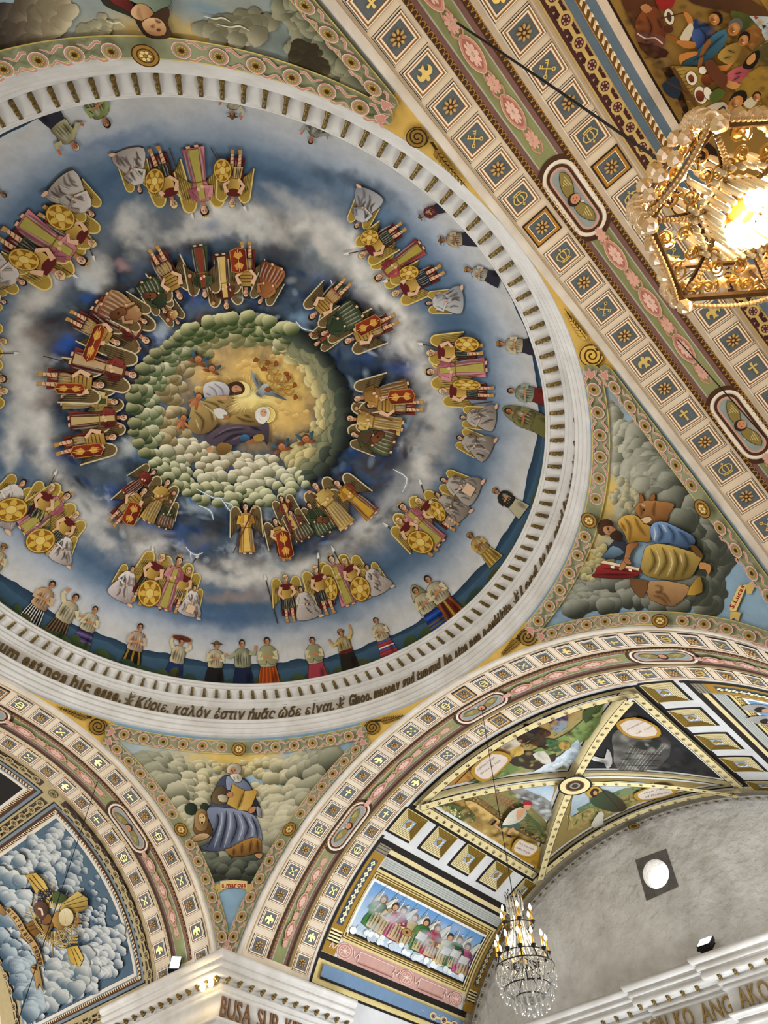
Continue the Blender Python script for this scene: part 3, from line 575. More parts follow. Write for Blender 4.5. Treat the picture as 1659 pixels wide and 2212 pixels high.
# painted guilloche band with cherub ovals
GREEN, PINK, PKD, MAUVE, LAT = '#8b8f62', '#c68f7c', '#8e5c50', '#7b5a54', '#4a3222'
def chain_panel(p, cx, sa, sb, w, mirror=1):
    """pink chain between sa and sb along the arch, w = half width of the green field"""
    L_ = sb - sa; n = 3; u = L_ / (n * 2.0 + .6)
    def oval(s, l, h):
        t = np.linspace(0, 2 * np.pi, 20, endpoint=False); pts = np.stack([cx + h * np.sin(t) * np.abs(np.sin(t)) ** .25, s + l * np.cos(t)], 1); return pts
    def flower(s, l, h, col):
        for q in range(9):
            t = q * 2 * math.pi / 9 + .3; c = (cx + h * .55 * math.sin(t), s + l * .55 * math.cos(t)); p.poly([(c[0] + h * .34 * math.sin(t + a) * r, c[1] + l * .34 * math.cos(t + a) * r) for r, a in ((1, -.6), (1.25, 0), (1, .6), (1.3, 2.6), (1.3, 3.7))], col)
        p.ell((cx, s), h * .16, l * .14, '#b9b58a', n=8)
    s = sa + .35 * u
    for i in range(n):
        c = s + u * .45
        for a in (-1, 1): p.line([(cx + a * w * .1, c - u * .5), (cx + a * w * .5, c - u * .2), (cx - a * w * .35, c + u * .22), (cx + a * w * .1, c + u * .55)], w * .16, PINK, sm=3)
        flower(c, u * .34, w * .55, '#d6a596')
        c2 = s + u * 1.45; o = oval(c2, u * .62, w * .74); p.poly(o, PINK); p.line(o, w * .05, '#e7c9bd', closed=True); p.poly(oval(c2, u * .5, w * .55), '#a86f60'); flower(c2, u * .42, w * .5, '#e2bcae')
        s += 2 * u
    for a in (-1, 1): p.line([(cx + a * w * .1, s - u * .05), (cx + a * w * .5, s + u * .1), (cx - a * w * .3, s + u * .4)], w * .16, PINK, sm=3)
    flower(s + u * .3, u * .3, w * .5, '#d6a596')
mat('oval_rim', (236, 226, 210), .6)
for k, (cy, sg, d0, kk, ds, s0, ia, ib) in LAY.items():
    x = lambda v: dep(k, v); sA, sB = -1.14, (1.14 if k != 'C' else .35)
    g = Paint(cy.at, .03, off=.001); Q = lambda a, b, c, s1=sA, s2=sB: g.poly([(x(a), s1), (x(b), s1), (x(b), s2), (x(a), s2)], c)
    Q(1.0905, 1.0955, '#d9c7b0'); Q(1.0965, 1.1065, LAT); Q(1.1065, 1.1155, MAUVE); Q(1.1155, 1.1182, '#aeb3a4'); Q(1.1182, 1.1582, GREEN); Q(1.1582, 1.1605, '#aeb3a4'); Q(1.1605, 1.1695, MAUVE); Q(1.1695, 1.1795, LAT); Q(1.1795, 1.1925, '#c4b49e' if k == 'A' else ('#8f7a50' if k == 'B' else '#cfc3a8')); Q(1.1915, 1.1935, '#e9dfcd'); Q(1.1795, 1.181, '#6f604c')
    Q(1.0180, 1.0215, '#b9a68c'); Q(1.2565, 1.2590, '#b49f83')
    g.build('painted_stripes', ARCH[k], label='painted stripes between the two rows of coffers')
    g = Paint(cy.at, .03, off=.0035)      # small gold loops on the brown strips
    st = .0115
    for c in (1.1015, 1.1745):
        for i in range(int((sB - sA) / st)):
            s = sA + i * st; g.line([(x(c - .0042), s), (x(c + .003), s + st * .22), (x(c + .0042), s + st * .5), (x(c + .003), s + st * .78), (x(c - .0042), s + st)], .0016 * kk, '#a97f35')
    o = g.build('painted_loops', ARCH[k], stuff=True)
    ov = [s0 + j * {'A': .627, 'B': .658, 'C': .66}[k] for j in (-1, 0, 1)]
    ov = [v for v in ov if v < sB]; hl, hw = {'A': .085, 'B': .098, 'C': .098}[k], .0315 * kk
    ends = [sA - .05] + ov + [sB + .05]
    for e0, e1 in zip(ends[:-1], ends[1:]):
        a, c = e0 + hl + .012, e1 - hl - .012
        if c - a < .1: continue
        p = Paint(cy.at, .02, off=.006); chain_panel(p, x(1.1382), a, c, .0195 * kk); p.build('chain_ornament', ARCH[k])
    for s in ov:
        p = Paint(cy.at, .02, off=.009); cx = x(1.1382); t = np.linspace(0, np.pi, 13)
        def stad(l, w): return [(cx + w * math.cos(a), s + (l - w) + w * math.sin(a)) for a in t] + [(cx - w * math.cos(a), s - (l - w) - w * math.sin(a)) for a in t]
        for l, w, c in ((hl + .014, hw + .010 * kk, LAT), (hl + .001, hw + .0, '#b9a890'), (hl - .005, hw - .005, LAT), (hl - .0115, hw - .0105, '#c99c8c'), (hl - .0165, hw - .0145, '#8f9a98')): p.poly(stad(l, w), c)
        for q in range(7): p.ell((cx + rng.uniform(-.6, .6) * hw * .5, s + rng.uniform(-.7, .7) * hl * .6), .006, .004, '#c9cfcc', n=8)
        u = hl * .74; f = -sg if cy.axis == 'x' else sg
        for a in (-1, 1):
            p.poly([(cx + f * hw * .05, s + a * u * .1), (cx - f * hw * .3, s + a * u * .3), (cx - f * hw * .5, s + a * u * .7), (cx - f * hw * .2, s + a * u * 1.0), (cx + f * hw * .25, s + a * u * .65), (cx + f * hw * .35, s + a * u * .25)], '#8a7a44', ol=('#3c3220', .0012), sm=2)
            for q in range(4): p.line([(cx - f * hw * (.3 - .13 * q), s + a * u * (.42 + .05 * q)), (cx - f * hw * (.24 - .12 * q), s + a * u * (.8 - .06 * q))], .0016, '#cbbd86')
        p.ell((cx + f * hw * .08, s), hw * .42, hw * .42, '#33241c', n=14); p.ell((cx - f * hw * .02, s), hw * .32, hw * .31, '#c98d6b', n=14)
        for a in (-1, 1): p.ell((cx + f * hw * .06, s + a * hw * .1), hw * .04, hw * .05, '#3a2018', n=6)
        p.ell((cx - f * hw * .12, s), hw * .03, hw * .07, '#8f3f30', n=6)
        o = p.build('cherub_oval', ARCH[k], label='oval with a winged cherub head')
        V = []; pr = [(.0, .004), (.002, .016), (.005, .02), (.0075, .015), (.0085, .004)]; base = stad(hl - .005, hw - .004); n = len(base)
        c0 = np.array([cx, s])
        for j in range(n):
            b0 = np.array(base[j]); d = b0 - base[j - 1] if np.hypot(*(b0 - base[j - 1])) > 1e-9 else np.array(base[(j + 1) % n]) - b0; e = np.array(base[(j + 1) % n]) - np.array(base[j - 1]); e = np.array([e[1], -e[0]]) / np.hypot(*e); e = e if e @ (b0 - c0) > 0 else -e
            P, N = cy.at([b0 + e * q for q, _ in pr]); V += list(W(P) + N * np.array([z for _, z in pr])[:, None])
        V = np.array(V); F = grid(n, len(pr), True); nn = np.cross(V[F[:, 1]] - V[F[:, 0]], V[F[:, 2]] - V[F[:, 0]]); Nn = cy.at([(cx, s)])[1][0]
        mesh('rim', V, F if (nn @ Nn).sum() > 0 else F[:, ::-1], MATS['oval_rim'], smooth=True, parent=o)
# ================================================================ lettering
mat('letter_bronze', (112, 92, 58), .45, .5, nscale=20, namt=.3); mat('letter_brown', (122, 88, 58), .5, .3, nscale=20, namt=.25)
_gl = {}
def glyph(ch, weight=.0):
    if (ch, weight) in _gl: return _gl[ch, weight]
    c = bpy.data.curves.new('g', 'FONT'); c.body = ch; c.extrude = .09; c.offset = weight; c.resolution_u = 3
    o = bpy.data.objects.new('g', c); C.objects.link(o); bpy.context.view_layer.update(); me = bpy.data.meshes.new_from_object(o.evaluated_get(bpy.context.evaluated_depsgraph_get()))
    V = np.array([v.co for v in me.vertices]); F = [tuple(p.vertices) for p in me.polygons]; bpy.data.objects.remove(o); bpy.data.curves.remove(c); bpy.data.meshes.remove(me); _gl[ch, weight] = (V, F); return V, F
def word(txt, place, t0, t1, h, m, parent, weight=.02, slant=0):
    """letters between positions t0..t1; place(t, y, z) -> world point, y up, z outwards"""
    G = [glyph(c, weight) for c in txt]; wd_ = []; gap = .09
    for V, F in G: wd_.append((V[:, 0].min(), V[:, 0].max()))
    tot = sum(b_ - a_ for a_, b_ in wd_) + gap * (len(txt) - 1); k = (t1 - t0) / tot; x = 0
    for (V, F), (a_, b_) in zip(G, wd_):
        T = t0 + (x + V[:, 0] - a_ + slant * V[:, 1]) * k; P = np.array([place(t, y * h, (z + .09) * .12) for t, y, z in zip(T, V[:, 1], V[:, 2])]); x += b_ - a_ + gap
        mesh('letter', P, F, m, parent=parent)
def ringang(px, z=1.622, R=.988):
    d = rays([px])[0]; a = d[0] ** 2 + d[1] ** 2; b_ = CAM[0] * d[0] + CAM[1] * d[1]; c = CAM[0] ** 2 + CAM[1] ** 2 - R * R; t = (-b_ + math.sqrt(b_ * b_ - a * c)) / a; P = CAM + t * d; return math.atan2(P[1], P[0]) % (2 * math.pi)
def ringplace(t, y, z):
    r = .988 * S - z; return (r * math.cos(t), r * math.sin(t), Z0 + S * 1.6035 + y)
RT = [('bonum', (-62, 1375), (35, 1425)), ('est', (43, 1436), (86, 1452)), ('nos', (92, 1457), (140, 1475)), ('hic', (150, 1480), (191, 1494)), ('esse.', (201, 1500), (260, 1516)), ('Κύριε,', (290, 1527), (363, 1540)), ('καλόν', (374, 1543), (450, 1550)), ('ἐστιν', (461, 1551), (525, 1553)), ('ἡμᾶς', (535, 1553), (592, 1551)), ('ὧδε', (600, 1549), (649, 1545)), ('εἶναι.', (659, 1542), (722, 1532)), ('Ginoo,', (754, 1522), (803, 1509)), ('maopay', (808, 1506), (864, 1487)), ('gud', (870, 1482), (895, 1470)), ('tungud', (901, 1467), (952, 1443)), ('ha', (961, 1438), (978, 1429)), ('aton', (985, 1425), (1011, 1409)), ('nga', (1017, 1405), (1041, 1388)), ('a-anhi', (1047, 1383), (1083, 1353)), ('kita.', (1086, 1350), (1112, 1324)), ('Lord,', (1131, 1300), (1170, 1245)), ('it', (1174, 1238), (1184, 1216)), ('is', (1188, 1206), (1196, 1184)), ('good', (1202, 1170), (1220, 1120)), ('for', (1223, 1108), (1232, 1073)), ('us', (1235, 1060), (1241, 1030)), ('to', (1243, 1015), (1246, 985)), ('be', (1247, 972), (1249, 940)), ('here.', (1249, 925), (1249, 850))]
for txt, p0, p1 in RT:
    greek = ord(txt[0]) > 900
    word(txt, ringplace, ringang(p0), (ringang(p1) if ringang(p1) < ringang(p0) else ringang(p1) - 2 * math.pi), .33 if not greek else .30, MATS['letter_bronze'], ringE, .035 if not greek else .018, .18 if greek else .08)
def chirho(ang):
    b = MB(); 
    def T(x, y): return ringplace(ang - x / (.988 * S), y, .02)
    for seg in ([(0, -.03), (0, .2)], [(-.05, -.02), (.05, .08)], [(.05, -.02), (-.05, .08)], [(0, .2), (.05, .19), (.055, .14), (.0, .11)], [(-.035, .0), (.035, .0)]): b.tube([T(q[0] * 1.3, q[1] * 1.3) for q in seg], .014, 6)
    b.build('chi_rho', MATS['letter_bronze'], ringE)
for q in ((276, 1520), (735, 1527), (1121, 1312)): chirho(ringang(q))
def pierplace(t, y, z): return (S * -1.0 + .034 * S + z, S * t, Z0 + S * (ZC - .148) + y)
word('BUSA', pierplace, .972, 1.092, .37, MATS['letter_brown'], E1, .01); word('SUB', pierplace, 1.118, 1.205, .37, MATS['letter_brown'], E1, .01); word('KITA', pierplace, 1.235, 1.34, .37, MATS['letter_brown'], E1, .01)
def lunplace(o):
    return lambda t, y, z: (S * t, S * (YL - o - .034) - z, Z0 + S * (ZC - .147) + y)
LM = mat('letter_gilt', (150, 124, 74), .4, .6, nscale=20, namt=.3)
word('AKO', lunplace(.06), .165, .268, .37, LM, E2, .01); word('SA', lunplace(.06), .30, .36, .37, LM, E2, .01); word('ANG', lunplace(.03), .02, .128, .37, LM, E2, .01); word('KO', lunplace(.03), -.072, -.008, .37, LM, E2, .01); word('BON', lunplace(.03), -.185, -.098, .37, LM, E2, .01); word('KO', lunplace(0), -.31, -.245, .37, LM, E2, .01)
# ================================================================ dome mural
SKIN, SKD, HAIR = '#d9ae8c', '#a9744f', '#241a16'
def dome_az(q):                             # (angle*.93, z) near the foot of the dome
    q = np.asarray(q, float); a = q[:, 0] / .93; t = np.clip((q[:, 1] - DZ) / DH, 0, 1); r = DR * (1 - t ** DE) ** (1 / DE); P = np.stack([r * np.cos(a), r * np.sin(a), q[:, 1]], 1)
    nr, nz = -(r / DR) ** (DE - 1) / DR, -t ** (DE - 1) / DH; N = np.stack([nr * np.cos(a), nr * np.sin(a), nz], 1); return P, N / np.linalg.norm(N, axis=1, keepdims=True)
p = Paint(dome_az, .025, off=.001)
n = 420; aa = np.linspace(0, 2 * np.pi, n + 1)
def ridge(base, amp, f, seed): return base + amp * (fbm(np.cos(aa) * f + 9, np.sin(aa) * f + 9, seed, 4) - .5) * 2
for z, amp, f, c, c2, sd in ((1.798, .016, 9, '#22384c', '#54728a', 3), (1.779, .013, 13, '#3d5a70', '#2c4152', 8)):
    h = ridge(z, amp, f, sd); lo = np.full(n + 1, 1.701)
    for i in range(n):
        p.raw([(aa[i] * .93, lo[i]), (aa[i + 1] * .93, lo[i]), (aa[i + 1] * .93, h[i + 1]), (aa[i] * .93, h[i])], c2, c, (0, 1)); p.off -= p.dz
    p.off += p.dz * 4
p.build('painted_mountains', dome, label='blue mountain ridges painted along the foot of the dome')
p = Paint(dome_az, .025, off=.003)
for i in range(120):
    a = (i + rng.uniform(-.45, .45)) / 120 * 2 * np.pi; h = rng.uniform(1.730, 1.766); w = rng.uniform(.016, .05); g = rng.choice([('#1a2618', '#43542f'), ('#16221c', '#34483a'), ('#22261a', '#4a4c2a')])
    t = np.linspace(0, np.pi, 9); p.raw([(a * .93 + w * math.cos(x), 1.701 + (h - 1.701) * math.sin(x) ** .7) for x in t], g[0], g[1], (-.3, 1))
p.build('painted_hills', dome, label='dark green hills painted along the foot of the dome', stuff=True)
# ---------------------------------------------------------------- ring of cloud around the glory
p = Paint(DOME.px, 9., off=.001); cc = np.array([518., 886.])
def ringpal(ph, k):
    a = math.degrees(ph) % 360
    if a < 50 or a > 300: return ('#d8c88c', '#232b24') if k < .84 else (('#8a8a68', '#161d19') if k < .95 else ('#4c5546', '#111716'))
    if a < 150: return ('#efe8ca', '#6e6440') if k < .72 else (('#ece6c6', '#5a6040') if k < .86 else ('#e2dfb4', '#36441f'))
    if a < 235: return ('#dccca0', '#6c5c38') if k < .78 else (('#e4e0ba', '#4c5a34') if k < .93 else ('#bcb888', '#2a3a20'))
    return ('#e0d8ac', '#6a683e') if k < .84 else ('#d8d4a0', '#34471f')
for lay in range(9):
    f = lay / 8
    for j in range(30 + lay * 3):
        ph = (j + rng.uniform(-.3, .3) + lay * .5) / (30 + lay * 3) * 2 * math.pi; a = math.degrees(ph) % 360
        k0 = np.interp(a, [0, 50, 95, 150, 200, 250, 300, 360], [.76, .62, .47, .55, .6, .72, .76, .76]); k = k0 + (1.0 - k0) * f
        right = a < 50 or a > 300
        c = cc + k * np.array([232 * math.cos(ph), 202 * math.sin(ph)]) + np.array([rng.uniform(-5, 5), rng.uniform(-5, 5)])
        if a > 300 and k > .97: continue
        r = rng.uniform(11, 19) * (1.25 if right else 1.); l_, d_ = ringpal(ph, k); inw = cc - c
        p.puff(c, r, l_, d_, inw if right else (-.35 + .1 * inw[0] / 200, -.9), el=.86, lump=.08)
p.build('painted_cloud_ring', dome, label='wreath of green and cream clouds around the golden opening', stuff=True)
p = Paint(DOME.px, 9., off=.001)             # soft billows inside the gold
for j in range(60):
    x, y = rng.uniform(420, 690), rng.uniform(740, 960)
    if ((x - 550) / 125) ** 2 + ((y - 850) / 95) ** 2 > 1 or (480 < x < 600 and 800 < y < 900): continue
    p.puff((x, y), rng.uniform(6, 13), '#e7c885', '#c69c53', (-.3, -.9), .8)
for j in range(26):
    t = j / 26 * 2 * math.pi; p.line([(533 + 22 * math.cos(t), 862 + 18 * math.sin(t)), (533 + (52 + 14 * (j % 3)) * math.cos(t), 862 + (44 + 12 * (j % 3)) * math.sin(t))], (1.6, .4), '#f0e2a0')
p.build('painted_glory', dome, label='golden light with pale rays and small clouds', stuff=True)
p = Paint(DOME.px, 9., off=.003)             # wisps and lightning in the storm
for j in range(230):
    t, k = rng.random() * 2 * math.pi, rng.uniform(1.02, 1.75); q = cc + k * np.array([235 * math.cos(t), 205 * math.sin(t)])
    p.dab(tuple(q), rng.uniform(10, 26), rng.uniform(5, 11), rng.choice(['#1c3f86', '#223a66', '#12182a', '#8fa6ba', '#0f1420', '#3a2c28', '#31527e', '#c3ccd2', '#1a2438', '#54453c']), rng.uniform(.25, .6), t + rng.uniform(-.8, .8) + 1.57)
for L_ in ([(478, 1074), (486, 1084), (494, 1096), (508, 1108)], [(488, 1082), (500, 1086), (506, 1094)], [(402, 1178), (412, 1190), (426, 1196), (440, 1190)], [(412, 1190), (414, 1206)], [(425, 1052), (450, 1066), (470, 1074), (488, 1072)], [(430, 1088), (455, 1100), (462, 1120)], [(640, 690), (655, 706), (680, 712)], [(715, 600), (725, 630), (722, 660)], [(850, 1010), (880, 1030), (870, 1060)], [(240, 640), (262, 660), (258, 690)]): p.soft(L_, 9, '#b4c8dc', .5); p.line(L_, (1.2, 1.8, .6), '#e6eef4', sm=3)
p.build('painted_storm', dome, label='blue and white wisps and lightning in the storm clouds', stuff=True)
# ---------------------------------------------------------------- figures of the centre
def px_paint(off=.045): return Paint(DOME.px, 9., off=off)
def folds(p, pts, col, w=1.2):
    for l in pts: p.soft(l, w * 5.5, col, .55); p.line(l, (w * .3, w * .7, w * .2), col, sm=3)
p = px_paint()
p.ell((521, 838), 20, 17, '#e9d48c', n=18); p.poly([(488, 832), (505, 822), (522, 823), (530, 836), (524, 848), (505, 850), (490, 848)], '#3a2418', sm=2); p.ell((512, 838), 11, 8.5, '#b98560', rot=.2); p.poly([(505, 846), (520, 842), (524, 847), (510, 851)], '#4a2c1c', sm=2); p.line([(509, 834), (513, 834)], 1.1, '#2a1710'); p.line([(510, 841), (514, 840)], 1.1, '#2a1710')
p.poly([(440, 838), (446, 825), (468, 821), (488, 826), (497, 840), (490, 856), (462, 860), (444, 856)], '#cdc9c6', '#8d8a92', (.3, 1), sm=3); folds(p, [[(450, 830), (465, 840), (470, 855)], [(462, 824), (480, 838), (484, 852)], [(445, 846), (458, 852)]], '#7d7a84')
p.poly([(420, 862), (450, 856), (492, 850), (502, 862), (488, 878), (478, 890), (470, 912), (452, 930), (425, 934), (408, 918), (412, 888)], '#b59a5e', '#6d5530', (.5, 1), sm=3); folds(p, [[(430, 866), (455, 880), (460, 912)], [(440, 862), (470, 872), (474, 888)], [(420, 884), (440, 905), (436, 930)], [(470, 862), (486, 868)]], '#54401f', 2.); folds(p, [[(436, 868), (462, 888), (466, 905)], [(424, 900), (432, 925)]], '#d8c48c', 1.6)
p.poly([(462, 882), (478, 878), (492, 888), (488, 898), (472, 900)], '#c9c5bd', sm=2); p.poly([(484, 892), (496, 894), (494, 903), (486, 901)], '#9a6a45', sm=2); p.poly([(474, 852), (490, 852), (494, 858), (480, 860)], '#b98a62', sm=2)
p.build('painted_figure', dome, label='bearded figure in white and tan robe with a halo')
p = px_paint()
p.ell((577, 893), 18, 17, '#dcc06a', n=20, ol=('#f0e3a8', 1.2)); p.poly([(498, 898), (520, 890), (548, 888), (566, 896), (578, 908), (560, 920), (525, 916), (500, 910)], '#a3854a', '#5d4724', (.3, 1), sm=3); folds(p, [[(510, 896), (530, 906), (552, 908)], [(525, 892), (545, 900)]], '#4a3719', 1.8)
p.poly([(446, 950), (458, 930), (480, 918), (520, 914), (560, 918), (580, 910), (582, 935), (578, 958), (568, 948), (540, 950), (505, 958), (470, 962)], '#5a4c58', '#2b2430', (.3, 1), sm=3); folds(p, [[(460, 945), (490, 928), (530, 924)], [(480, 955), (505, 938), (545, 934)], [(520, 952), (550, 940), (572, 940)], [(540, 918), (566, 928)]], '#1b161f', 2.2); folds(p, [[(466, 938), (495, 922), (525, 919)], [(500, 948), (525, 936)]], '#83717f', 1.5)
p.poly([(468, 962), (480, 952), (502, 958), (498, 972), (482, 980), (470, 974)], '#8a6a34', '#5a4220', (0, 1), sm=2); p.poly([(447, 966), (456, 960), (462, 968), (455, 976)], '#b98a5e', sm=2); p.ell((530, 943), 11, 8.5, '#3f6c8c', c2='#1d3548'); p.poly([(532, 950), (552, 942), (560, 938), (572, 944), (556, 952), (538, 954)], '#8d5d3c', sm=2); p.poly([(548, 938), (568, 934), (572, 946), (554, 950)], '#a07f3c', sm=2)
p.poly([(553, 886), (562, 877), (576, 876), (584, 884), (582, 900), (574, 908), (560, 908), (553, 900)], '#d5d0c6', sm=2); p.ell((570, 888), 7.5, 9, '#c69a74'); p.poly([(558, 893), (564, 897), (574, 896), (578, 902), (570, 912), (558, 908)], '#dedad2', sm=2); p.line([(566, 885), (569, 886)], 1, '#2a1a12'); p.line([(572, 886), (575, 887)], 1, '#2a1a12'); p.line([(560, 898), (566, 906)], .8, '#a8a298')
p.build('painted_figure', dome, label='white bearded figure reclining in a purple cloak with a blue globe')
p = px_paint()
p.poly([(543, 800), (552, 806), (558, 818), (566, 830), (562, 842), (554, 832), (546, 815)], '#8f9496', '#5d6366', (1, 0), sm=2); p.poly([(568, 836), (585, 840), (605, 850), (622, 862), (605, 858), (585, 852), (572, 850)], '#8a8f92', '#4c5254', (0, 1), sm=2); p.poly([(560, 838), (568, 828), (578, 826), (582, 832), (574, 842), (566, 856), (552, 848)], '#b9bab4', '#6c7072', (-.5, 1), sm=2)
folds(p, [[(550, 808), (560, 832)], [(590, 846), (612, 857)], [(556, 845), (563, 853)]], '#454b4d')
p.build('painted_dove', dome, label='grey dove with spread wings')
p = px_paint()
for x, y, r in ((573, 787, 11), (590, 795, 12), (588, 812, 11), (604, 815, 12), (602, 829, 11), (620, 830, 12), (625, 840, 11), (610, 842, 10)): t = np.linspace(0, 5.2, 14); p.line([(x + r * math.cos(a), y + r * .85 * math.sin(a)) for a in t], 3.2, '#5a3416'); p.line([(x + r * math.cos(a), y + r * .85 * math.sin(a)) for a in t], 1.9, '#c08c3c')
for x, y, a in ((548, 776, -1), (580, 774, 1), (615, 800, 0), (598, 776, 1), (638, 822, 1), (640, 848, 1), (585, 835, 2), (565, 795, -1), (622, 806, .5)): p.poly([(x, y), (x + 9 * math.cos(a), y + 9 * math.sin(a)), (x + 13 * math.cos(a + .9), y + 13 * math.sin(a + .9)), (x + 5 * math.cos(a + 1.6), y + 5 * math.sin(a + 1.6))], '#8c4a1c', sm=2, ol=('#4a2410', .8))
p.build('painted_scrollwork', dome, label='reddish gold interlaced scrollwork')
def cherub(x, y, r, ang, body=0):
    p = px_paint(.05); k, q = math.cos(ang), math.sin(ang); R = lambda u, v: (x + r * (u * k - v * q), y + r * (u * q + v * k))
    if body:
        for s in (-1, 1): p.poly([R(s * .6, .6), R(s * 2.0, -.8), R(s * 1.6, .6)], '#3f5f74', sm=2)
        p.poly([R(-.8, .8), R(.8, .8), R(1.0, 2.2), R(1.3, 3.6), R(.5, 3.5), R(.1, 2.6), R(-.5, 3.6), R(-1.2, 3.4), R(-1.0, 2.0)], '#c07f52', '#7c4524', (k, q), sm=3); p.poly([R(.7, 1.0), R(1.9, 1.7), R(2.2, 2.3), R(.8, 1.8)], '#b8774b', sm=2); p.poly([R(-.7, 1.0), R(-1.8, 1.9), R(-2.0, 2.6), R(-.8, 1.8)], '#a3653c', sm=2)
    else:
        for s in (-1, 1):
            p.poly([R(s * .5, .2), R(s * 1.4, -1.2), R(s * 2.3, -1.5), R(s * 1.9, -.4), R(s * 1.0, .5)], '#4a6474', '#23343e', (k, q), sm=2); p.poly([R(s * .4, .6), R(s * 1.6, .5), R(s * 2.4, 1.2), R(s * 1.2, 1.4), R(s * .3, 1.2)], '#9a5a30', '#4c2c18', (k, q), sm=2)
    p.ell((x, y), r, r * 1.08, '#5a3820'); p.ell(R(0, .14), r * .82, r * .85, '#c58358', c2='#94532e'); p.ell(R(-.3, .05), r * .11, r * .09, '#2a140c', n=6); p.ell(R(.3, .05), r * .11, r * .09, '#2a140c', n=6); p.ell(R(0, .55), r * .2, r * .07, '#7a2c1e', n=6)
    p.build('painted_cherub', dome)
for a in ((430, 772, 9, .4), (459, 792, 8, .3), (609, 961, 9, -.3), (661, 944, 9, -.2)): cherub(*a)
cherub(431, 853, 8, .5, 1); cherub(398, 899, 7.5, .3, 1)
# ---------------------------------------------------------------- figure painter
def frame(p, feet, head):
    f, h = np.array(feet, float), np.array(head, float); v = (h - f) / .92; p.xf = (f, np.array([-v[1], v[0]]), v); return np.hypot(*v)
def dhead(p, hair=HAIR, helm=None, crown=False, x=0, skin=SKIN, hat=None):
    H = p.H
    p.poly([(x - .03, .8), (x + .03, .8), (x + .028, .87), (x - .028, .87)], SKD)
    p.ell((x, .928), .062, .078, hair if not helm else helm, n=14, ol=('#3a2c1a', .9)); p.ell((x + .004, .908), .047, .06, skin, n=14)
    if helm: p.line([(x - .055, .945), (x + .055, .945)], .012 * H, '#8c6a2c')
    p.dab((x - .03, .9), .034 * H, .05 * H, '#7a4a30', .45); p.dab((x + .014, .935), .03 * H, .03 * H, '#f6dcc0', .4)
    for s in (-1, 1): p.ell((x + .019 * s, .915), .009, .007, '#2a1712', n=6); p.line([(x + .019 * s - .011, .931), (x + .019 * s + .011, .931)], .006 * H, '#3a241a')
    p.line([(x, .91), (x + .006, .893)], .006 * H, SKD); p.line([(x - .013, .877), (x + .013, .877)], .008 * H, '#96453a')
    if crown:
        for s in (-2, -1, 0, 1, 2): p.poly([(x + s * .02 - .01, .985), (x + s * .02 + .01, .985), (x + s * .024, 1.03)], '#c79f3e')
    if hat == 'wide': p.poly([(x - .15, .95), (x - .06, .975), (x, 1.03), (x + .06, .975), (x + .15, .95), (x + .05, .94), (x - .05, .94)], '#7d5c34', '#4c3820', (1, 0), sm=2, ol=('#2e2114', .8))
    if hat == 'cap': p.poly([(x - .085, .945), (x - .055, 1.01), (x, 1.03), (x + .055, 1.01), (x + .095, .945), (x, .955)], '#a0814c', '#5f4626', (1, 0), sm=2, ol=('#2e2114', .8))
def wing(p, s, dark=False, sc_=1.):
    c1, c2, e = ('#6a5633', '#2c2115', '#cdbd95') if dark else ('#a88a3a', '#5f4a18', '#d9c178')
    P = [(s * .06, .70), (s * .12, .86), (s * .2 * sc_, .92), (s * .29 * sc_, .86), (s * .31 * sc_, .66), (s * .33 * sc_, .30), (s * .24 * sc_, .40), (s * .15, .48), (s * .07, .55)]
    p.poly(P, c2, c1, (p.xf[2][0], p.xf[2][1]), sm=2); p.line(smooth_loop(P[:6], 3, False), .022 * p.H, e)
    p.soft([(s * .1, .62), (s * .2, .7), (s * .26, .6)], .12 * p.H, '#2c1f0c', .55)
    for k in range(6): p.line([(s * (.12 + .032 * k) * sc_, .82 - .02 * k), (s * (.15 + .032 * k) * sc_, .47 - .02 * k)], (.004 * p.H, .010 * p.H, .004 * p.H), e if not dark else '#8d7a50')
def drape(p, x0, x1, y0, y1, n, c, w=.016, sp=1.2, lt='#f0e2cc'):
    for k in range(n):
        t = (k + .5) / n; a = x0 + (x1 - x0) * t; b = (a - (x0 + x1) / 2) * sp + (x0 + x1) / 2; L_ = [(a, y0), (b + rng.uniform(-.015, .015), (y0 + y1) / 2), (b + rng.uniform(-.01, .01), y1)]
        q = (x1 - x0) / n * .5; p.soft([(x + q, y) for x, y in L_], w * 2.6 * p.H, lt, .38); p.soft(L_, w * 3.4 * p.H, c, .7); p.line(L_, (w * .2 * p.H, w * .6 * p.H, w * .3 * p.H), c)
def arm(p, pts, col, hand=True, w=.06):
    p.line(pts, (w * 1.3 * p.H, w * p.H, w * .8 * p.H), col); 
    if hand: p.ell(pts[-1], .026, .03, SKIN, n=8)
def shield(p, c, rx, ry, rot=0):
    xf = p.xf; p.xf = None
    p.ell(c, rx, ry, '#6a4a14', rot, 22); p.ell(c, rx * .94, ry * .94, '#cfa94c', rot, 22); k, q = math.cos(rot), math.sin(rot)
    for i in range(6):
        t = i * math.pi / 3 + .4; 
        def T(r, a): u, v = rx * r * math.cos(a), ry * r * math.sin(a); return (c[0] + u * k - v * q, c[1] + u * q + v * k)
        p.poly([T(.42, t - .12), T(.62, t - .16), T(.84, t - .42), T(.86, t), T(.84, t + .42), T(.62, t + .16), T(.42, t + .12)], '#8c6016')
    p.ell(c, rx * .34, ry * .34, '#dcbf6c', rot, 14, ol=('#8c6016', 1)); p.xf = xf
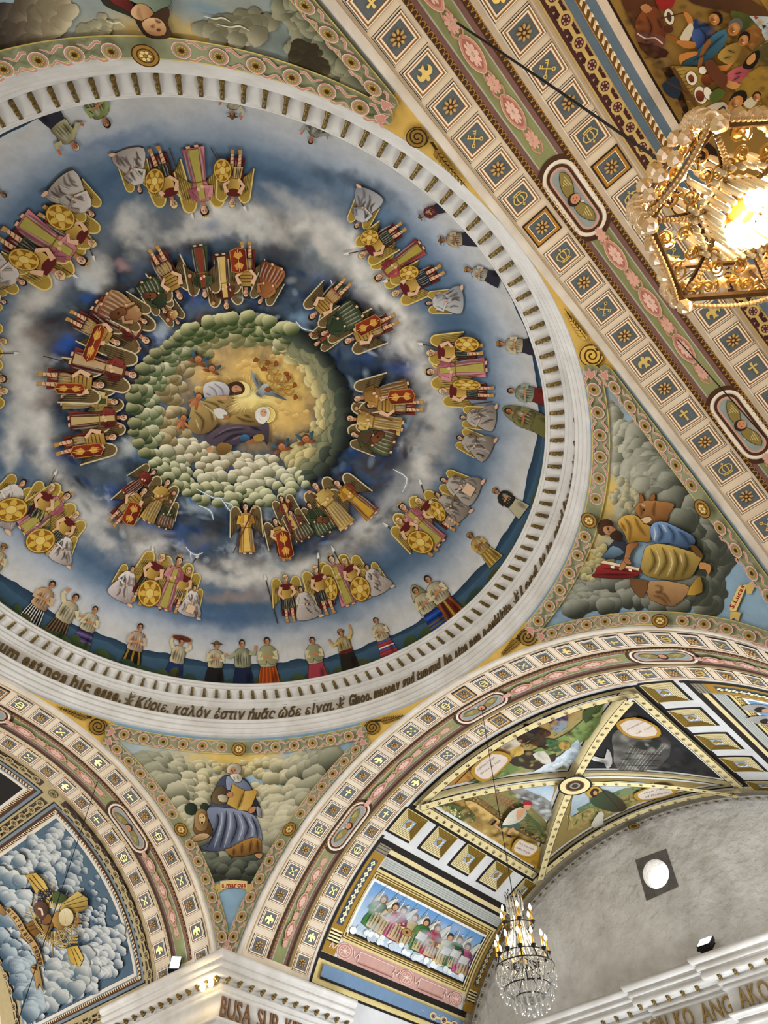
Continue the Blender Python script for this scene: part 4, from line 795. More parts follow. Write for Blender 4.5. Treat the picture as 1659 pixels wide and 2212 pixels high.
def spear(p, a, b, tip=True):
    xf = p.xf; p.xf = None; p.line([a, b], 2.2, '#4a2f22')
    if tip:
        d = np.array(b, float) - a; d /= np.hypot(*d); n = np.array([-d[1], d[0]]); b = np.array(b, float); p.poly([b - n * 2.6, b + d * 5 - n * 3, b + d * 14, b + d * 5 + n * 3, b + n * 2.6], '#d8d6d0')
    p.xf = xf
def feet2(p, sandal=True, dx=.06):
    for s in (-1, 1): p.poly([(s * dx - .03, .02), (s * dx + .03, .02), (s * dx + .045, -.035), (s * dx - .02, -.035)], SKIN, ol=('#7a4c1e', .8))
def robe_angel(p, main='#c77b80', dk='#8c4248', panel='#a89a48', crown=True, wings=True, dark=False, hair=HAIR):
    if wings: wing(p, -1, dark); wing(p, 1, dark)
    feet2(p); p.poly([(-.09, .79), (.09, .79), (.135, .62), (.10, .5), (.14, .2), (.17, .0), (-.17, .0), (-.14, .2), (-.10, .5), (-.135, .62)], main, dk, (p.xf[1][0], p.xf[1][1]), ol=('#4c2426', .8)); drape(p, -.11, .11, .5, .02, 5, dk)
    if panel: p.poly([(-.045, .76), (.045, .76), (.05, .4), (.075, .02), (-.075, .02), (-.05, .4)], panel, ol=('#6c5e22', .8))
    p.line([(-.1, .5), (.1, .5)], .02 * p.H, '#7a5a24'); arm(p, [(-.11, .74), (-.16, .6), (-.03, .57)], main); arm(p, [(.11, .74), (.16, .6), (.03, .6)], dk)
    dhead(p, hair, None, crown)
def soldier(p, cape='#5a1c1a', tunic='#c9a452', skirt='#3b4434', helm='#d8bf86', wings=True, dark=False, inner=False):
    if wings: wing(p, -1, dark); wing(p, 1, dark)
    p.poly([(-.1, .78), (.1, .78), (.16, .5), (.15, .12), (-.16, .12), (-.15, .5)], cape, ol=('#2a0f0e', .7)); drape(p, -.13, .13, .6, .14, 4, '#36100f')
    for s in (-1, 1):
        p.poly([(s * .065 - .035, .3), (s * .065 + .035, .3), (s * .07 + .024, .04), (s * .07 - .024, .04)], SKIN, ol=('#7a4c1e', .7)); p.poly([(s * .07 - .03, .05), (s * .07 + .03, .05), (s * .07 + .045, -.03), (s * .07 - .025, -.03)], '#b58a4c', ol=('#6a431a', .7))
        for y in (.09, .16, .23): p.line([(s * .068 - .026, y), (s * .068 + .026, y + .02)], .011 * p.H, '#7c531e')
    p.poly([(-.11, .5), (.11, .5), (.14, .27), (-.14, .27)], skirt, ol=('#1c1a14', .7)); drape(p, -.1, .1, .48, .28, 6, '#181a14' if not inner else '#c9a45c', .014)
    p.poly([(-.09, .78), (.09, .78), (.115, .6), (.1, .48), (-.1, .48), (-.115, .6)], tunic, '#8a6a2c', (p.xf[1][0], p.xf[1][1]), ol=('#4c3612', .8))
    if inner:
        for y in (.52, .58, .64, .70): p.line([(-.1, y), (.1, y)], .016 * p.H, '#5d4520')
    else: p.poly([(-.11, .79), (.11, .79), (.07, .68), (-.02, .66), (-.12, .7)], cape, sm=2)
    arm(p, [(-.11, .74), (-.17, .6), (-.09, .5)], SKIN); arm(p, [(.11, .74), (.17, .6), (.1, .54)], SKIN)
    dhead(p, HAIR, helm)
def kneeler(p, c1='#cfc6be', c2='#8d8078', book=False, w=(-1, 1), hair=HAIR):
    for s in w: wing(p, s)
    p.poly([(-.1, .80), (.1, .80), (.2, .66), (.22, .48), (.36, .28), (.42, .06), (.2, -.03), (-.12, -.03), (-.34, .06), (-.3, .3), (-.2, .5), (-.19, .66)], c1, c2, (p.xf[1][0] - p.xf[2][0], p.xf[1][1] - p.xf[2][1]), ol=('#4f463f', .9), sm=2)
    for k in range(15):
        x = rng.uniform(-.22, .26); y = rng.uniform(.1, .62); L_ = [(x, y + .12), (x + .05, y), (x + rng.uniform(-.04, .16), y - .14)]; c = rng.choice(['#5f544c', '#6f645c', '#eee8e0', '#4a4039', '#e4dcd2']); p.soft(L_, .075 * p.H, c, .8); p.line(L_, (.004 * p.H, .014 * p.H, .004 * p.H), c if c < '#c' else '#5a5049', sm=2)
    p.poly([(.3, .0), (.4, .03), (.46, -.04), (.34, -.05)], SKIN, sm=2); arm(p, [(-.14, .7), (-.22, .52), (-.02, .44)], c1); arm(p, [(.14, .7), (.24, .54), (.06, .44)], c2)
    if book: p.poly([(-.1, .1), (.16, .08), (.2, .34), (-.06, .38)], '#d9b99c', ol=('#8a6a50', .9))
    dhead(p, hair)
def lutist(p, robe='#2f3d26', dk='#172010', lap='#4a5a30', violin=True):
    wing(p, -1, True); wing(p, 1, True); p.poly([(-.11, .79), (.11, .79), (.2, .56), (.3, .3), (.38, .04), (.1, -.02), (-.22, .02), (-.26, .3), (-.18, .56)], robe, dk, (p.xf[1][0], p.xf[1][1]), ol=('#10140a', .9), sm=2); drape(p, -.2, .26, .42, .02, 6, lap, .022); feet2(p, dx=.12)
    arm(p, [(-.12, .72), (-.2, .54), (-.1, .44)], robe); arm(p, [(.12, .72), (.22, .56), (.12, .48)], robe)
    if violin:
        p.line([(-.22, .6), (.04, .44)], .03 * p.H, '#5a3418'); p.poly([(.0, .5), (.08, .52), (.16, .44), (.26, .4), (.28, .28), (.18, .24), (.1, .3), (.02, .34), (-.04, .42)], '#7a4826', '#4a2a14', (p.xf[1][0], p.xf[1][1]), sm=2, ol=('#241208', .9)); p.ell((.12, .38), .03, .025, '#2a150a', n=8)
    dhead(p)
def mk(fn, feet, head, label=None, sh=None, sp=None, dshield=None, staff=None, **kw):
    p = Paint(DOME.px, 9., off=(.040 if kw.get('dark') or fn is lutist else .010) + (mk.i % 5) * .005); mk.i += 1; p.H = frame(p, feet, head)
    if sp and not kw.get('late'): spear(p, *sp)
    kw.pop('late', None); fn(p, **kw)
    if sh: shield(p, *sh)
    if dshield:
        xf = p.xf; p.xf = None; (x, y), w_, h_, a = dshield; k, q = math.cos(a), math.sin(a); T = lambda u, v: (x + u * k - v * q, y + u * q + v * k)
        p.poly([T(-w_, -h_ * .8), T(0, -h_), T(w_, -h_ * .8), T(w_, h_ * .8), T(0, h_), T(-w_, h_ * .8)], '#8c3018', '#5a1a10', (k, q), ol=('#c08a3a', 1.4))
        for s in (-1, 1): p.poly([T(0, s * h_ * .1), T(w_ * .6, s * h_ * .35), T(w_ * .3, s * h_ * .75), T(0, s * h_ * .5), T(-w_ * .3, s * h_ * .75), T(-w_ * .6, s * h_ * .35)], '#c8923c')
        p.line([T(0, -h_ * .9), T(0, h_ * .9)], 1, '#e0c070'); p.xf = xf
    if staff: 
        xf = p.xf; p.xf = None; p.line(staff[:2], 2.4, '#6a3a24'); p.ell(staff[1], 4.2, 4.2, '#c08a68', n=10); p.xf = xf
    return p.build('angel_figure', dome, label=label)
mk.i = 0
PKR = dict(main='#c98488', dk='#94505a', panel='#a99c4c'); DR1 = dict(cape='#54191a'); GR = dict(cape='#6a2a1e', skirt='#4a2a1c', tunic='#b08a44', helm=None, dark=True, inner=True)
def grp_T():
    mk(kneeler, (278, 322), (303, 408), w=(-1, 1)); mk(soldier, (334, 318), (376, 436), sh=((335, 386), 21, 28, .1), sp=((366, 318), (414, 460))); mk(robe_angel, (417, 316), (443, 452), **PKR); mk(soldier, (512, 322), (503, 434), sh=((482, 362), 20, 27, -.1), sp=((456, 316), (527, 444)), skirt='#c9a452')
grp_T()
mk(kneeler, (128, 385), (200, 458)); mk(soldier, (92, 452), (199, 522), sh=((131, 465), 35, 27, .55), sp=((150, 440), (201, 552))); mk(robe_angel, (45, 473), (178, 560), **PKR); mk(soldier, (2, 500), (130, 590), sh=((52, 556), 36, 24, .3), sp=((-5, 488), (158, 592))); mk(kneeler, (-45, 560), (50, 606))
mk(robe_angel, (-120, 815), (6, 815), **PKR); mk(soldier, (-110, 735), (6, 735)); mk(soldier, (-110, 850), (8, 842), sp=((-90, 765), (30, 762)))
mk(kneeler, (-15, 1120), (50, 1040), c1='#d8d2c8'); mk(soldier, (62, 1150), (112, 1050), sh=((24, 1098), 38, 27, -.2), sp=((85, 1100), (118, 1025))); mk(robe_angel, (48, 1142), (146, 1068), **PKR); mk(soldier, (95, 1190), (164, 1110), sh=((87, 1166), 34, 27, -.3)); mk(kneeler, (124, 1212), (150, 1152), c1='#ddd6d0')
mk(kneeler, (254, 1292), (287, 1226), c1='#ddd5d2', c2='#8f7c76'); mk(soldier, (295, 1298), (350, 1202), sh=((324, 1279), 26, 31, .15), sp=((352, 1312), (331, 1190))); mk(robe_angel, (352, 1312), (388, 1208), **PKR); mk(soldier, (372, 1318), (408, 1230), sp=((345, 1318), (424, 1205)), skirt='#c9a452'); mk(kneeler, (405, 1328), (421, 1268), book=True, c1='#ddd5d0', w=(1,))
mk(soldier, (628, 1340), (617, 1246), sp=((600, 1346), (575, 1252)), skirt='#4a5440'); mk(kneeler, (668, 1335), (650, 1270)); mk(soldier, (714, 1322), (682, 1226), sh=((716, 1268), 14, 27, -.2), sp=((692, 1300), (688, 1205))); mk(robe_angel, (756, 1304), (716, 1206), **PKR); mk(soldier, (792, 1292), (746, 1210), sh=((779, 1270), 22, 28, -.2), sp=((760, 1260), (722, 1190)), skirt='#c9a452'); mk(kneeler, (826, 1278), (793, 1222))
mk(soldier, (938, 1192), (863, 1122), sh=((910, 1168), 31, 24, .5), sp=((905, 1190), (838, 1136))); mk(robe_angel, (952, 1170), (870, 1092), **PKR); mk(soldier, (985, 1138), (905, 1080), sh=((948, 1102), 14, 24, -.5), sp=((948, 1165), (910, 1046))); mk(kneeler, (995, 1122), (945, 1066), c1='#b4aaa0', c2='#6d6258'); mk(kneeler, (1030, 1068), (958, 1034), c1='#b8b0a6', c2='#756b62', book=True)
mk(soldier, (1042, 752), (932, 758), sh=((1011, 739), 28, 17, .05), sp=((1040, 762), (914, 742))); mk(robe_angel, (1050, 790), (930, 800), **PKR); mk(soldier, (1065, 845), (958, 842), sh=((1010, 828), 32, 12, .05), sp=((1065, 867), (985, 877))); mk(kneeler, (1070, 905), (1000, 899), c1='#b8aea4', c2='#70655c'); mk(kneeler, (1058, 975), (993, 943), c1='#aea59a', c2='#685d54')
mk(kneeler, (806, 412), (772, 484), c1='#b9b9ba', c2='#7d7f84'); mk(soldier, (872, 485), (784, 546), sh=((800, 507), 21, 17, -.3), sp=((850, 525), (754, 545))); mk(robe_angel, (910, 530), (818, 598), main='#a8484a', dk='#742a2c', panel='#a3923e'); mk(soldier, (955, 580), (856, 630), sh=((885, 585), 22, 16, -.2), skirt='#24344c', sp=((900, 600), (838, 606))); mk(kneeler, (1000, 648), (926, 652), c1='#c0c0be', c2='#7d8086')
# inner ring
mk(soldier, (334, 532), (391, 635), **GR); mk(robe_angel, (430, 527), (445, 632), main='#3f4a30', dk='#26301c', panel='#7a3324', crown=False, dark=True, staff=((420, 650), (412, 590))); mk(robe_angel, (478, 548), (491, 658), main='#5d2a1c', dk='#3a1a12', panel='#c9ab62', crown=False, dark=True, staff=((455, 600), (462, 651))); mk(soldier, (533, 520), (533, 630), dshield=((517, 557), 17, 28, -.1), **GR); mk(lutist, (600, 572), (563, 648), robe='#a06a3a', dk='#5f2a18', lap='#7a2f1c', violin=False)
mk(lutist, (318, 600), (358, 668)); mk(lutist, (228, 640), (315, 689), robe='#b08a5c', dk='#6a2c20', lap='#8a5a38'); mk(robe_angel, (345, 640), (386, 693), main='#c9a86a', dk='#7a3524', panel=None, crown=False, dark=True, staff=((350, 670), (364, 687))); mk(robe_angel, (208, 655), (318, 731), main='#7c3226', dk='#4a1a14', panel='#a78a70', crown=False, dark=True, staff=((270, 680), (303, 748))); mk(soldier, (152, 676), (256, 735), dshield=((205, 735), 13, 44, 1.05 + math.pi / 2 + .9), **GR)
mk(robe_angel, (158, 768), (290, 805), main='#7d342a', dk='#4a1a14', panel='#b79a72', crown=False, dark=True); mk(soldier, (86, 812), (221, 825), dshield=((153, 833), 11, 33, 1.6), sp=((95, 765), (170, 785)), **GR); mk(robe_angel, (136, 860), (250, 864), main='#c9b070', dk='#8a7440', panel='#3c4628', crown=False, dark=True); mk(robe_angel, (152, 906), (270, 897), main='#7c3228', dk='#4c1c16', panel='#b9a06a', crown=False, dark=True, staff=((180, 930), (262, 916))); mk(soldier, (124, 966), (247, 938), dshield=((190, 968), 13, 36, 1.45), **GR)
mk(robe_angel, (272, 1062), (334, 1015), main='#7a2f26', dk='#481814', panel=None, crown=False, dark=True); mk(robe_angel, (318, 1120), (364, 1036), main='#c4a250', dk='#8a6c2c', panel=None, crown=False, dark=True, staff=((310, 1085), (378, 1060))); mk(soldier, (242, 1126), (314, 1055), dshield=((286, 1105), 15, 26, .45), **GR); mk(lutist, (352, 1136), (370, 1078), robe='#39412a', dk='#1e2616', lap='#8a4a34', violin=False)
mk(robe_angel, (535, 1190), (531, 1090), main='#c99b3e', dk='#94692a', panel='#d6ae58', crown=False, dark=True, staff=((505, 1190), (551, 1090))); mk(robe_angel, (640, 1140), (608, 1072), main='#74332a', dk='#44180f', panel='#bd9a52', crown=False, dark=True, staff=((625, 1110), (623, 1077))); mk(lutist, (660, 1160), (628, 1102), robe='#6a2f24', dk='#2f3a20', lap='#42502c', violin=False); mk(soldier, (620, 1205), (595, 1121), dshield=((616, 1172), 15, 32, -.2), **GR); mk(lutist, (705, 1150), (668, 1087))
mk(robe_angel, (752, 1132), (681, 1045), main='#cbae62', dk='#97793a', panel=None, crown=False, dark=True, staff=((733, 1137), (669, 1058))); mk(robe_angel, (806, 1108), (728, 1039), main='#a97a2a', dk='#6f2f1c', panel='#b98f2c', crown=False, dark=True)
mk(robe_angel, (882, 832), (772, 857), main='#a57a3a', dk='#6a4a20', panel=None, crown=False, dark=True); mk(soldier, (912, 874), (800, 871), dshield=((868, 852), 15, 30, 1.5), **GR); mk(robe_angel, (868, 918), (756, 900), main='#c9a95a', dk='#8c6c30', panel=None, crown=False, dark=True, staff=((850, 905), (771, 878))); mk(lutist, (848, 962), (764, 934), robe='#3a4228', dk='#5a2a1c', lap='#5c6a3c')
mk(soldier, (752, 604), (676, 678), **{**GR, 'skirt': '#7c3826', 'cape': '#2f3d24'}); mk(lutist, (778, 668), (700, 716), robe='#34422a', dk='#1a2414', lap='#50603a', violin=False); mk(robe_angel, (745, 690), (684, 740), main='#2f3b24', dk='#18200f', panel='#8a2f22', crown=False, dark=True, staff=((720, 715), (672, 719))); mk(soldier, (856, 684), (752, 732), dshield=((797, 697), 14, 30, 1.1), sp=((806, 725), (796, 690)), **GR)
# ---------------------------------------------------------------- worshippers at the foot
def worshipper(feet, head, top='#c9bd98', skirt='#2b2a35', st=None, arms=0, hat=None, skin='#b98256', belt=None, shawl=None, label=None, veil=None, hair=HAIR):
    p = Paint(DOME.px, 8., off=.02 + .006 * (rng.random() > .5)); p.H = frame(p, feet, head); X = (p.xf[1][0], p.xf[1][1]); dk = tuple(int(v * .62) for v in bytes.fromhex(top[1:]))
    if veil: p.poly([(-.12, .0), (-.2, .4), (-.16, .8), (-.05, 1.03), (.06, 1.03), (.16, .8), (.22, .4), (.16, .0)], veil, '#5a5634', X, sm=2, ol=('#33301c', .9))
    p.poly([(-.15, .42), (.15, .42), (.2, .2), (.235, -.04), (-.235, -.04), (-.2, .2)], skirt, ol=('#14100e', .8))
    if st:
        vert, cols = st
        for k, c in enumerate(cols):
            n = len(cols)
            if vert: a, b = -1 + 2 * (k + .15) / n, -1 + 2 * (k + .75) / n; p.poly([(.15 * a, .4), (.15 * b, .4), (.23 * b, -.03), (.23 * a, -.03)], c)
            else: y = .36 - .38 * k / n; w = .165 + .07 * (1 - y / .4); p.poly([(-w, y), (w, y), (w + .01, y - .038), (-w - .01, y - .038)], c)
    p.poly([(-.09, .80), (.09, .80), (.17, .70), (.165, .52), (.16, .38), (-.16, .38), (-.165, .52), (-.17, .70)], top, dk, X, sm=2, ol=('#33291c', .9)); drape(p, -.1, .1, .7, .42, 4, dk, .012)
    p.dab((-.09, .56), .07 * p.H, .14 * p.H, '#4a3c28', .5, math.atan2(p.xf[1][1], p.xf[1][0])); p.dab((.05, .66), .06 * p.H, .1 * p.H, '#fff4dc', .35, math.atan2(p.xf[1][1], p.xf[1][0])); p.dab((.12, .12), .08 * p.H, .2 * p.H, '#000000', .4, math.atan2(p.xf[1][1], p.xf[1][0]))
    if shawl: p.poly([(-.1, .81), (.1, .81), (.21, .62), (.18, .44), (.04, .42), (-.02, .5), (-.06, .4), (-.2, .46), (-.21, .62)], shawl, '#7a7a56', X, sm=2, ol=('#3a3a26', .8))
    if belt: p.poly([(-.165, .46), (.165, .46), (.165, .37), (-.165, .37)], belt)
    A = {0: ([(-.15, .7), (-.19, .54), (.0, .58)], [(.15, .7), (.19, .54), (.02, .6)]), 1: ([(-.15, .72), (-.25, .86), (-.2, 1.0)], [(.15, .7), (.25, .56), (.32, .68)]), 2: ([(-.15, .72), (-.24, .86), (-.22, 1.02)], [(.15, .72), (.25, .82), (.2, .98)]), 3: ([(-.15, .7), (-.28, .6), (-.36, .68)], [(.15, .7), (.26, .66), (.3, .84)]), 4: ([(-.15, .7), (-.27, .64), (-.33, .82)], [(.15, .72), (.26, .86), (.27, 1.05)])}[arms]
    for a in A: arm(p, a[:2] + [tuple((np.array(a[1]) + a[2]) / 2)], top, False, .075); p.line([tuple((np.array(a[1]) + a[2]) / 2), a[2]], .05 * p.H, skin); p.ell(a[2], .028, .034, skin, n=8)
    if hat == 'basket': p.ell((0, 1.0), .24, .075, '#5a2c22', rot=math.atan2(p.xf[1][1], p.xf[1][0]) * 0, n=18, ol=('#a07a5a', 1)); 
    dhead(p, hair, skin=skin, hat=hat if hat in ('wide', 'cap') else None); return p.build('worshipper_figure', dome, label=label)
WS = [((58, 1348), (112, 1262), dict(top='#c8a47c', skirt='#e5ded0', st=(1, ['#15151a'] * 7), label='worshipper in red and yellow striped shirt and black and white skirt')), ((112, 1378), (163, 1290), dict(skirt='#7c6244', st=(1, ['#2f241a'] * 6), arms=1)), ((172, 1396), (205, 1316), dict(skirt='#4c3f68', st=(0, ['#241e34', '#6c5c8c', '#241e34', '#6c5c8c', '#241e34']), label='worshipper in pale blouse and purple striped skirt')), ((280, 1442), (303, 1354), dict(top='#c3a48a', skirt='#1c1a16', st=(1, ['#9a7a24', '#1c1a16', '#9a7a24', '#1c1a16', '#9a7a24']))), ((372, 1466), (392, 1386), dict(skirt='#1f2f5c', arms=2, hat='basket', label='worshipper in blue skirt holding a wide basket over the head')), ((462, 1478), (468, 1393), dict(skirt='#1c1b1c', hat='wide', label='worshipper in a wide brown hat with clasped hands')), ((526, 1480), (523, 1389), dict(top='#9a9c7c', skirt='#19233c', arms=3)), ((582, 1480), (577, 1384), dict(skirt='#b8541c', st=(1, ['#8c3c12'] * 5), shawl='#a9a67c', label='worshipper in olive shawl and bright orange skirt')), ((688, 1468), (675, 1383), dict(skirt='#9c3c48', shawl='#a3a07a', label='worshipper in olive shawl and rose red skirt')), ((758, 1442), (737, 1367), dict(top='#bfa764', skirt='#241d18', belt='#5a1c1c', hat='cap', arms=4, label='worshipper in yellow shirt and red sash with one arm raised')), ((842, 1412), (813, 1340), dict(skirt='#8c2f36', st=(0, ['#3c5c9c', '#a83c40', '#dcd8d0', '#3c5c9c', '#a83c40']), label='worshipper in red, white and blue banded skirt')), ((952, 1352), (899, 1275), dict(skirt='#1d3c8c', st=(0, ['#122458', '#2c56b4', '#122458', '#6a5a20', '#6a5a20']), veil='#b9b08c')), ((985, 1330), (925, 1250), dict(skirt='#5a2c1c', st=(1, ['#9a4a1c', '#3a140e', '#b08a2c', '#6c1c14', '#9a4a1c']))), ((1072, 1212), (1018, 1157), dict(top='#bf9f52', skirt='#c0a256', st=(1, ['#8a6c2c'] * 4), hat='cap', skin='#8c5232', label='worshipper dressed in yellow with a brown cap')), ((1132, 1105), (1073, 1060), dict(top='#2c2a24', skirt='#b0aa8c', hat='cap', label='worshipper in a dark jacket and brown cap')), ((1190, 925), (1100, 886), dict(top='#7a7444', skirt='#6a6638', veil='#8a8456', skin='#a86a42')), ((1190, 858), (1105, 842), dict(top='#8f9880', skirt='#6c2420', label='worshipper in grey bodice and dark red skirt')), ((1165, 748), (1084, 740), dict(top='#c3b492', hat='cap')), ((1080, 602), (1013, 580), dict(top='#b4b0a0', hat='cap')), ((1030, 512), (957, 516), dict(top='#b39f7c', hat='wide', skin='#96623e')), ((965, 440), (912, 463), dict(top='#6c2a2c', hat='wide')), ((705, 228), (673, 300), dict(top='#8d8c7c', arms=3, skin='#b8744c')), ((508, 158), (503, 243), dict(top='#b9b294', hat='wide', arms=1, skin='#b8744c')), ((170, 160), (230, 262), dict(top='#8f9a5c', skin='#b07a4a')), ((95, 228), (163, 312), dict(top='#b3ab80', arms=3, skin='#b8683c', hair='#c9bfae')), ((-60, 400), (8, 418), dict(top='#b0a890', skin='#a06c40')), ((-30, 1260), (6, 1182), dict(hat='cap', top='#c9b98c'))]
WS += [((-112, 520), (-48, 545), dict(top='#a9a284')), ((-150, 690), (-84, 700), dict(top='#8a6a4c', hat='cap')), ((-150, 880), (-86, 862), dict(top='#b8b08c', skirt='#6c2420')), ((-118, 1070), (-58, 1018), dict(top='#c3b492', hat='wide')), ((-75, 1175), (-32, 1105), dict(skirt='#1f2f5c'))]
for f, h, kw in WS: worshipper(f, h, **kw)
mk(kneeler, (-92, 690), (-18, 692)); mk(kneeler, (-92, 905), (-14, 890)); mk(kneeler, (-60, 625), (10, 648))
# ================================================================ pendentive murals and their borders
def flat_glyph(ch, weight=.01):
    V, F = glyph(ch, weight); zm = V[:, 2].max(); return V, [f for f in F if all(abs(V[i, 2] - zm) < 1e-4 for i in f)]
def paint_text(p, txt, a, b, h, col, curve=None, weight=.01, gap=.1, flipy=False):
    """letters from a to b in paint coordinates, h tall; curve(t) may bend the baseline"""
    G = [flat_glyph(c, weight) if c != ' ' else None for c in txt]; ws = [(g[0][:, 0].min(), g[0][:, 0].max()) if g else (0, .3) for g in G]; tot = sum(y - x for x, y in ws) + gap * (len(txt) - 1)
    a, b = np.array(a, float), np.array(b, float); L_ = np.hypot(*(b - a)); ex = (b - a) / L_; ey = np.array([ex[1], -ex[0]]); ey = -ey if flipy else ey; k = L_ / tot; x = 0
    for g, (x0, x1) in zip(G, ws):
        if g:
            V, F = g; X = (x + V[:, 0] - x0) * k; Q = a + X[:, None] * ex + (V[:, 1] * h)[:, None] * ey
            if curve: Q = Q + np.array([curve(t / L_) for t in X])
            T = [(f[0], f[i], f[i + 1]) for f in F for i in range(1, len(f) - 1)]
            if T: p._tri(Q, T, np.array(lin(col)))
        x += x1 - x0 + gap
    p.off += p.dz
def inside(q, poly):
    x, y = q; r = False; n = len(poly); j = n - 1
    for i in range(n):
        (xi, yi), (xj, yj) = poly[i], poly[j]
        if (yi > y) != (yj > y) and x < (xj - xi) * (y - yi) / (yj - yi) + xi: r = not r
        j = i
    return r
def cloudfill(p, poly, n, rad, colf, d=(-.4, -.8), key=lambda q: q[1], lump=.1, edge=None):
    xs, ys = [a for a, _ in poly], [b for _, b in poly]; pts = []
    while len(pts) < n:
        q = (rng.uniform(min(xs), max(xs)), rng.uniform(min(ys), max(ys)))
        if inside(q, poly): pts.append(q)
    for q in sorted(pts, key=key):
        l_, k_ = colf(q); r = rad(q) * rng.uniform(.75, 1.25); p.puff(q, r, l_, k_, d, el=rng.uniform(.8, 1.), lump=lump)
def dabs(p, poly, n, cols, r, a=.5, el=.6, rot=None):
    xs, ys = [x for x, _ in poly], [y for _, y in poly]; k = 0
    while k < n:
        q = (rng.uniform(min(xs), max(xs)), rng.uniform(min(ys), max(ys)))
        if inside(q, poly): k += 1; f = rng.uniform(.6, 1.4) * r; p.dab(q, f, f * el, rng.choice(cols), a * rng.uniform(.6, 1.2), rng.uniform(-.6, .6) if rot is None else rot + rng.uniform(-.2, .2))
def hexmix(a, b, t):
    t = min(max(t, 0), 1); A, B = bytes.fromhex(a[1:]), bytes.fromhex(b[1:]); return '#%02x%02x%02x' % tuple(int(x + (y - x) * t) for x, y in zip(A, B))
PG, PP, PW = '#8f9270', '#c0897a', '#e6d6c4'
def border(pend, sx, sy, name):
    def ringmap(q):                          # q = (length, across)
        q = np.asarray(q, float); a = q[:, 0] / 1.024; r = 1.0235 + q[:, 1] * .79; return PEND.at(np.stack([r * np.cos(a) * sx, r * np.sin(a) * sy], 1))
    def archmap(swap):
        def f(q):
            q = np.asarray(q, float); u = u_of_s(-q[:, 0]); d = .9825 - q[:, 1] * .66; k = np.sqrt(2 - d * d); x = k * np.cos(u); xy = np.stack([x * sx, d * sy], 1) if not swap else np.stack([d * sx, x * sy], 1); return PEND.at(xy)
        return f
    def band(fn, t0, t1, tm, nl, nr, nm):
        p = Paint(fn, .02, off=.036); h = .0205; th = np.linspace(0, np.pi, 9)
        cap = [(t1 + h * math.sin(a), -h * math.cos(a)) for a in th] + [(t0 - h * math.sin(a), h * math.cos(a)) for a in th]
        p.poly([(x, y * 1.13) for x, y in cap], '#cdb768'); p.poly(cap, PG)
        def unit(c, hl, s):
            for a in (-1, 1):
                for w, cl in ((.0062, PW), (.0045, PP)): p.line([(c + s * .012, a * .017), (c + s * .022, a * .019), (c + s * (hl + .004), a * .008), (c + s * (hl + .012), a * .014), (c + s * (2 * hl - .012), a * .018)], (w, w, w * .7, w * .3), cl, sm=2)
            p.ell((c, 0), .0178, .0172, PW, n=16); p.ell((c, 0), .0165, .016, PP, n=16); p.ell((c, 0), .0128, .0128, '#858760', n=14)
            for k in range(10): t = k * math.pi / 5; p.ell((c + .0078 * math.cos(t), .0078 * math.sin(t)), .0021, .0021, '#c2a04c', n=5)
            p.ell((c, 0), .0068, .0062, '#8c6a2c', n=10); p.ell((c, 0), .0048, .0045, '#42250f', n=8)
        for n, e, s in ((nl, t0, -1), (nr, t1, 1)):
            L_ = abs(e - tm) - .028; st = L_ / (n + .15)
            for i in range(n): unit(tm + s * (.028 + st * (i + .5)), st / 2, s)
            x = e + s * .006; p.poly([(x - s * .02, 0), (x - s * .008, .012), (x + s * .004, .014), (x + s * .0, .004), (x + s * .013, 0), (x + s * .0, -.004), (x + s * .004, -.014), (x - s * .008, -.012)], PP, ol=(PW, .0012))
        for r, c in ((.025, '#3c2612'), (.0225, '#9a7430'), (.016, '#4a2f14'), (.0135, '#a07c38')): p.ell((tm, 0), r, r * .95, c, n=18)
        for k in range(6): t = k * math.pi / 3; p.ell((tm + .0075 * math.cos(t), .0075 * math.sin(t)), .0042, .0042, '#e2c884', n=7, ol=('#5a3c18', .0008))
        p.build(nm, pend)
    R_ = lambda d: math.radians(d) * 1.024
    band(ringmap, R_(20.6), R_(69.4), R_(45), 6, 6, 'border_band')
    s1, s2, sm_ = -float(s_of_u(math.radians(68.5))), -float(s_of_u(math.radians(17))), -float(s_of_u(math.radians(44.8)))
    for sw in (False, True): band(archmap(sw), -s1 * -1 if False else s1, s2, sm_, 6, 6, 'border_band')
for P_, sx, sy, nm in ((PM, -1, 1, 'm'), (PL, 1, 1, 'l'), (PJ, 1, -1, 'j')): border(P_, sx, sy, nm)
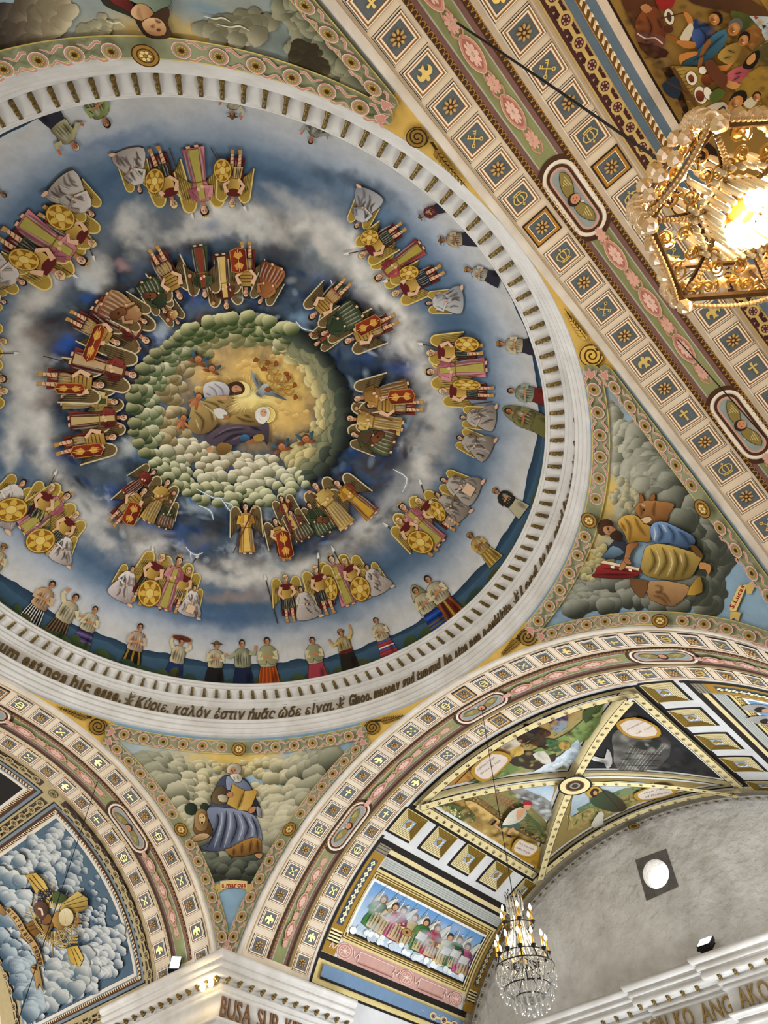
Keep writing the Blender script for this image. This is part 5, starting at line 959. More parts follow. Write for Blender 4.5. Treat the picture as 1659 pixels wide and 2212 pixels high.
# yellow corners with gilt scroll and leaf
def spandrel(pend, sx, sy):
    for lo, hi in ((.6, 20.5), (69.5, 89.4)):
        p = Paint(PEND.at, .02, off=.002); A_ = np.radians(np.linspace(lo, hi, 30)); e = lambda t: min(1 / max(math.cos(t), math.sin(t)), 1.3)
        p.poly([(1.001 * math.cos(t) * sx, 1.001 * math.sin(t) * sy) for t in A_] + [(e(t) * math.cos(t) * sx, e(t) * math.sin(t) * sy) for t in A_[::-1]], '#d0ab58'); p.build('painted_corner', pend)
    p = Paint(PEND.at, .02, off=.002); p.poly([(sx * x, sy * y) for x, y in ((1, .955), (1, 1), (.955, 1), (.965, .985), (.985, .965))], '#cfae60'); p.build('painted_corner', pend)
for P_, sx, sy in ((PM, -1, 1), (PL, 1, 1), (PJ, 1, -1)): spandrel(P_, sx, sy)
def scroll(pend, c, r, tip, turn, bright=False):
    p = Paint(PEND.px, 8., off=.036); c, tip = np.array(c, float), np.array(tip, float); d = tip - c; L_ = np.hypot(*d); d /= L_; n = np.array([-d[1], d[0]]) * turn; c1, c2 = ('#d3ab4e', '#4a3010') if bright else ('#8c6c2c', '#33240e')
    p.ell(tuple(c), r, r * .92, c2, n=20); p.ell(tuple(c), r * .92, r * .84, c1, n=20)
    t = np.linspace(0, 4.2 * math.pi, 40); p.line([tuple(c + r * .9 * (1 - x / 15) * (math.cos(x) * d + math.sin(x) * n * .92)) for x in t], r * .13, c2)
    p.line([tuple(c + d * r * .6 + n * r * .7), tuple(c + d * L_ * .5 + n * r * .25), tuple(tip)], (r * .3, r * .2, 1), c2, sm=3)
    for k in range(9):
        f = .32 + .07 * k; q = c + d * L_ * f + n * r * .4 * (1 - f); l = r * (.95 - .75 * f)
        for s in (-1, 1): e = q + (d * 1.1 + n * s * .9) * l * .75; p.poly([tuple(q - d * l * .15), tuple(q + (d * .2 + n * s) * l * .45), tuple(e), tuple(q + (d * .9 + n * s * .15) * l * .5)], c1, ol=(c2, .9))
    p.build('gilt_scroll', pend)
scroll(PJ, (904, 291), 25, (1012, 400), -1); scroll(PL, (1281, 764), 27, (1222, 662), 1, True); scroll(PL, (1142, 1374), 21, (1084, 1414), 1); scroll(PM, (212, 1568), 20, (124, 1525), 1); scroll(PM, (805, 1570), 17, (878, 1543), -1)
# ---------------------------------------------------------------- seated man with the book and lion
p = Paint(PEND.px, 10., off=.001)
reg = [(292, 1628), (310, 1660), (350, 1698), (370, 1700), (380, 1735), (400, 1770), (415, 1810), (428, 1850), (450, 1880), (500, 1890), (555, 1878), (580, 1850), (615, 1800), (662, 1745), (690, 1690), (722, 1640), (728, 1622), (640, 1636), (510, 1650), (390, 1638)]
def mcol(q):
    dx, dy = (q[0] - 512) / 200, (q[1] - 1640) / 200; t = math.hypot(dx, dy); e = max(0, abs(dx) - .55) * 1.5 + max(0, dy - .75) * 1.6; return hexmix(hexmix('#eadba6', '#d2ccae', t * 1.4), '#8d907c', e), hexmix(hexmix('#9c8850', '#4f523f', t * 1.8), '#22261f', e)
cloudfill(p, reg, 250, lambda q: 6 + 23 * min(1, math.hypot((q[0] - 512) / 200, (q[1] - 1640) / 170)), mcol, (-.25, -.9), key=lambda q: q[1] * .7 + abs(q[0] - 512) * .4)
cloudfill(p, [(425, 1845), (590, 1845), (570, 1880), (500, 1890), (445, 1878)], 34, lambda q: 15, lambda q: ('#6d7262', '#252b26'), (-.2, -.9))
p.build('painted_clouds', PM, label='billowing grey and cream clouds', stuff=True)
M4 = lambda L_: [(415 + x / 4, 1600 + y / 4) for x, y in L_]
p = Paint(PEND.px, 9., off=.04)
def P4(L_, c, c2=None, ax=(1, 0), ol=('#1a1814', .8), s=2): p.poly(M4(L_), c, c2, ax, ol, s)
def F4(Ls, c, w=2.): folds(p, [M4(l) for l in Ls], c, w)
P4([(-60, 560), (-10, 535), (35, 550), (45, 610), (0, 640), (-50, 620)], '#33402f', '#1c241b'); P4([(75, 560), (110, 532), (150, 560), (150, 620), (90, 640)], '#33402f', '#1c241b'); P4([(25, 800), (15, 720), (50, 690), (150, 690), (178, 760), (150, 830)], '#7a5a34', '#4c3418'); P4([(20, 690), (38, 610), (85, 582), (132, 615), (142, 700), (120, 770), (45, 770)], '#a98958', '#6c4e28'); P4([(60, 640), (85, 620), (115, 640), (118, 690), (90, 725), (65, 700)], '#c9ac7a'); p.ell(M4([(75, 660)])[0], 1.6, 1.2, '#2a1a0c', n=6); p.ell(M4([(100, 655)])[0], 1.6, 1.2, '#2a1a0c', n=6); P4([(80, 700), (98, 700), (90, 718)], '#3a2412'); P4([(0, 840), (60, 800), (140, 800), (150, 830), (80, 862), (8, 866)], '#c8ab84', '#8a6a44', (0, 1))
P4([(290, 290), (230, 350), (190, 430), (163, 480), (178, 540), (150, 570), (130, 640), (200, 720), (300, 640), (560, 640), (604, 660), (590, 560), (550, 480), (520, 400), (470, 330), (430, 310)], '#4c556e', '#22262f'); P4([(245, 380), (185, 440), (168, 500), (200, 542), (290, 545), (315, 490), (300, 415)], '#6d5c3e', '#3f3422'); P4([(225, 470), (270, 458), (312, 480), (302, 525), (240, 520)], '#cfc6ac', '#8f866c'); P4([(300, 300), (350, 310), (440, 325), (505, 385), (515, 435), (440, 420), (360, 370), (330, 425), (298, 400)], '#8d97ac', '#59637c')
P4([(150, 570), (300, 575), (420, 592), (540, 640), (585, 720), (610, 830), (600, 862), (540, 828), (440, 862), (330, 922), (230, 952), (150, 952), (88, 932), (78, 912), (140, 882), (190, 780), (135, 645)], '#8790a8', '#3c4358', (-.4, 1)); F4([[(300, 600), (290, 740), (240, 930)], [(360, 610), (390, 740), (330, 900)], [(430, 620), (490, 740), (450, 850)], [(520, 650), (560, 750), (570, 830)], [(220, 620), (230, 720), (130, 920)]], '#23293a', 3.4); F4([[(330, 610), (330, 740), (280, 920)], [(400, 625), (440, 740), (400, 870)], [(480, 650), (530, 750), (520, 830)], [(260, 610), (255, 720), (190, 930)]], '#b4bed4', 2.4)
P4([(330, 925), (440, 862), (545, 828), (602, 862), (602, 960), (560, 962), (500, 985), (360, 1000), (285, 938)], '#a87c40', '#5e3f1c', (.3, 1)); F4([[(370, 920), (360, 990)], [(440, 880), (430, 980)], [(520, 850), (500, 970)], [(570, 850), (575, 950)]], '#4a3014', 2.2); P4([(545, 975), (600, 968), (613, 990), (590, 1018), (560, 1002)], '#b98a62')
P4([(355, 365), (460, 425), (395, 592), (305, 540)], '#c4a052', '#a07c34', s=0); P4([(460, 425), (555, 418), (568, 440), (500, 604), (395, 592)], '#ceac5e', '#b08a3c', s=0); F4([[(460, 425), (425, 520), (397, 590)]], '#5a3c14', 2.2); P4([(300, 450), (340, 430), (360, 450), (350, 478), (310, 480)], '#b07a54'); P4([(490, 590), (530, 560), (560, 570), (540, 612), (500, 622)], '#b07a54'); P4([(560, 560), (600, 580), (606, 660), (570, 640)], '#a9a4a8', '#5f5a66')
P4([(308, 270), (316, 205), (370, 185), (425, 205), (430, 255), (405, 280)], '#cbc2ae', '#8a8070'); p.ell(M4([(360, 255)])[0], 8, 9.5, '#b88660', n=14); P4([(330, 285), (405, 272), (438, 312), (422, 348), (380, 352), (350, 318)], '#e0dacb', '#9c9484'); F4([[(365, 295), (375, 335)], [(395, 290), (408, 335)]], '#8a8272', 1.2); F4([[(342, 246), (356, 248)], [(368, 246), (384, 248)]], '#2a1810', 1.5); F4([[(357, 252), (353, 272)]], '#7a4c30', 1.2)
p.build('painted_figure', PM, label='seated white bearded man in blue with an open book, a lion at his side')
p = Paint(PEND.px, 9., off=.04)
p.poly([(458, 1918), (470, 1909), (481, 1911), (481, 1924), (468, 1930), (472, 1922)], '#c6ac64'); p.poly([(531, 1911), (542, 1909), (554, 1919), (542, 1922), (544, 1930), (531, 1923)], '#c6ac64'); p.poly([(476, 1903), (505, 1900), (535, 1903), (535, 1920), (505, 1917), (476, 1921)], '#dcc78e', ol=('#8a7440', .8)); paint_text(p, 's.marcus', (480, 1917), (532, 1916), 15, '#a01c14', weight=.03); p.build('name_ribbon', PM, label='ribbon lettered s.marcus')
# ---------------------------------------------------------------- man with the ox
p = Paint(PEND.px, 10., off=.001)
lcol = lambda q: (hexmix('#c4c2ae', '#84877a', (q[0] - 1330) / 160 + rng.uniform(-.2, .2)), hexmix('#5e604f', '#22251f', (q[0] - 1330) / 160))
cloudfill(p, [(1312, 868), (1340, 900), (1375, 935), (1420, 985), (1465, 1045), (1480, 1090), (1400, 1080), (1350, 1050), (1330, 1010), (1320, 950)], 64, lambda q: 18 + 12 * (q[0] > 1370), lcol, (-.8, -.3), key=lambda q: q[0] * .5 + q[1])
cloudfill(p, [(1330, 1010), (1355, 1040), (1400, 1090), (1370, 1120), (1335, 1110), (1320, 1070)], 40, lambda q: 8, lambda q: ('#c4bc98', '#7d7b64'), (-.8, -.4))
cloudfill(p, [(1440, 1060), (1500, 1080), (1560, 1150), (1580, 1200), (1572, 1260), (1530, 1310), (1490, 1300), (1500, 1200), (1450, 1120)], 36, lambda q: 30, lambda q: ('#969888', '#3c4036'), (-.7, -.6), key=lambda q: -q[0])
cloudfill(p, [(1206, 1328), (1240, 1275), (1300, 1245), (1360, 1250), (1400, 1290), (1480, 1290), (1530, 1300), (1490, 1318), (1420, 1312), (1350, 1310), (1270, 1310)], 60, lambda q: 21, lambda q: ('#999b8c', '#2f332b'), (-.4, -.9))
cloudfill(p, [(1270, 1190), (1310, 1170), (1330, 1210), (1290, 1250), (1240, 1270)], 26, lambda q: 8, lambda q: ('#cabd8c', '#8a865c'), (-.4, -.9))
p.build('painted_clouds', PL, label='billowing grey clouds', stuff=True)
L4 = lambda L_: [(1245 + x / 4, 800 + y / 4) for x, y in L_]; M4 = L4
p = Paint(PEND.px, 9., off=.04)
P4([(515, 1180), (560, 1130), (620, 1110), (700, 1112), (850, 1135), (850, 1180), (810, 1240), (800, 1290), (680, 1322), (600, 1312), (560, 1262), (535, 1230)], '#ac7844', '#603e1e', (.3, 1)); P4([(640, 1112), (668, 1050), (692, 1058), (692, 1102)], '#8a5a30'); P4([(555, 1130), (560, 1048), (580, 1060), (600, 1112)], '#8a5a30'); P4([(500, 1160), (488, 1152), (520, 1180)], '#2a1a10'); P4([(565, 1272), (640, 1248), (668, 1280), (622, 1312), (575, 1298)], '#cfb28a'); p.ell(M4([(597, 1190)])[0], 2.4, 2.8, '#1c100a', n=8); F4([[(560, 1150), (580, 1200), (570, 1250)], [(700, 1120), (680, 1200), (690, 1250)]], '#6a4420', 2.4); F4([[(580, 1140), (610, 1160)]], '#d8b88c', 2.4)
P4([(300, 1500), (380, 1440), (460, 1500), (440, 1600), (350, 1622), (280, 1570)], '#2c333c'); P4([(270, 1560), (330, 1500), (430, 1560), (330, 1612), (230, 1610)], '#7590a4', '#33475a', (0, 1)); P4([(370, 1290), (420, 1242), (500, 1230), (560, 1260), (600, 1312), (655, 1330), (662, 1420), (640, 1472), (540, 1462), (468, 1482), (430, 1400), (390, 1340)], '#caa24c', '#8a6426', (.5, 1)); F4([[(430, 1260), (480, 1340), (470, 1470)], [(520, 1250), (560, 1340), (620, 1420)], [(400, 1300), (440, 1380)]], '#7a541c', 2.4)
P4([(660, 1330), (720, 1290), (800, 1300), (950, 1370), (1032, 1420), (1046, 1480), (980, 1525), (900, 1505), (820, 1480), (700, 1482), (660, 1420)], '#7a9ac4', '#22344e', (.2, 1)); F4([[(720, 1310), (760, 1400), (720, 1470)], [(800, 1320), (860, 1400), (850, 1480)], [(900, 1370), (960, 1430), (1000, 1500)]], '#2c4262', 3); F4([[(690, 1330), (700, 1400), (690, 1460)], [(760, 1310), (800, 1380)]], '#c4d2e2', 2.4)
P4([(620, 1505), (720, 1480), (850, 1500), (980, 1540), (1090, 1575), (1112, 1602), (1090, 1640), (1060, 1700), (1000, 1780), (850, 1802), (700, 1782), (620, 1760), (570, 1700), (590, 1600), (600, 1560)], '#c3a658', '#6a5828', (.2, 1)); F4([[(660, 1520), (700, 1640), (640, 1740)], [(760, 1510), (800, 1640), (720, 1770)], [(860, 1530), (900, 1640), (850, 1790)], [(960, 1560), (980, 1660), (930, 1770)]], '#5a4a1e', 3.2); F4([[(700, 1510), (740, 1640), (690, 1750)], [(820, 1530), (850, 1650), (800, 1770)], [(920, 1560), (940, 1660)]], '#e0c98a', 2.2)
P4([(1000, 1490), (1060, 1500), (1110, 1560), (1120, 1600), (1060, 1580)], '#5f4420'); P4([(1095, 1640), (1180, 1658), (1192, 1700), (1165, 1752), (1142, 1706), (1090, 1700)], '#b4824e'); P4([(640, 1940), (655, 1800), (960, 1830), (995, 1900), (860, 2025), (700, 1985)], '#b08a5c', '#7a5634', (0, 1)); F4([[(700, 1840), (760, 1860), (740, 1900), (700, 1890)], [(700, 1900), (780, 1920), (840, 2000)], [(680, 1930), (760, 1950), (810, 2010)]], '#6a4a28', 2.2); P4([(1050, 1790), (1100, 1765), (1116, 1900), (980, 1925)], '#bb963e', '#7a5c20'); P4([(480, 1790), (640, 1800), (600, 1950), (520, 1900)], '#6c4a2a')
P4([(165, 1770), (180, 1728), (250, 1652), (560, 1700), (575, 1730), (470, 1780)], '#9a2c28', '#5e1614', (0, 1)); P4([(225, 1645), (250, 1622), (570, 1690), (562, 1714)], '#dcc8a4', s=0); F4([[(190, 1745), (520, 1750)], [(240, 1690), (560, 1725)]], '#4a100e', 1.6); P4([(310, 1668), (350, 1672), (350, 1694), (318, 1690)], '#e8e0cc', s=0); P4([(470, 1695), (505, 1698), (500, 1722), (474, 1716)], '#e8e0cc', s=0)
P4([(465, 1480), (540, 1462), (560, 1490), (505, 1535), (475, 1620), (430, 1700), (385, 1700), (435, 1600), (450, 1520)], '#b27c50', '#7a4c28'); P4([(430, 1610), (470, 1600), (500, 1650), (470, 1660), (440, 1640)], '#a06a40')
P4([(200, 1335), (225, 1280), (290, 1262), (340, 1295), (330, 1345), (265, 1402), (215, 1392)], '#50341e', '#2c1a0e'); P4([(250, 1335), (315, 1318), (380, 1365), (375, 1430), (325, 1405), (270, 1392)], '#bc8a60', '#8a5a38'); P4([(310, 1410), (330, 1380), (375, 1360), (425, 1400), (405, 1455), (345, 1445)], '#42281a', '#20120a'); p.ell(M4([(297, 1350)])[0], 2.2, 1.6, '#1c0f08', n=6); F4([[(280, 1338), (310, 1340)]], '#2a160c', 1.8); F4([[(310, 1360), (300, 1385)]], '#7a4a2c', 1.6)
p.build('painted_figure', PL, label='bearded man in yellow and blue leaning on a red book beside an ox')
p = Paint(PEND.px, 9., off=.04)
p.poly(L4([(1340, 2040), (1355, 1990), (1420, 1850), (1490, 1840), (1480, 1880), (1400, 2070), (1345, 2075)]), '#dcc584', ol=('#8a7440', .8)); p.poly(L4([(1480, 1850), (1540, 1810), (1570, 1840), (1530, 1925), (1490, 1920)]), '#c9ac62'); p.poly(L4([(1350, 2075), (1400, 2075), (1440, 2085), (1420, 2160), (1380, 2130), (1345, 2150)]), '#c9ac62'); paint_text(p, 'S.Lucas', (1589, 1313), (1614, 1264), 14, '#9a1812', weight=.03); p.build('name_ribbon', PL, label='ribbon lettered S. Lucas')
# ---------------------------------------------------------------- dark haired man, head down
p = Paint(PEND.px, 10., off=.001)
cloudfill(p, [(-20, 130), (60, 105), (140, 85), (150, 60), (160, -10), (70, -10), (20, 20), (-20, 40)], 60, lambda q: 24, lambda q: (hexmix('#6a5d50', '#c9bd9c', (q[0]) / 120), hexmix('#2c241e', '#857a60', q[0] / 130)), (.7, .3), key=lambda q: q[0])
cloudfill(p, [(160, 60), (230, 30), (230, 90), (150, 95)], 22, lambda q: 14, lambda q: ('#c0b68e', '#8d8a70'), (.5, .6)); cloudfill(p, [(430, 60), (520, 30), (600, 20), (560, 80), (480, 90)], 34, lambda q: 20, lambda q: ('#a9a488', '#6d6a54'), (-.5, .6)); cloudfill(p, [(600, 0), (660, 0), (720, 100), (780, 190), (800, 230), (740, 190), (690, 160), (640, 110)], 60, lambda q: 20, lambda q: ('#979579', '#4c4f3e'), (-.7, .6), key=lambda q: -q[1]); cloudfill(p, [(630, 90), (670, 100), (706, 150), (690, 162), (640, 130)], 18, lambda q: 17, lambda q: ('#4f4730', '#332c1c'), (0, 1))
for x, y, w in ((440, 30, 60), (470, 48, 70), (300, 60, 50), (230, 40, 40)): p.line([(x, y), (x + w * .4, y + 6), (x + w * .7, y + 4), (x + w, y + 14)], (1, 4, 1), '#d6cfb2', sm=3)
p.build('painted_clouds', PJ, label='brown and grey clouds', stuff=True)
M4 = lambda L_: [(x / 4, y / 4) for x, y in L_]; p = Paint(PEND.px, 9., off=.03)
P4([(760, -900), (1000, -1050), (1300, -900), (1480, -500), (1460, -30), (1110, -30), (900, -20), (780, -400)], '#7f8d78', '#4c584a', (0, -1)); P4([(640, -820), (800, -950), (980, -700), (1060, -300), (1100, -40), (940, -40), (820, -350)], '#762c26', '#3c1410'); F4([[(900, -800), (980, -500), (1000, -100)], [(1150, -850), (1220, -500), (1250, -100)], [(1320, -700), (1360, -400), (1380, -100)]], '#2c332a', 6); P4([(880, -60), (900, 10), (980, 55), (1110, 105), (1180, 140), (1170, 60), (1060, -60)], '#2f2c22'); P4([(950, -60), (980, 0), (1060, 40), (1150, 110), (1180, 80), (1100, -60)], '#762c26', '#3c1410'); P4([(1110, -60), (1180, 0), (1300, 30), (1340, 80), (1460, 30), (1460, -60)], '#8b9884', '#5c6a5a'); P4([(1130, 65), (1180, 5), (1255, 5), (1310, 50), (1335, 90), (1310, 145), (1230, 160), (1150, 115)], '#d6ae80', '#9a6c42')
P4([(1168, 130), (1215, 225), (1275, 290), (1380, 308), (1475, 292), (1482, 240), (1450, 170), (1468, 100), (1450, 25), (1340, 80), (1300, 120), (1220, 150)], '#2c1d14', '#46301f'); P4([(1225, 170), (1300, 118), (1390, 135), (1440, 205), (1428, 268), (1350, 282), (1275, 255)], '#d9b084', '#a5744a', (0, 1)); F4([[(1350, 150), (1395, 165)], [(1355, 225), (1395, 230)]], '#2a160c', 2.6); F4([[(1345, 180), (1310, 200), (1345, 205)]], '#8c5a38', 2.); F4([[(1340, 140), (1360, 138)]], '#7a3a2a', 2); F4([[(1205, 20), (1200, 90), (1240, 150)]], '#b0845a', 2.4)
p.build('painted_figure', PJ, label='dark haired man painted upside down, face towards the dome')
# ================================================================ paintings of the three vaults
def su(deg): return float(s_of_u(math.radians(deg)))
def dxmap(cy):
    def f(q):
        q = np.asarray(q, float); return cy.at(np.stack([q[:, 0], s_of_u(np.arccos(np.clip(q[:, 1], -1, 1)))], 1))
    return f
def rect(p, d0, d1, u0, u1, c, c2=None, ax=None, ol=None): p.poly([(d0, su(u0)), (d1, su(u0)), (d1, su(u1)), (d0, su(u1))], c, c2, ax, ol)
def quat_band(cy, parent, along, c0, c1, a0, a1, step, yel='#c6ab68', dk='#4b3130', lt='#c9a0a0', inner=True):
    """yellow chain of pierced discs on dark lace; along 'd' or 's'"""
    p = Paint(cy.at, .03, off=.004); m, h = (c0 + c1) / 2, abs(c1 - c0) / 2; Q = (lambda t, v: (t, m + v * h)) if along == 'd' else (lambda t, v: (m + v * h, t))
    p.poly([Q(a0, -1), Q(a1, -1), Q(a1, 1), Q(a0, 1)], yel); p.poly([Q(a0, -.82), Q(a1, -.82), Q(a1, .82), Q(a0, .82)], dk)
    n = int(abs(a1 - a0) / step); sg = 1 if a1 > a0 else -1; e = step * .5
    for i in range(n):
        t = a0 + sg * (i + .5) * step
        for s in (-1, 1):
            for o in (-.28, 0, .28): p.poly([Q(t + sg * step * (.5 + o) - e * .1, s * .68), Q(t + sg * step * (.5 + o), s * .42), Q(t + sg * step * (.5 + o) + e * .1, s * .68)], lt)
        p.poly([Q(t, -.2), Q(t + sg * step, -.2), Q(t + sg * step, .2), Q(t, .2)], yel); a = np.linspace(0, 2 * np.pi, 14, endpoint=False)
        p.poly([Q(t + e * .62 * math.cos(x), .74 * math.sin(x)) for x in a], yel); p.poly([Q(t + e * .40 * math.cos(x), .48 * math.sin(x)) for x in a], dk)
        for k in range(6): x = k * math.pi / 3; p.poly([Q(t + e * .25 * math.cos(x) + e * .085 * math.cos(b), .3 * math.sin(x) + .1 * math.sin(b)) for b in a[::2]], lt if inner else yel)
    return p.build('lace_band', parent, stuff=True)
def rope(cy, parent, along, c0, c1, a0, a1, step, base='#5c3c20', lt='#efe4c8'):
    p = Paint(cy.at, .03, off=.006); m, h = (c0 + c1) / 2, abs(c1 - c0) / 2; Q = (lambda t, v: (t, m + v * h)) if along == 'd' else (lambda t, v: (m + v * h, t)); sg = 1 if a1 > a0 else -1
    p.poly([Q(a0, -1), Q(a1, -1), Q(a1, 1), Q(a0, 1)], base)
    for i in range(int(abs(a1 - a0) / step)):
        t = a0 + sg * i * step; p.poly([Q(t, -.9), Q(t + sg * step * .45, -.9), Q(t + sg * step * .95, .7), Q(t + sg * step * .6, .9)], lt, '#c79a4c', (1, 0)); p.poly([Q(t + sg * step * .4, .2), Q(t + sg * step * .8, .9), Q(t + sg * step * .2, .9)], lt)
    return p.build('rope_moulding', parent, stuff=True)
# ---------------------------------------------------------------- transept vault
BX = dxmap(VB); YEL, BLK, WHT = '#dccb98', '#221e1c', '#e2e2de'
d0, d1, xe, dm = 1.335, 2.095, .455, 1.713
def inset(tri, k):
    t = [np.array(a, float) for a in tri]; c = sum(t) / 3; out = []
    for i in range(3):
        a, b, e = t[i], t[(i + 1) % 3], t[i - 1]; u1 = (b - a) / np.hypot(*(b - a)); u2 = (e - a) / np.hypot(*(e - a)); bi = u1 + u2; bi /= np.hypot(*bi); s = math.sqrt(max((1 - u1 @ u2) / 2, 1e-6)); out.append(tuple(a + bi * min(k / s, .6 * np.hypot(*(c - a)))))
    return out
TR = {'near': [(d0, -xe), (d0, xe), (dm, 0)], 'left': [(d0, -xe), (d1, -xe), (dm, 0)], 'right': [(d0, xe), (d1, xe), (dm, 0)], 'far': [(d1, -xe), (d1, xe), (dm, 0)]}
p = Paint(BX, .03, off=.001); p.poly([(d0 - .012, -xe - .03), (d1 + .012, -xe - .03), (d1 + .012, xe + .03), (d0 - .012, xe + .03)], BLK); p.poly([(d0, -xe - .008), (d1, -xe - .008), (d1, xe + .008), (d0, xe + .008)], YEL)
GR_ = {'near': ('#a8793c', '#8f9a6c'), 'left': ('#a98444', '#b9a264'), 'right': ('#19191d', '#2c2a2a'), 'far': ('#7d6c3c', '#a9925c')}
for k, t in TR.items(): p.poly(inset(t, .0165), BLK); p.poly(inset(t, .0215), WHT); p.poly(inset(t, .033), GR_[k][0], GR_[k][1], (1, .2))
p.build('painted_vault_cross', VB_o, label='yellow framed cross of four triangular pictures')
def bpaint(off=.02): return Paint(VB.px, 9., off=off)
def cart(p, pts, txt, lc='#3a2a22'):
    c = np.mean(pts, axis=0); p.poly([tuple(c + (np.array(q) - c) * 1.22) for q in pts], '#a8812e', sm=3, ol=('#6a4c16', .8)); p.poly(pts, '#cdbfb2', sm=2)
    for a, b, s, h in txt: paint_text(p, s, a, b, h, lc, weight=.0)
R6 = lambda L_: [(830 + x / 2, 1300 + y / 2) for x, y in L_]; T8 = lambda L_: [(830 + x / 4, 1600 + y / 4) for x, y in L_]
p = bpaint()                                 # the procession
p.poly(R6([(360, 778), (500, 705), (640, 640), (800, 560), (900, 470), (950, 440), (930, 520), (880, 590), (800, 620), (660, 690), (520, 750), (400, 775)]), '#5c6e3c', '#7e9458', (1, 0)); p.poly(R6([(300, 790), (400, 690), (500, 620), (600, 560), (520, 660), (420, 740)]), '#b5843e'); p.poly(R6([(640, 735), (700, 690), (760, 660), (835, 590), (852, 622), (822, 680), (735, 722)]), '#aebfcc', '#d0d8dc', (0, 1))
p.poly(R6([(860, 470), (940, 430), (930, 470), (870, 520)]), '#3c4a26', sm=2); p.poly(R6([(540, 690), (580, 652), (640, 640), (700, 660), (740, 650), (735, 685), (690, 700), (660, 722), (590, 712)]), '#3b3028', sm=2); p.poly(R6([(640, 655), (690, 640), (722, 690), (680, 694)]), '#cac5ba', sm=2); p.poly(R6([(500, 590), (560, 570), (600, 590), (560, 640), (505, 630)]), '#c4bca8', sm=2)
p.poly(R6([(612, 556), (690, 585), (765, 598), (745, 645), (660, 622), (605, 590)]), '#42372a', '#2a221a', (0, 1), sm=2); p.poly(R6([(700, 590), (770, 605), (762, 642), (712, 632)]), '#40603c', sm=2); p.ell(R6([(778, 616)])[0], 13, 10, '#a98c3e', n=16, ol=('#6a521c', .9)); p.ell(R6([(774, 617)])[0], 6, 5.5, '#c08a5c', n=12)
p.ell(R6([(600, 588)])[0], 17, 11, '#33231a', rot=.5, n=14); p.poly(R6([(540, 640), (590, 618), (602, 650), (560, 664)]), '#c2a04c', sm=2); p.poly(R6([(688, 492), (780, 470), (792, 508), (720, 522)]), '#25336c', sm=2); p.poly(R6([(720, 520), (790, 508), (772, 556), (730, 552)]), '#7d8894', sm=2); p.poly(R6([(600, 520), (640, 530), (720, 560), (690, 580), (620, 556)]), '#1f1c1a', sm=2)
for k in range(24): x, y = rng.uniform(420, 860), 0; y = 760 - (x - 400) * .62 + rng.uniform(-30, 25); a = R6([(x, y), (x + 14, y - 10)]); p.line(a, 1.4, rng.choice(['#3c4a24', '#8ca05a', '#6a5a2c']))
dabs(p, R6([(360, 778), (500, 705), (800, 560), (940, 450), (900, 560), (660, 690), (420, 775)]), 70, ['#33421f', '#8fa860', '#c2b06a', '#4a3c1c'], 7); dabs(p, R6([(300, 790), (480, 640), (700, 520), (840, 460), (700, 580), (460, 730)]), 50, ['#c9944a', '#7a4c20', '#d8b070', '#5a3416'], 9); dabs(p, R6([(660, 730), (760, 660), (835, 600), (820, 680), (735, 720)]), 16, ['#e8eef0', '#8fa4b4'], 9)
cart(p, R6([(388, 705), (465, 645), (528, 660), (518, 690), (445, 752), (402, 742)]), [(R6([(415, 735)])[0], R6([(500, 675)])[0], 'librame de toda', 7), (R6([(400, 718)])[0], R6([(475, 660)])[0], 'o glorioso S. Roque', 7)])
p.build('painted_scene', VB_o, label='triangular picture of a haloed pilgrim walking with mules on a green path')
p = bpaint()                                 # the runner
p.poly(T8([(1150, 388), (1290, 372), (1435, 360), (1470, 400), (1440, 520), (1300, 470)]), '#9db3c4', '#c8d4dc', (0, 1)); p.poly(T8([(1040, 410), (1160, 395), (1300, 450), (1440, 525), (1425, 690), (1290, 590), (1180, 480)]), '#9a9892', '#7c7a76', (0, 1), sm=2); p.poly(T8([(780, 465), (900, 430), (1080, 410), (1180, 500), (1260, 570), (1400, 700), (1390, 880), (1290, 830), (1130, 730), (1000, 620), (850, 520)]), '#8a8452', '#6c6840', (1, 1))
for k in range(7): p.line(T8([(1180 + k * 10, 600 + k * 26), (1250 + k * 14, 640 + k * 20), (1340 + k * 6, 720 + k * 18)]), 3.2, '#4f5c34')
for k in range(6):
    for j in range(4): x, y = 930 + k * 34 + j * 16, 432 + k * 14 + j * 30; p.poly(T8([(x, y), (x + 22, y + 8), (x + 18, y + 22), (x - 2, y + 14)]), '#9c6448')
p.poly(T8([(760, 462), (860, 512), (1000, 620), (1150, 720), (1385, 850), (1372, 886), (1150, 772), (960, 642), (770, 492)]), '#7d6438', '#5a4826', (0, 1))
for k in range(60): t = k / 60; x, y = 770 + 600 * t + rng.uniform(-8, 8), 480 + 385 * t + rng.uniform(-14, 22); p.ell(T8([(x, y)])[0], 2.4, 1.9, rng.choice(['#9c8250', '#4a3a20', '#85693a']), n=7)
p.poly(T8([(690, 505), (780, 515), (980, 660), (1150, 768), (1090, 800), (900, 700), (760, 600)]), '#c6a564', sm=2); p.poly(T8([(460, 530), (560, 520), (720, 580), (785, 640), (745, 692), (640, 662), (540, 592)]), '#4f5c34', sm=2)
for k in range(46): q = (rng.uniform(480, 770), 0); y = 545 + (q[0] - 480) * .35 + rng.uniform(-28, 34); p.ell(T8([(q[0], y)])[0], 2.2, 2, rng.choice(['#d8cf8c', '#e0dcae', '#3c4826', '#6d7a3e']), n=7)
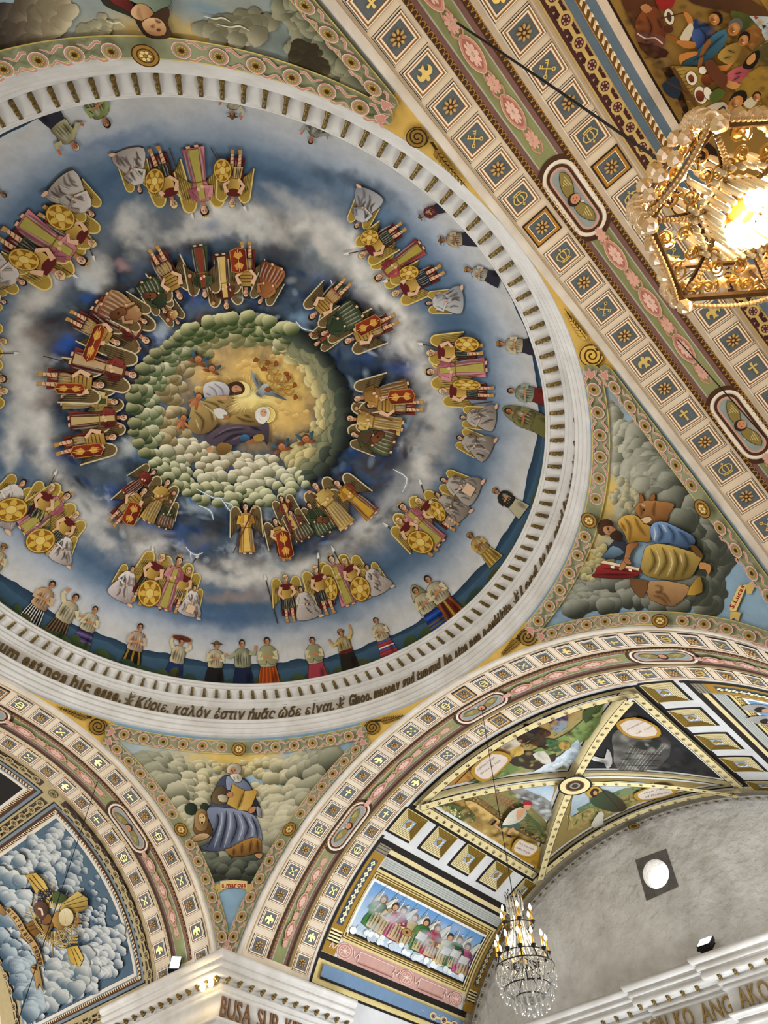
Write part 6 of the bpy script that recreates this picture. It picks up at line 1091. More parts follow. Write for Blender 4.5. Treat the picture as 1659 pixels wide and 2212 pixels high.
p.poly(T8([(900, 800), (1120, 800), (1332, 905), (1330, 1085), (1180, 1005)]), '#a87f22', sm=0); dabs(p, T8([(480, 560), (700, 510), (980, 660), (1150, 770), (1320, 900), (1320, 1060), (1000, 860)]), 90, ['#c9a85c', '#6a4c1c', '#d8c080', '#8a6a2c', '#55481f'], 9, .45); dabs(p, T8([(1040, 410), (1300, 450), (1430, 540), (1420, 680), (1200, 500)]), 36, ['#b8b8b4', '#6a6a66', '#d8dcdc'], 8, .5); dabs(p, T8([(780, 465), (1080, 410), (1250, 570), (1390, 720), (1380, 870), (1000, 620)]), 60, ['#4c4a26', '#a89c64', '#3c4420', '#8c5c40'], 6, .5)
p.poly(T8([(1090, 560), (1160, 530), (1212, 560), (1212, 600), (1150, 662), (1040, 692), (1000, 682), (1050, 600)]), '#d8d2c2', '#9a9484', (1, 0), sm=2, ol=('#4a443a', .8)); p.poly(T8([(985, 690), (1060, 690), (1140, 668), (1152, 710), (1110, 726), (1025, 705), (968, 742)]), '#40584e', sm=2); p.poly(T8([(1130, 560), (1190, 550), (1170, 620), (1130, 640)]), '#c08a62', sm=2); p.line(T8([(985, 725), (945, 690), (940, 665)]), 4.5, '#c08a62'); p.line(T8([(1100, 710), (1060, 750), (1050, 775)]), 4.5, '#c08a62'); p.poly(T8([(900, 680), (935, 645), (955, 650), (945, 665), (912, 690)]), '#1c1612', sm=2); p.poly(T8([(1035, 765), (1070, 775), (1082, 796), (1050, 788)]), '#1c1612', sm=2); p.ell(T8([(1218, 522)])[0], 8, 8.5, '#c08a62', n=12); p.poly(T8([(1190, 510), (1195, 480), (1235, 472), (1262, 492), (1250, 512), (1210, 508)]), '#94222e', sm=2)
cart(p, T8([(1105, 872), (1150, 815), (1215, 840), (1298, 872), (1288, 912), (1222, 955), (1112, 918)]), [(T8([(1140, 850)])[0], T8([(1270, 905)])[0], 'Ora pro nobis', 7), (T8([(1118, 885)])[0], T8([(1235, 940)])[0], 'beate Roche', 7)])
p.build('painted_scene', VB_o, label='triangular picture of a man in a red headscarf running past stone terraces')
p = bpaint()                                 # the dark vision
p.poly(R6([(985, 570), (1050, 545), (1240, 600), (1180, 715), (1010, 722), (990, 640)]), '#6d6a63', '#3a3836', (1, -.3), sm=2)
for k in range(9): p.line(R6([(1010 + k * 14, 722), (1090 + k * 16, 590 + k * 3)]), 1.1, '#a9a59c')
for k in range(5): p.line(R6([(1000 + k * 20, 700 - k * 26), (1180 + k * 8, 705 - k * 24)]), .9, '#2a2826')
p.poly(R6([(1060, 600), (1120, 580), (1200, 600), (1150, 640), (1080, 620)]), '#22251f', sm=2); p.poly(R6([(878, 660), (915, 664), (950, 672), (962, 630), (978, 650), (984, 692), (962, 718), (948, 690), (905, 682)]), '#d9d6cf', '#9a9690', (1, 0), sm=2); p.line(R6([(890, 664), (950, 682)]), 1, '#8a8680')
dabs(p, R6([(1050, 440), (1440, 760), (1200, 740), (900, 690)]), 40, ['#3c3a38', '#0c0c0e', '#504a44'], 16, .5); dabs(p, R6([(1000, 580), (1050, 550), (1230, 600), (1170, 710), (1010, 715)]), 24, ['#b0aca2', '#8a867c'], 10, .4)
cart(p, R6([(1018, 522), (1085, 498), (1165, 530), (1170, 568), (1068, 570)]), [(R6([(1090, 562)])[0], R6([(1160, 530)])[0], 'sub tuum', 6), (R6([(1050, 545)])[0], R6([(1120, 512)])[0], 'praesidium', 6)])
p.build('painted_scene', VB_o, label='triangular dark picture of a white dove flying down a beam of light')
p = bpaint()                                 # the shepherd saint
p.poly(R6([(830, 795), (900, 778), (1010, 770), (1130, 778), (1010, 812), (900, 862), (800, 930), (810, 850)]), '#b4bec6', '#8fa0a8', (0, 1)); p.poly(R6([(830, 890), (930, 840), (1040, 800), (1180, 782), (1100, 812), (960, 862), (850, 920)]), '#5c6f50', '#7c8660', (1, 0)); p.poly(R6([(800, 930), (880, 890), (980, 870), (1100, 840), (1000, 890), (860, 960), (790, 985)]), '#a3935c')
for k in range(40): x = rng.uniform(790, 1180); y = 965 - (x - 780) * .37 + rng.uniform(-26, 16); p.line(R6([(x, y), (x + rng.uniform(-12, 12), y - 22)]), 1.5, rng.choice(['#55682f', '#7c8a44', '#c2ac64']))
dabs(p, R6([(790, 985), (880, 890), (1100, 835), (1300, 800), (1100, 850), (900, 950)]), 70, ['#b9a060', '#5c4c24', '#6c7a3c', '#d0bc80'], 8, .5); dabs(p, R6([(830, 890), (1040, 800), (1170, 785), (960, 862)]), 24, ['#3c5038', '#8c9a70'], 7, .5)
p.ell(R6([(905, 812)])[0], 18, 13, '#b3953e', n=16, ol=('#7a5c20', .9)); p.poly(R6([(888, 838), (945, 805), (1000, 830), (1048, 880), (990, 898), (905, 872)]), '#3a4c34', '#3a2c20', (1, 0), sm=2); p.ell(R6([(905, 812)])[0], 7, 7, '#8a5a3a', n=12); p.poly(R6([(885, 815), (900, 795), (925, 800), (912, 830), (897, 832)]), '#33221a', sm=2); p.ell(R6([(908, 814)])[0], 4.6, 5, '#b8855c', n=10); p.line(R6([(932, 795), (1020, 893)]), 1.6, '#2c2018'); p.poly(R6([(890, 950), (925, 895), (945, 905), (940, 940), (955, 955), (905, 965)]), '#c3bfae', sm=2)
cart(p, R6([(1092, 818), (1150, 792), (1212, 785), (1245, 812), (1180, 832), (1112, 842)]), [(R6([(1115, 818)])[0], R6([(1210, 795)])[0], 'voce mea', 6), (R6([(1125, 834)])[0], R6([(1225, 812)])[0], 'ad Dominum', 6)])
p.build('painted_scene', VB_o, label='triangular picture of a haloed pilgrim in green with a dog in a field')
p = Paint(BX, .03, off=.048)                 # frame strips over the pictures
def leaf3(c, e1, e2, k):
    c, e1, e2 = map(np.array, (c, e1, e2))
    for a, b in (((-.9, -.5), (-.2, .9)), ((-.1, -.9), (.3, .5)), ((.5, -.6), (.9, .3)), ((-.8, -.9), (.9, -.8))): p.line([tuple(c + k * (a[0] * e1 + a[1] * e2)), tuple(c + k * (b[0] * e1 + b[1] * e2))], k * .34, '#2c2114')
def strip(a, b, w, n):
    a, b = np.array(a, float), np.array(b, float); e = (b - a) / np.hypot(*(b - a)); m = np.array([-e[1], e[0]])
    for h, c in ((w, BLK), (w * .86, YEL)): p.poly([tuple(a + m * h), tuple(b + m * h), tuple(b - m * h), tuple(a - m * h)], c)
    for i in range(n): leaf3(a + (b - a) * (i + .5) / n, e, m, w * .42)
for a, b in (((d0 + .012, -xe), (d1 - .012, -xe)), ((d0 + .012, xe), (d1 - .012, xe)), ((d0 + .012, -xe), (d0 + .012, xe)), ((d1 - .012, -xe), (d1 - .012, xe))): strip(a, b, .016, 17)
for s in (-1, 1):
    for dd in (d0, d1): strip((dd + (.01 if dd == d0 else -.01), s * (xe - .01)), (dm, 0), .016, 13)
for r, c in ((.064, BLK), (.057, YEL), (.036, '#6a4a24'), (.031, '#3c2c1c'), (.02, '#8a8478'), (.012, '#3c342c')): p.ell((dm, 0), r, r, c, n=28)
p.build('painted_frame', VB_o, label='yellow picture strips dotted with small dark leaves')
# illusionistic coffers along both flanks
for sd in (-1, 1):
    for j, dc in enumerate((1.386, 1.561, 1.738, 1.917, 2.098)):
        p = Paint(VB.at, .03, off=.002); sc0 = su(90 + sd * 32.1) ; hd, hs = .058 if j < 4 else .04, .052
        Q = lambda u, v: (dc + u * hd, sc0 + sd * v * hs)
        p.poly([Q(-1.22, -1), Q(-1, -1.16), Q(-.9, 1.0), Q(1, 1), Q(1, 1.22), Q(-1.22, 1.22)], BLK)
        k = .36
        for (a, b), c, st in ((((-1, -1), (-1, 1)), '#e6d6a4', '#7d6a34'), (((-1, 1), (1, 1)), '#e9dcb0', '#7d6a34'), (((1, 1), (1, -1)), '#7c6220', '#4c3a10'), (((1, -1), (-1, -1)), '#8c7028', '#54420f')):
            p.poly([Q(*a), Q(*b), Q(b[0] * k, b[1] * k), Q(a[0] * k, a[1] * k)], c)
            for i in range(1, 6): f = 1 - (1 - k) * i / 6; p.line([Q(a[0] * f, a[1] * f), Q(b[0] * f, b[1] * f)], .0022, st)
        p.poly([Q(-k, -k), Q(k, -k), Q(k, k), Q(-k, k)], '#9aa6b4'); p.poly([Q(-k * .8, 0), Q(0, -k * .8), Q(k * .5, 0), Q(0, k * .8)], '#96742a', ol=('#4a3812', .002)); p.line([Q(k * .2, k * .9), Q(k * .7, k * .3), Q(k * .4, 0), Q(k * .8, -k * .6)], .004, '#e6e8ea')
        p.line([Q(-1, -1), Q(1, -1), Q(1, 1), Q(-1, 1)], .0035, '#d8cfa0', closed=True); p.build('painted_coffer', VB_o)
    U = lambda a: 90 + sd * (a - 90)
    p = Paint(VB.at, .04, off=.0025)
    A1, A2 = 1.40, 2.11
    for a, b, x0, x1, c in ((127.6, 129.1, 1.318, 2.14, BLK), (129.1, 130.2, 1.36, A2, YEL), (130.2, 131.0, 1.36, A2, BLK), (131.0, 133.6, A1, A2, '#b9bcb4'), (133.6, 134.2, A1, A2, BLK), (134.2, 152.2, A1, A2, '#dcc888'), (152.2, 156.1, 1.408, 2.085, '#c49a90'), (156.1, 157.6, 1.318, 2.14, BLK), (157.6, 163.0, 1.318, 2.14, '#d8c486'), (163.0, 163.6, 1.318, 2.14, BLK)): rect(p, x0, x1, U(a), U(b), c)
    for a in (131.5, 132.0, 132.5, 133.0): rect(p, A1, A2, U(a), U(a + .14), '#8d9190')
    for k, c in enumerate(('#5a4420', '#d8c486', '#5a4420', '#d8c486', '#6d5424', '#8a6c2c', '#6d5424')): m = k * .0065; rect(p, 1.372 + m + .018, 2.098 - m, U(134.9 + k * .24), U(151.6 - k * .24), c)
    rect(p, 1.318, 1.329, U(127), U(163), BLK)
    for x0, x1 in ((1.331, 1.392), (2.108, 2.165)):       # painted pilasters
        rect(p, x0, x1, U(131.2), U(156), '#a07a2c'); rect(p, x0 + .013, x1 - .016, U(132.8), U(149.3), '#44525e')
        for i in range(4): rect(p, x0 + .003, x1 - .003, U(150.5 + i * .75), U(150.9 + i * .75), '#efe3b4'); rect(p, x0 + .003, x1 - .003, U(150.9 + i * .75), U(151.2 + i * .75), BLK)
        rect(p, x0, x1, U(128.8), U(131.2), '#8d8474')
        for i in range(3): rect(p, x0, x1, U(129.1 + i * .75), U(129.35 + i * .75), '#54503f')
        for i in range(11):
            a = U(133.8 + i * 1.42); c = ((x0 + x1) / 2 - .002, su(a))
            for dx, dy in ((-.006, 0), (.006, 0), (0, -.006), (0, .006)): p.ell((c[0] + dx, c[1] + dy), .0045, .0045, '#efe6c0', n=7)
    rect(p, 1.352, 2.12, U(158.4), U(161.6), '#6f8aa8'); rect(p, 1.352, 2.12, U(161.2), U(161.8), BLK)
    p.build('painted_bands', VB_o, label='painted frame bands, pilasters and pink scroll band')
    quat_band(VB, VB_o, 'd', su(U(158.9)), su(U(161.3)), 1.356, 2.115, .062, '#e0cd8c', '#4c3038', '#caa0a8')
    p = Paint(VB.at, .03, off=.013)               # pink scroll band
    for dc in (1.43, 1.76, 2.055):
        c = (dc, su(U(154.1))); t = np.linspace(0, 2 * np.pi, 18, endpoint=False)
        for r, cl in ((.030, '#e6cabe'), (.0275, '#b88478'), (.022, '#e0beb2'), (.019, '#bf8c80')): p.poly([(c[0] + r * 1.3 * math.cos(a), c[1] + r * .85 * math.sin(a)) for a in t], cl)
        for k in range(8): a = k * math.pi / 4; p.line([c, (c[0] + .022 * math.cos(a), c[1] + .014 * math.sin(a))], .0025, '#ecd6cc')
        for s in (-1, 1): p.line([(c[0] + s * .04, c[1] - .012), (c[0] + s * .055, c[1] + .006), (c[0] + s * .066, c[1] - .008), (c[0] + s * .075, c[1] + .008)], .004, '#e6cabe', sm=3)
    for x0, x1 in ((1.50, 1.69), (1.83, 1.985)):
        a, b = su(U(152.9)), su(U(155.4)); p.line([(x0, a), (x1, a), (x1, b), (x0, b)], .0025, '#f0dcd2', closed=True); p.line([(x0, b), (x1, b)], .003, '#8a5a50')
    p.build('painted_scrolls', VB_o, label='pink painted scroll band')
    p = Paint(VB.at, .04, off=.016); x0, x1 = 1.413, 2.062
    rect(p, x0 - .012, x1 + .012, U(136.6), U(150.1), '#e9e9e4'); rect(p, x0, x1 + .008, U(137.2), U(150.2), BLK); rect(p, x0, x1, U(137.2), U(149.6), '#5f92c8' , '#c2d4e2', (0, sd))
    for k in range(60): c = (rng.uniform(x0 + .012, x1 - .012), su(U(rng.uniform(147.6, 149.2)))); p.ell(c, rng.uniform(.01, .017), rng.uniform(.008, .013), rng.choice(['#dfe5e8', '#c3cfd8', '#eef0f0', '#b4c2cc']), n=10)
    for k in range(30): p.dab((rng.uniform(x0 + .03, x1 - .03), su(U(rng.uniform(138, 147)))), .05, .02, '#e6eef4', .3)
    p.build('painted_sky_panel', VB_o, label='blue sky panel framed in gold')
# nine musician angels in the visible panel
HD = [(828, 1941, '#3f7a3a', 0), (853, 1957, '#c2a680', 0), (870, 1965, '#c04a78', 0), (895, 1981, '#d8c48c', 1), (920, 1991, '#3f7a3c', 2), (943, 2003, '#b83c58', 1), (971, 2023, '#dcc890', 2), (991, 2029, '#2f6a40', 2), (1008, 2043, '#c05a86', 2)]
for i, (x, y, c, g) in enumerate(HD):
    p = bpaint(.024 + .0015 * (i % 3)); f = i / 8; ft = np.array([x - 34 + 13 * f, y + 60 - 2 * f]); p.H = frame(p, ft, (x, y)); dk = '#%02x%02x%02x' % tuple(int(v * .6) for v in bytes.fromhex(c[1:]))
    for s, k in ((-1, 1.), (1, .8)):
        p.poly([(s * .05, .7), (s * .2, .98), (s * .2 + .12, 1.42 * k), (s * .28 + .1, 1.1), (s * .26, .7), (s * .16, .5)], '#cfcabb', '#98907c', (0, 1), sm=2, ol=('#7d7666', .7))
        for q in range(4): p.line([(s * (.1 + .03 * q), .62 + .04 * q), (s * .2 + .1 - .01 * q, 1.2 * k - .08 * q)], .012 * p.H, '#f0ece0')
    p.poly([(-.14, .8), (.14, .8), (.24, .6), (.22, .4), (.3, .0), (-.24, .0), (-.2, .4), (-.24, .6)], c, dk, (1, .3), sm=2, ol=('#2c241c', .8)); p.poly([(-.02, .5), (.16, .5), (.28, .0), (-.1, .0)], '#d3bf92' if i % 2 else '#cfb88c', '#8f7c50', (1, 0)); drape(p, -.15, .18, .5, .04, 4, dk)
    arm(p, [(-.18, .7), (-.26, .5), (-.02, .46)], c, True, .09); arm(p, [(.18, .7), (.26, .52), (.08, .5)], dk, True, .09)
    if g == 1: p.ell((-.04, .42), .16, .12, '#a87c48', n=14, ol=('#4a2f14', .9)); p.line([(.06, .48), (.3, .66)], .04 * p.H, '#7a5428'); p.ell((-.04, .42), .05, .04, '#3a2410', n=10)
    if g == 2: p.poly([(-.14, .34), (.16, .34), (.2, .58), (-.1, .6)], '#d8d8d4', '#a9aaa8', (1, 0), ol=('#6a6a66', .8))
    if g == 0: p.line([(-.02, .78), (-.1, .5)], .03 * p.H, '#c9b48c')
    p.ell((.0, .93), .105, .125, '#3c2618', n=14); p.ell((-.01, .9), .07, .085, '#c79468', n=12)
    for s in (-1, 1): p.ell((.025 * s - .015, .905), .011, .008, '#2a160e', n=6)
    p.line([(-.03, .855), (.01, .855)], .012 * p.H, '#8c3a30'); p.build('angel_figure', VB_o, label='robed angel with tall pale wings in the blue panel')
p = bpaint(.024)
for x, y in ((1640, 1530), (1652, 1555)): p.poly([(x - 40, y - 6), (x - 10, y - 12), (x + 20, y - 8), (x + 20, y + 8), (x - 20, y + 4)], '#a9a496', '#7d8490', (1, 0), sm=2); p.ell((x + 4, y), 14, 6, '#2c2018', n=12); p.ell((x + 14, y + 2), 8, 4, '#c08a60', n=10)
p.build('angel_figure', VB_o, label='part of an angel in the blue panel at the far flank')
# ornament along the end wall of the transept
p = Paint(VB.at, .04, off=.003)
for a, b, c in ((2.105, 2.115, '#c9c6bc'), (2.118, 2.14, '#c3b184'), (2.142, 2.178, '#aaa392'), (2.178, 2.182, '#8d8674')): p.poly([(a, -1.2), (b, -1.2), (b, 1.2), (a, 1.2)], c)
for i in range(150):
    s = -1.2 + i * .016; p.line([(2.12, s), (2.129, s + .008), (2.138, s)], .0022, '#8f7c4c')
for i in range(62):
    s = -1.2 + i * .039
    if abs(s + .0) < .02: 
        for r, c in ((.024, '#4c3a20'), (.02, '#9a7c3c'), (.012, '#4c3a20')): p.ell((2.16, s), r, r, c, n=14)
    else:
        for r, c in ((1., '#7d7666'), (.85, '#c4bda8'), (.62, '#8f8778'), (.36, '#5a4c3c')): p.ell((2.16, s), .0145 * r, .0175 * r, c, n=12)
p.build('painted_edge_band', VB_o, label='grey band of linked ovals along the rough end wall', stuff=True)
# ---------------------------------------------------------------- choir vault
CP = lambda off=.02: Paint(VC.px, 9., off=off)
p = Paint(VC.at, .05, off=.001)
rect(p, -1.318, -2.3, 8, 112, '#b2a27a')
def framed(ua, ub, da, db, base, sky=False):
    for k, (m, c) in enumerate(((-.058, BLK), (-.052, '#75838e'), (-.040, '#4c3020'), (-.022, '#7d8c98'), (-.015, '#dcd5c9'), (-.001, BLK))):
        q = m * 58; rect(p, da - m, db + m * 1.0, ua + q, ub - q, c)
    rect(p, da, db, ua, ub, base)
framed(21.4, 61.6, -1.435, -2.06, '#4c6476'); framed(71.3, 108.7, -1.435, -2.06, '#16110e')
for a, b, c in ((-2.125, -2.135, '#e0dbd0'), (-2.135, -2.15, '#7d8c98')): rect(p, a, b, 8, 112, c)
p.build('painted_frames', VC_o, label='painted panel frames of the choir vault')
for along, c0, c1, a0, a1 in (('s', -1.328, -1.368, su(13), su(63.6)), ('s', -1.328, -1.368, su(69.5), su(110)), ('d', su(65.2), su(67.6), -1.405, -2.12), ('d', su(14.6), su(17.0), -1.38, -2.12), ('s', -2.165, -2.21, su(13), su(108))): quat_band(VC, VC_o, along, c0, c1, a0, a1, .058, '#b5a478', '#43352c', '#8a7c60', False)
for along, c0, c1, a0, a1 in (('s', -1.397, -1.411, su(19.4), su(63.2)), ('d', su(62.5), su(63.3), -1.40, -2.1), ('d', su(19.4), su(20.2), -1.40, -2.1), ('s', -2.084, -2.098, su(19.4), su(63.2)), ('s', -1.397, -1.411, su(69.7), su(110)), ('d', su(69.7), su(70.5), -1.40, -2.1)): rope(VC, VC_o, along, c0, c1, a0, a1, .0125)
p = Paint(VC.at, .03, off=.012)
for r, c in ((.019, '#4c4030'), (.0165, '#a89a70'), (.006, '#4c4030')): p.ell((-1.348, su(66.4)), r, r, c, n=18)
for k in range(8): t = k * math.pi / 4; p.ell((-1.348 + .0105 * math.cos(t), su(66.4) + .0105 * math.sin(t)), .0035, .0035, '#6a5c40', n=6)
p.build('painted_rosette', VC_o)
p = CP(.004)
ccol = lambda q: (hexmix('#d2d6d4', '#a3b0b4', (1980 - q[1]) / 200 * (q[0] > 150) + rng.uniform(-.1, .2)), hexmix('#36506a', '#4c626e', (1900 - q[1]) / 150))
VCU = lambda d, u: [tuple(project(VC.at([(d, su(u))])[0])[0])][0]
pan = [VCU(-1.45, 60.6), VCU(-1.45, 45), VCU(-1.45, 33), VCU(-1.45, 22.5), VCU(-1.75, 22.5), VCU(-2.05, 22.5), VCU(-2.05, 33), VCU(-2.05, 45), VCU(-2.05, 60.6), VCU(-1.75, 60.6)]
cloudfill(p, pan, 430, lambda q: 7 if (q[0] > 165 and q[1] < 2010) else 13, ccol, (.7, -.6), key=lambda q: q[1] - .3 * q[0])
cloudfill(p, [(0, 1860), (50, 1850), (60, 1960), (0, 2000)], 20, lambda q: 19, lambda q: ('#ccd1cf', '#4c6678'), (.6, -.7)); cloudfill(p, [(60, 2080), (210, 2040), (230, 2100), (100, 2180)], 50, lambda q: 17, lambda q: ('#c3c6c2', '#48606f'), (.6, -.7)); cloudfill(p, [(0, 2000), (60, 2050), (90, 2180), (70, 2195), (20, 2060)], 34, lambda q: 17, lambda q: ('#aab8bf', '#2f4a60'), (.7, -.7))
p.build('painted_clouds', VC_o, label='blue grey clouds in the framed choir panel', stuff=True)
K5 = lambda L_: [(x / 3.967, 1920 + y / 3.967) for x, y in L_]; p = CP(.04); ctr = np.array(K5([(470, 250)])[0])
def K(L_, c, c2=None, ax=(1, 0), ol=('#2c2010', .8), s=2): p.poly(K5(L_), c, c2, ax, ol, s)
for k in range(64):
    t = k / 64 * 2 * math.pi; l = rng.uniform(52, 78) * (1.25 if k % 8 == 0 else 1); e = np.array([math.cos(t), math.sin(t)]); p.line([tuple(ctr + e * 26), tuple(ctr + e * l)], (2.6, 2.2, .6), rng.choice(['#c9b277', '#a88c50', '#e0d0a0', '#8c7038']))
K([(330, 240), (390, 340), (260, 440), (200, 395), (210, 305)], '#8a6226', '#5e4018', s=0); K([(240, -140), (330, -160), (400, -90), (480, 60), (430, 110), (330, 20)], '#b08a30', '#d8bc66', s=0); K([(560, 95), (690, 0), (775, 62), (778, 150), (640, 205), (530, 170)], '#c9b060', '#8a6c20', (.5, 1), s=0); K([(595, 490), (690, 468), (745, 580), (712, 655), (630, 620)], '#a9842c', '#d3b458', s=0)
for a, b in (((570, 110), (760, 30)), ((575, 130), (775, 80)), ((590, 155), (775, 130)), ((640, 500), (690, 640)), ((660, 490), (725, 610)), ((270, -120), (440, 80)), ((300, -140), (460, 60)), ((230, 320), (350, 280)), ((225, 360), (365, 310))): p.line(K5([a, b]), 1.3, '#3c2a0c')
for k in range(26): x, y = 420 + rng.uniform(-58, 58), 30 + rng.uniform(-36, 44); p.ell(K5([(x, y)])[0], 3.6, 3.6, '#1e1a26', n=10); p.ell(K5([(x - 4, y - 5)])[0], 1.4, 1.4, '#8a8494', n=6)
K([(480, 30), (510, -10), (560, 10), (605, 40), (590, 80), (540, 95), (490, 90)], '#4a5a26', '#2c3814'); K([(330, 110), (370, 78), (420, 90), (445, 140), (430, 210), (400, 240), (350, 200), (330, 160)], '#6a4432', '#3a2218'); p.line(K5([(360, 140), (390, 150), (400, 200)]), 4, '#d8c6b0', sm=3); K([(390, 270), (440, 190), (475, 210), (470, 260), (420, 280)], '#7a5024'); K([(480, 240), (520, 160), (560, 200), (590, 290), (560, 330), (490, 290)], '#b08a48', '#6e4c1e'); p.ell(K5([(602, 217)])[0], 16.5, 20, '#d9cda8', n=22, c2='#b8a878', ol=('#7a6634', .9)); p.line(K5([(590, 170), (600, 270)]), 1, '#a39464')
K([(385, 270), (450, 290), (485, 260), (490, 300), (450, 360), (460, 400), (440, 420), (410, 330)], '#a07a3c', '#5f421a')
for pts in ([(290, 130), (340, 260), (400, 340), (450, 430)], [(650, 300), (650, 400), (600, 450), (460, 410)], [(500, 390), (570, 360), (590, 390), (540, 420), (500, 400)], [(470, 420), (560, 480), (620, 460)], [(700, 170), (690, 260), (640, 330)]): p.line(K5(pts), (2, 5, 2), '#c6aa66', sm=4); p.line(K5(pts), (.6, 1.4, .6), '#3a280c', sm=4)
for k in range(12): a = .5 + k * .1; x, y = 660 + (k % 4) * 14, 380 + (k // 4) * 26; p.ell(K5([(x, y)])[0], 3.2, 1.8, '#b8984c', rot=-.8, n=8, ol=('#5a421a', .6))
for k in range(14): x, y = 690 + (k % 3) * 13, 225 + (k // 3) * 18; p.ell(K5([(x, y)])[0], 2., 1.5, '#8c6230', n=7)
p.build('painted_emblem', VC_o, label='golden cross with host, chalice, grapes and wheat')
p = CP(.085); mid = smooth_loop([(95, 150), (170, 230), (240, 350), (310, 440), (360, 540), (385, 640)], 5, False); d = np.gradient(mid, axis=0); nr = np.stack([-d[:, 1], d[:, 0]], 1) / np.hypot(d[:, 0], d[:, 1])[:, None]
K([(-20, 60), (20, 90), (85, 170), (60, 205), (0, 150), (-20, 140)], '#a8834e', '#7a5a30'); K([(290, 650), (355, 640), (375, 680), (410, 870), (370, 790), (350, 860), (330, 740)], '#b5935c', '#8a6a3a'); p.poly(K5(list(mid + nr * 28) + list((mid - nr * 28)[::-1])), '#c0a06a', '#a58350', (0, 1), ol=('#5a4020', .8)); K([(300, 655), (352, 640), (356, 684)], '#4a3418', s=0)
for i, ch in enumerate('MYSTERIUM FIDEI'):
    if ch == ' ': continue
    t = (i + .5) / 15 * (len(mid) - 2) + .4; k = int(t); c = mid[k] + (mid[min(k + 1, len(mid) - 1)] - mid[k]) * (t - k); e = d[k] / np.hypot(*d[k]); paint_text(p, ch, K5([tuple(c - e * 13 - nr[k] * -15 * -1)])[0] if False else K5([tuple(c - e * 13 + nr[k] * 16)])[0], K5([tuple(c + e * 13 + nr[k] * 16)])[0], 11.5, '#4a3214', weight=.03)
p.build('ribbon', VC_o, label='curling ribbon lettered MYSTERIUM FIDEI')
# ---------------------------------------------------------------- nave vault with the feast
p = Paint(VA.at, .05, off=.001)
for a, b, c in ((1.262, 1.268, '#b8a48a'), (1.268, 1.304, '#c2a869'), (1.304, 1.3175, '#64788a'), (1.3175, 1.331, '#c9b27c'), (1.331, 1.3465, '#64788a'), (1.3465, 1.361, '#d8c8b6'), (1.361, 1.365, '#2a1c14')): p.poly([(a, -.95), (b, -.95), (b, .75), (a, .75)], c)
p.poly([(1.365, -.5), (1.95, -.5), (1.95, .6), (1.365, .6)], '#8c6c34', '#6f5226', (1, 0))
p.build('painted_frames', VA_o, label='painted frame stripes of the nave vault')
quat_band(VA, VA_o, 's', 1.2685, 1.3035, -.95, .56, .0475, '#c3a868', '#4a2c28', '#b98f82', True); rope(VA, VA_o, 's', 1.3185, 1.330, -.95, .6, .016, '#7a5226', '#f2e8cc')
N8 = lambda L_: [(1300 + x / 2.652, y / 2.652) for x, y in L_]; p = Paint(VA.px, 9., off=.008)
def A8(L_, c, c2=None, ax=(1, 0), ol=None, s=2): p.poly(N8(L_), c, c2, ax, ol, s)
A8([(60, -120), (140, 0), (260, 240), (430, 560), (520, 740), (700, 900), (500, 900), (520, 700), (400, 400), (330, 330), (200, 120), (130, 0), (150, -120)], '#33241a', '#241810'); A8([(80, -120), (260, -120), (330, 80), (280, 200), (180, 160)], '#54301c'); A8([(420, -60), (760, -60), (952, 60), (952, 110), (700, 70), (520, 20)], '#3a2418', '#5a3a20', s=0); A8([(850, -80), (920, -80), (990, 40), (1040, 120), (960, 80)], '#b08c3c', '#5a3c18', s=0); A8([(740, 60), (850, 90), (880, 140), (820, 190), (750, 120)], '#59612f', '#3c4420'); A8([(840, 90), (952, 95), (1000, 110), (1000, 260), (940, 240), (900, 160)], '#b5c0c4', s=0); A8([(820, 170), (870, 140), (915, 170), (912, 230), (860, 290), (800, 230)], '#a5713a', '#7d5026', s=0)
for q, c in (((880, 100), '#a3302c'), ((905, 128), '#c2a43c'), ((925, 150), '#2c3440')): A8([(q[0] - 12, q[1] - 10), (q[0] + 16, q[1] - 2), (q[0] - 2, q[1] + 14)], c, s=0)
A8([(860, 290), (1000, 220), (1000, 420), (930, 400)], '#5f5a34', '#48421f'); A8([(760, 500), (900, 380), (1000, 420), (1000, 640), (820, 620)], '#b39240', '#94722c')
A8([(200, 100), (260, 30), (330, 60), (350, 130), (365, 200), (330, 230), (210, 190), (190, 140)], '#8a4c28', '#5a2c16'); A8([(190, 180), (250, 180), (350, 210), (350, 270), (260, 250), (200, 230)], '#6a4038'); p.line(N8([(200, 190), (250, 220), (300, 215), (345, 250)]), 3, '#d8c8b8', sm=3); A8([(215, 40), (250, 20), (285, 50), (250, 75)], '#b07a4c'); A8([(300, -20), (410, -20), (400, 40), (340, 60)], '#8c2420'); p.ell(N8([(382, 95)])[0], 11, 18, '#d8cdb8', rot=-.2, n=16, ol=('#4a3018', 1)); p.ell(N8([(382, 95)])[0], 5, 11, '#4a3626', rot=-.2, n=12); p.ell(N8([(380, 165)])[0], 10, 9, '#4c2a18', n=12); p.line(N8([(330, 105), (470, 70)]), 2.6, '#4a2c14')
A8([(200, 240), (330, 270), (380, 300), (340, 340), (260, 320)], '#3a1c14'); A8([(300, 340), (380, 330), (400, 370), (320, 390)], '#7d6538')
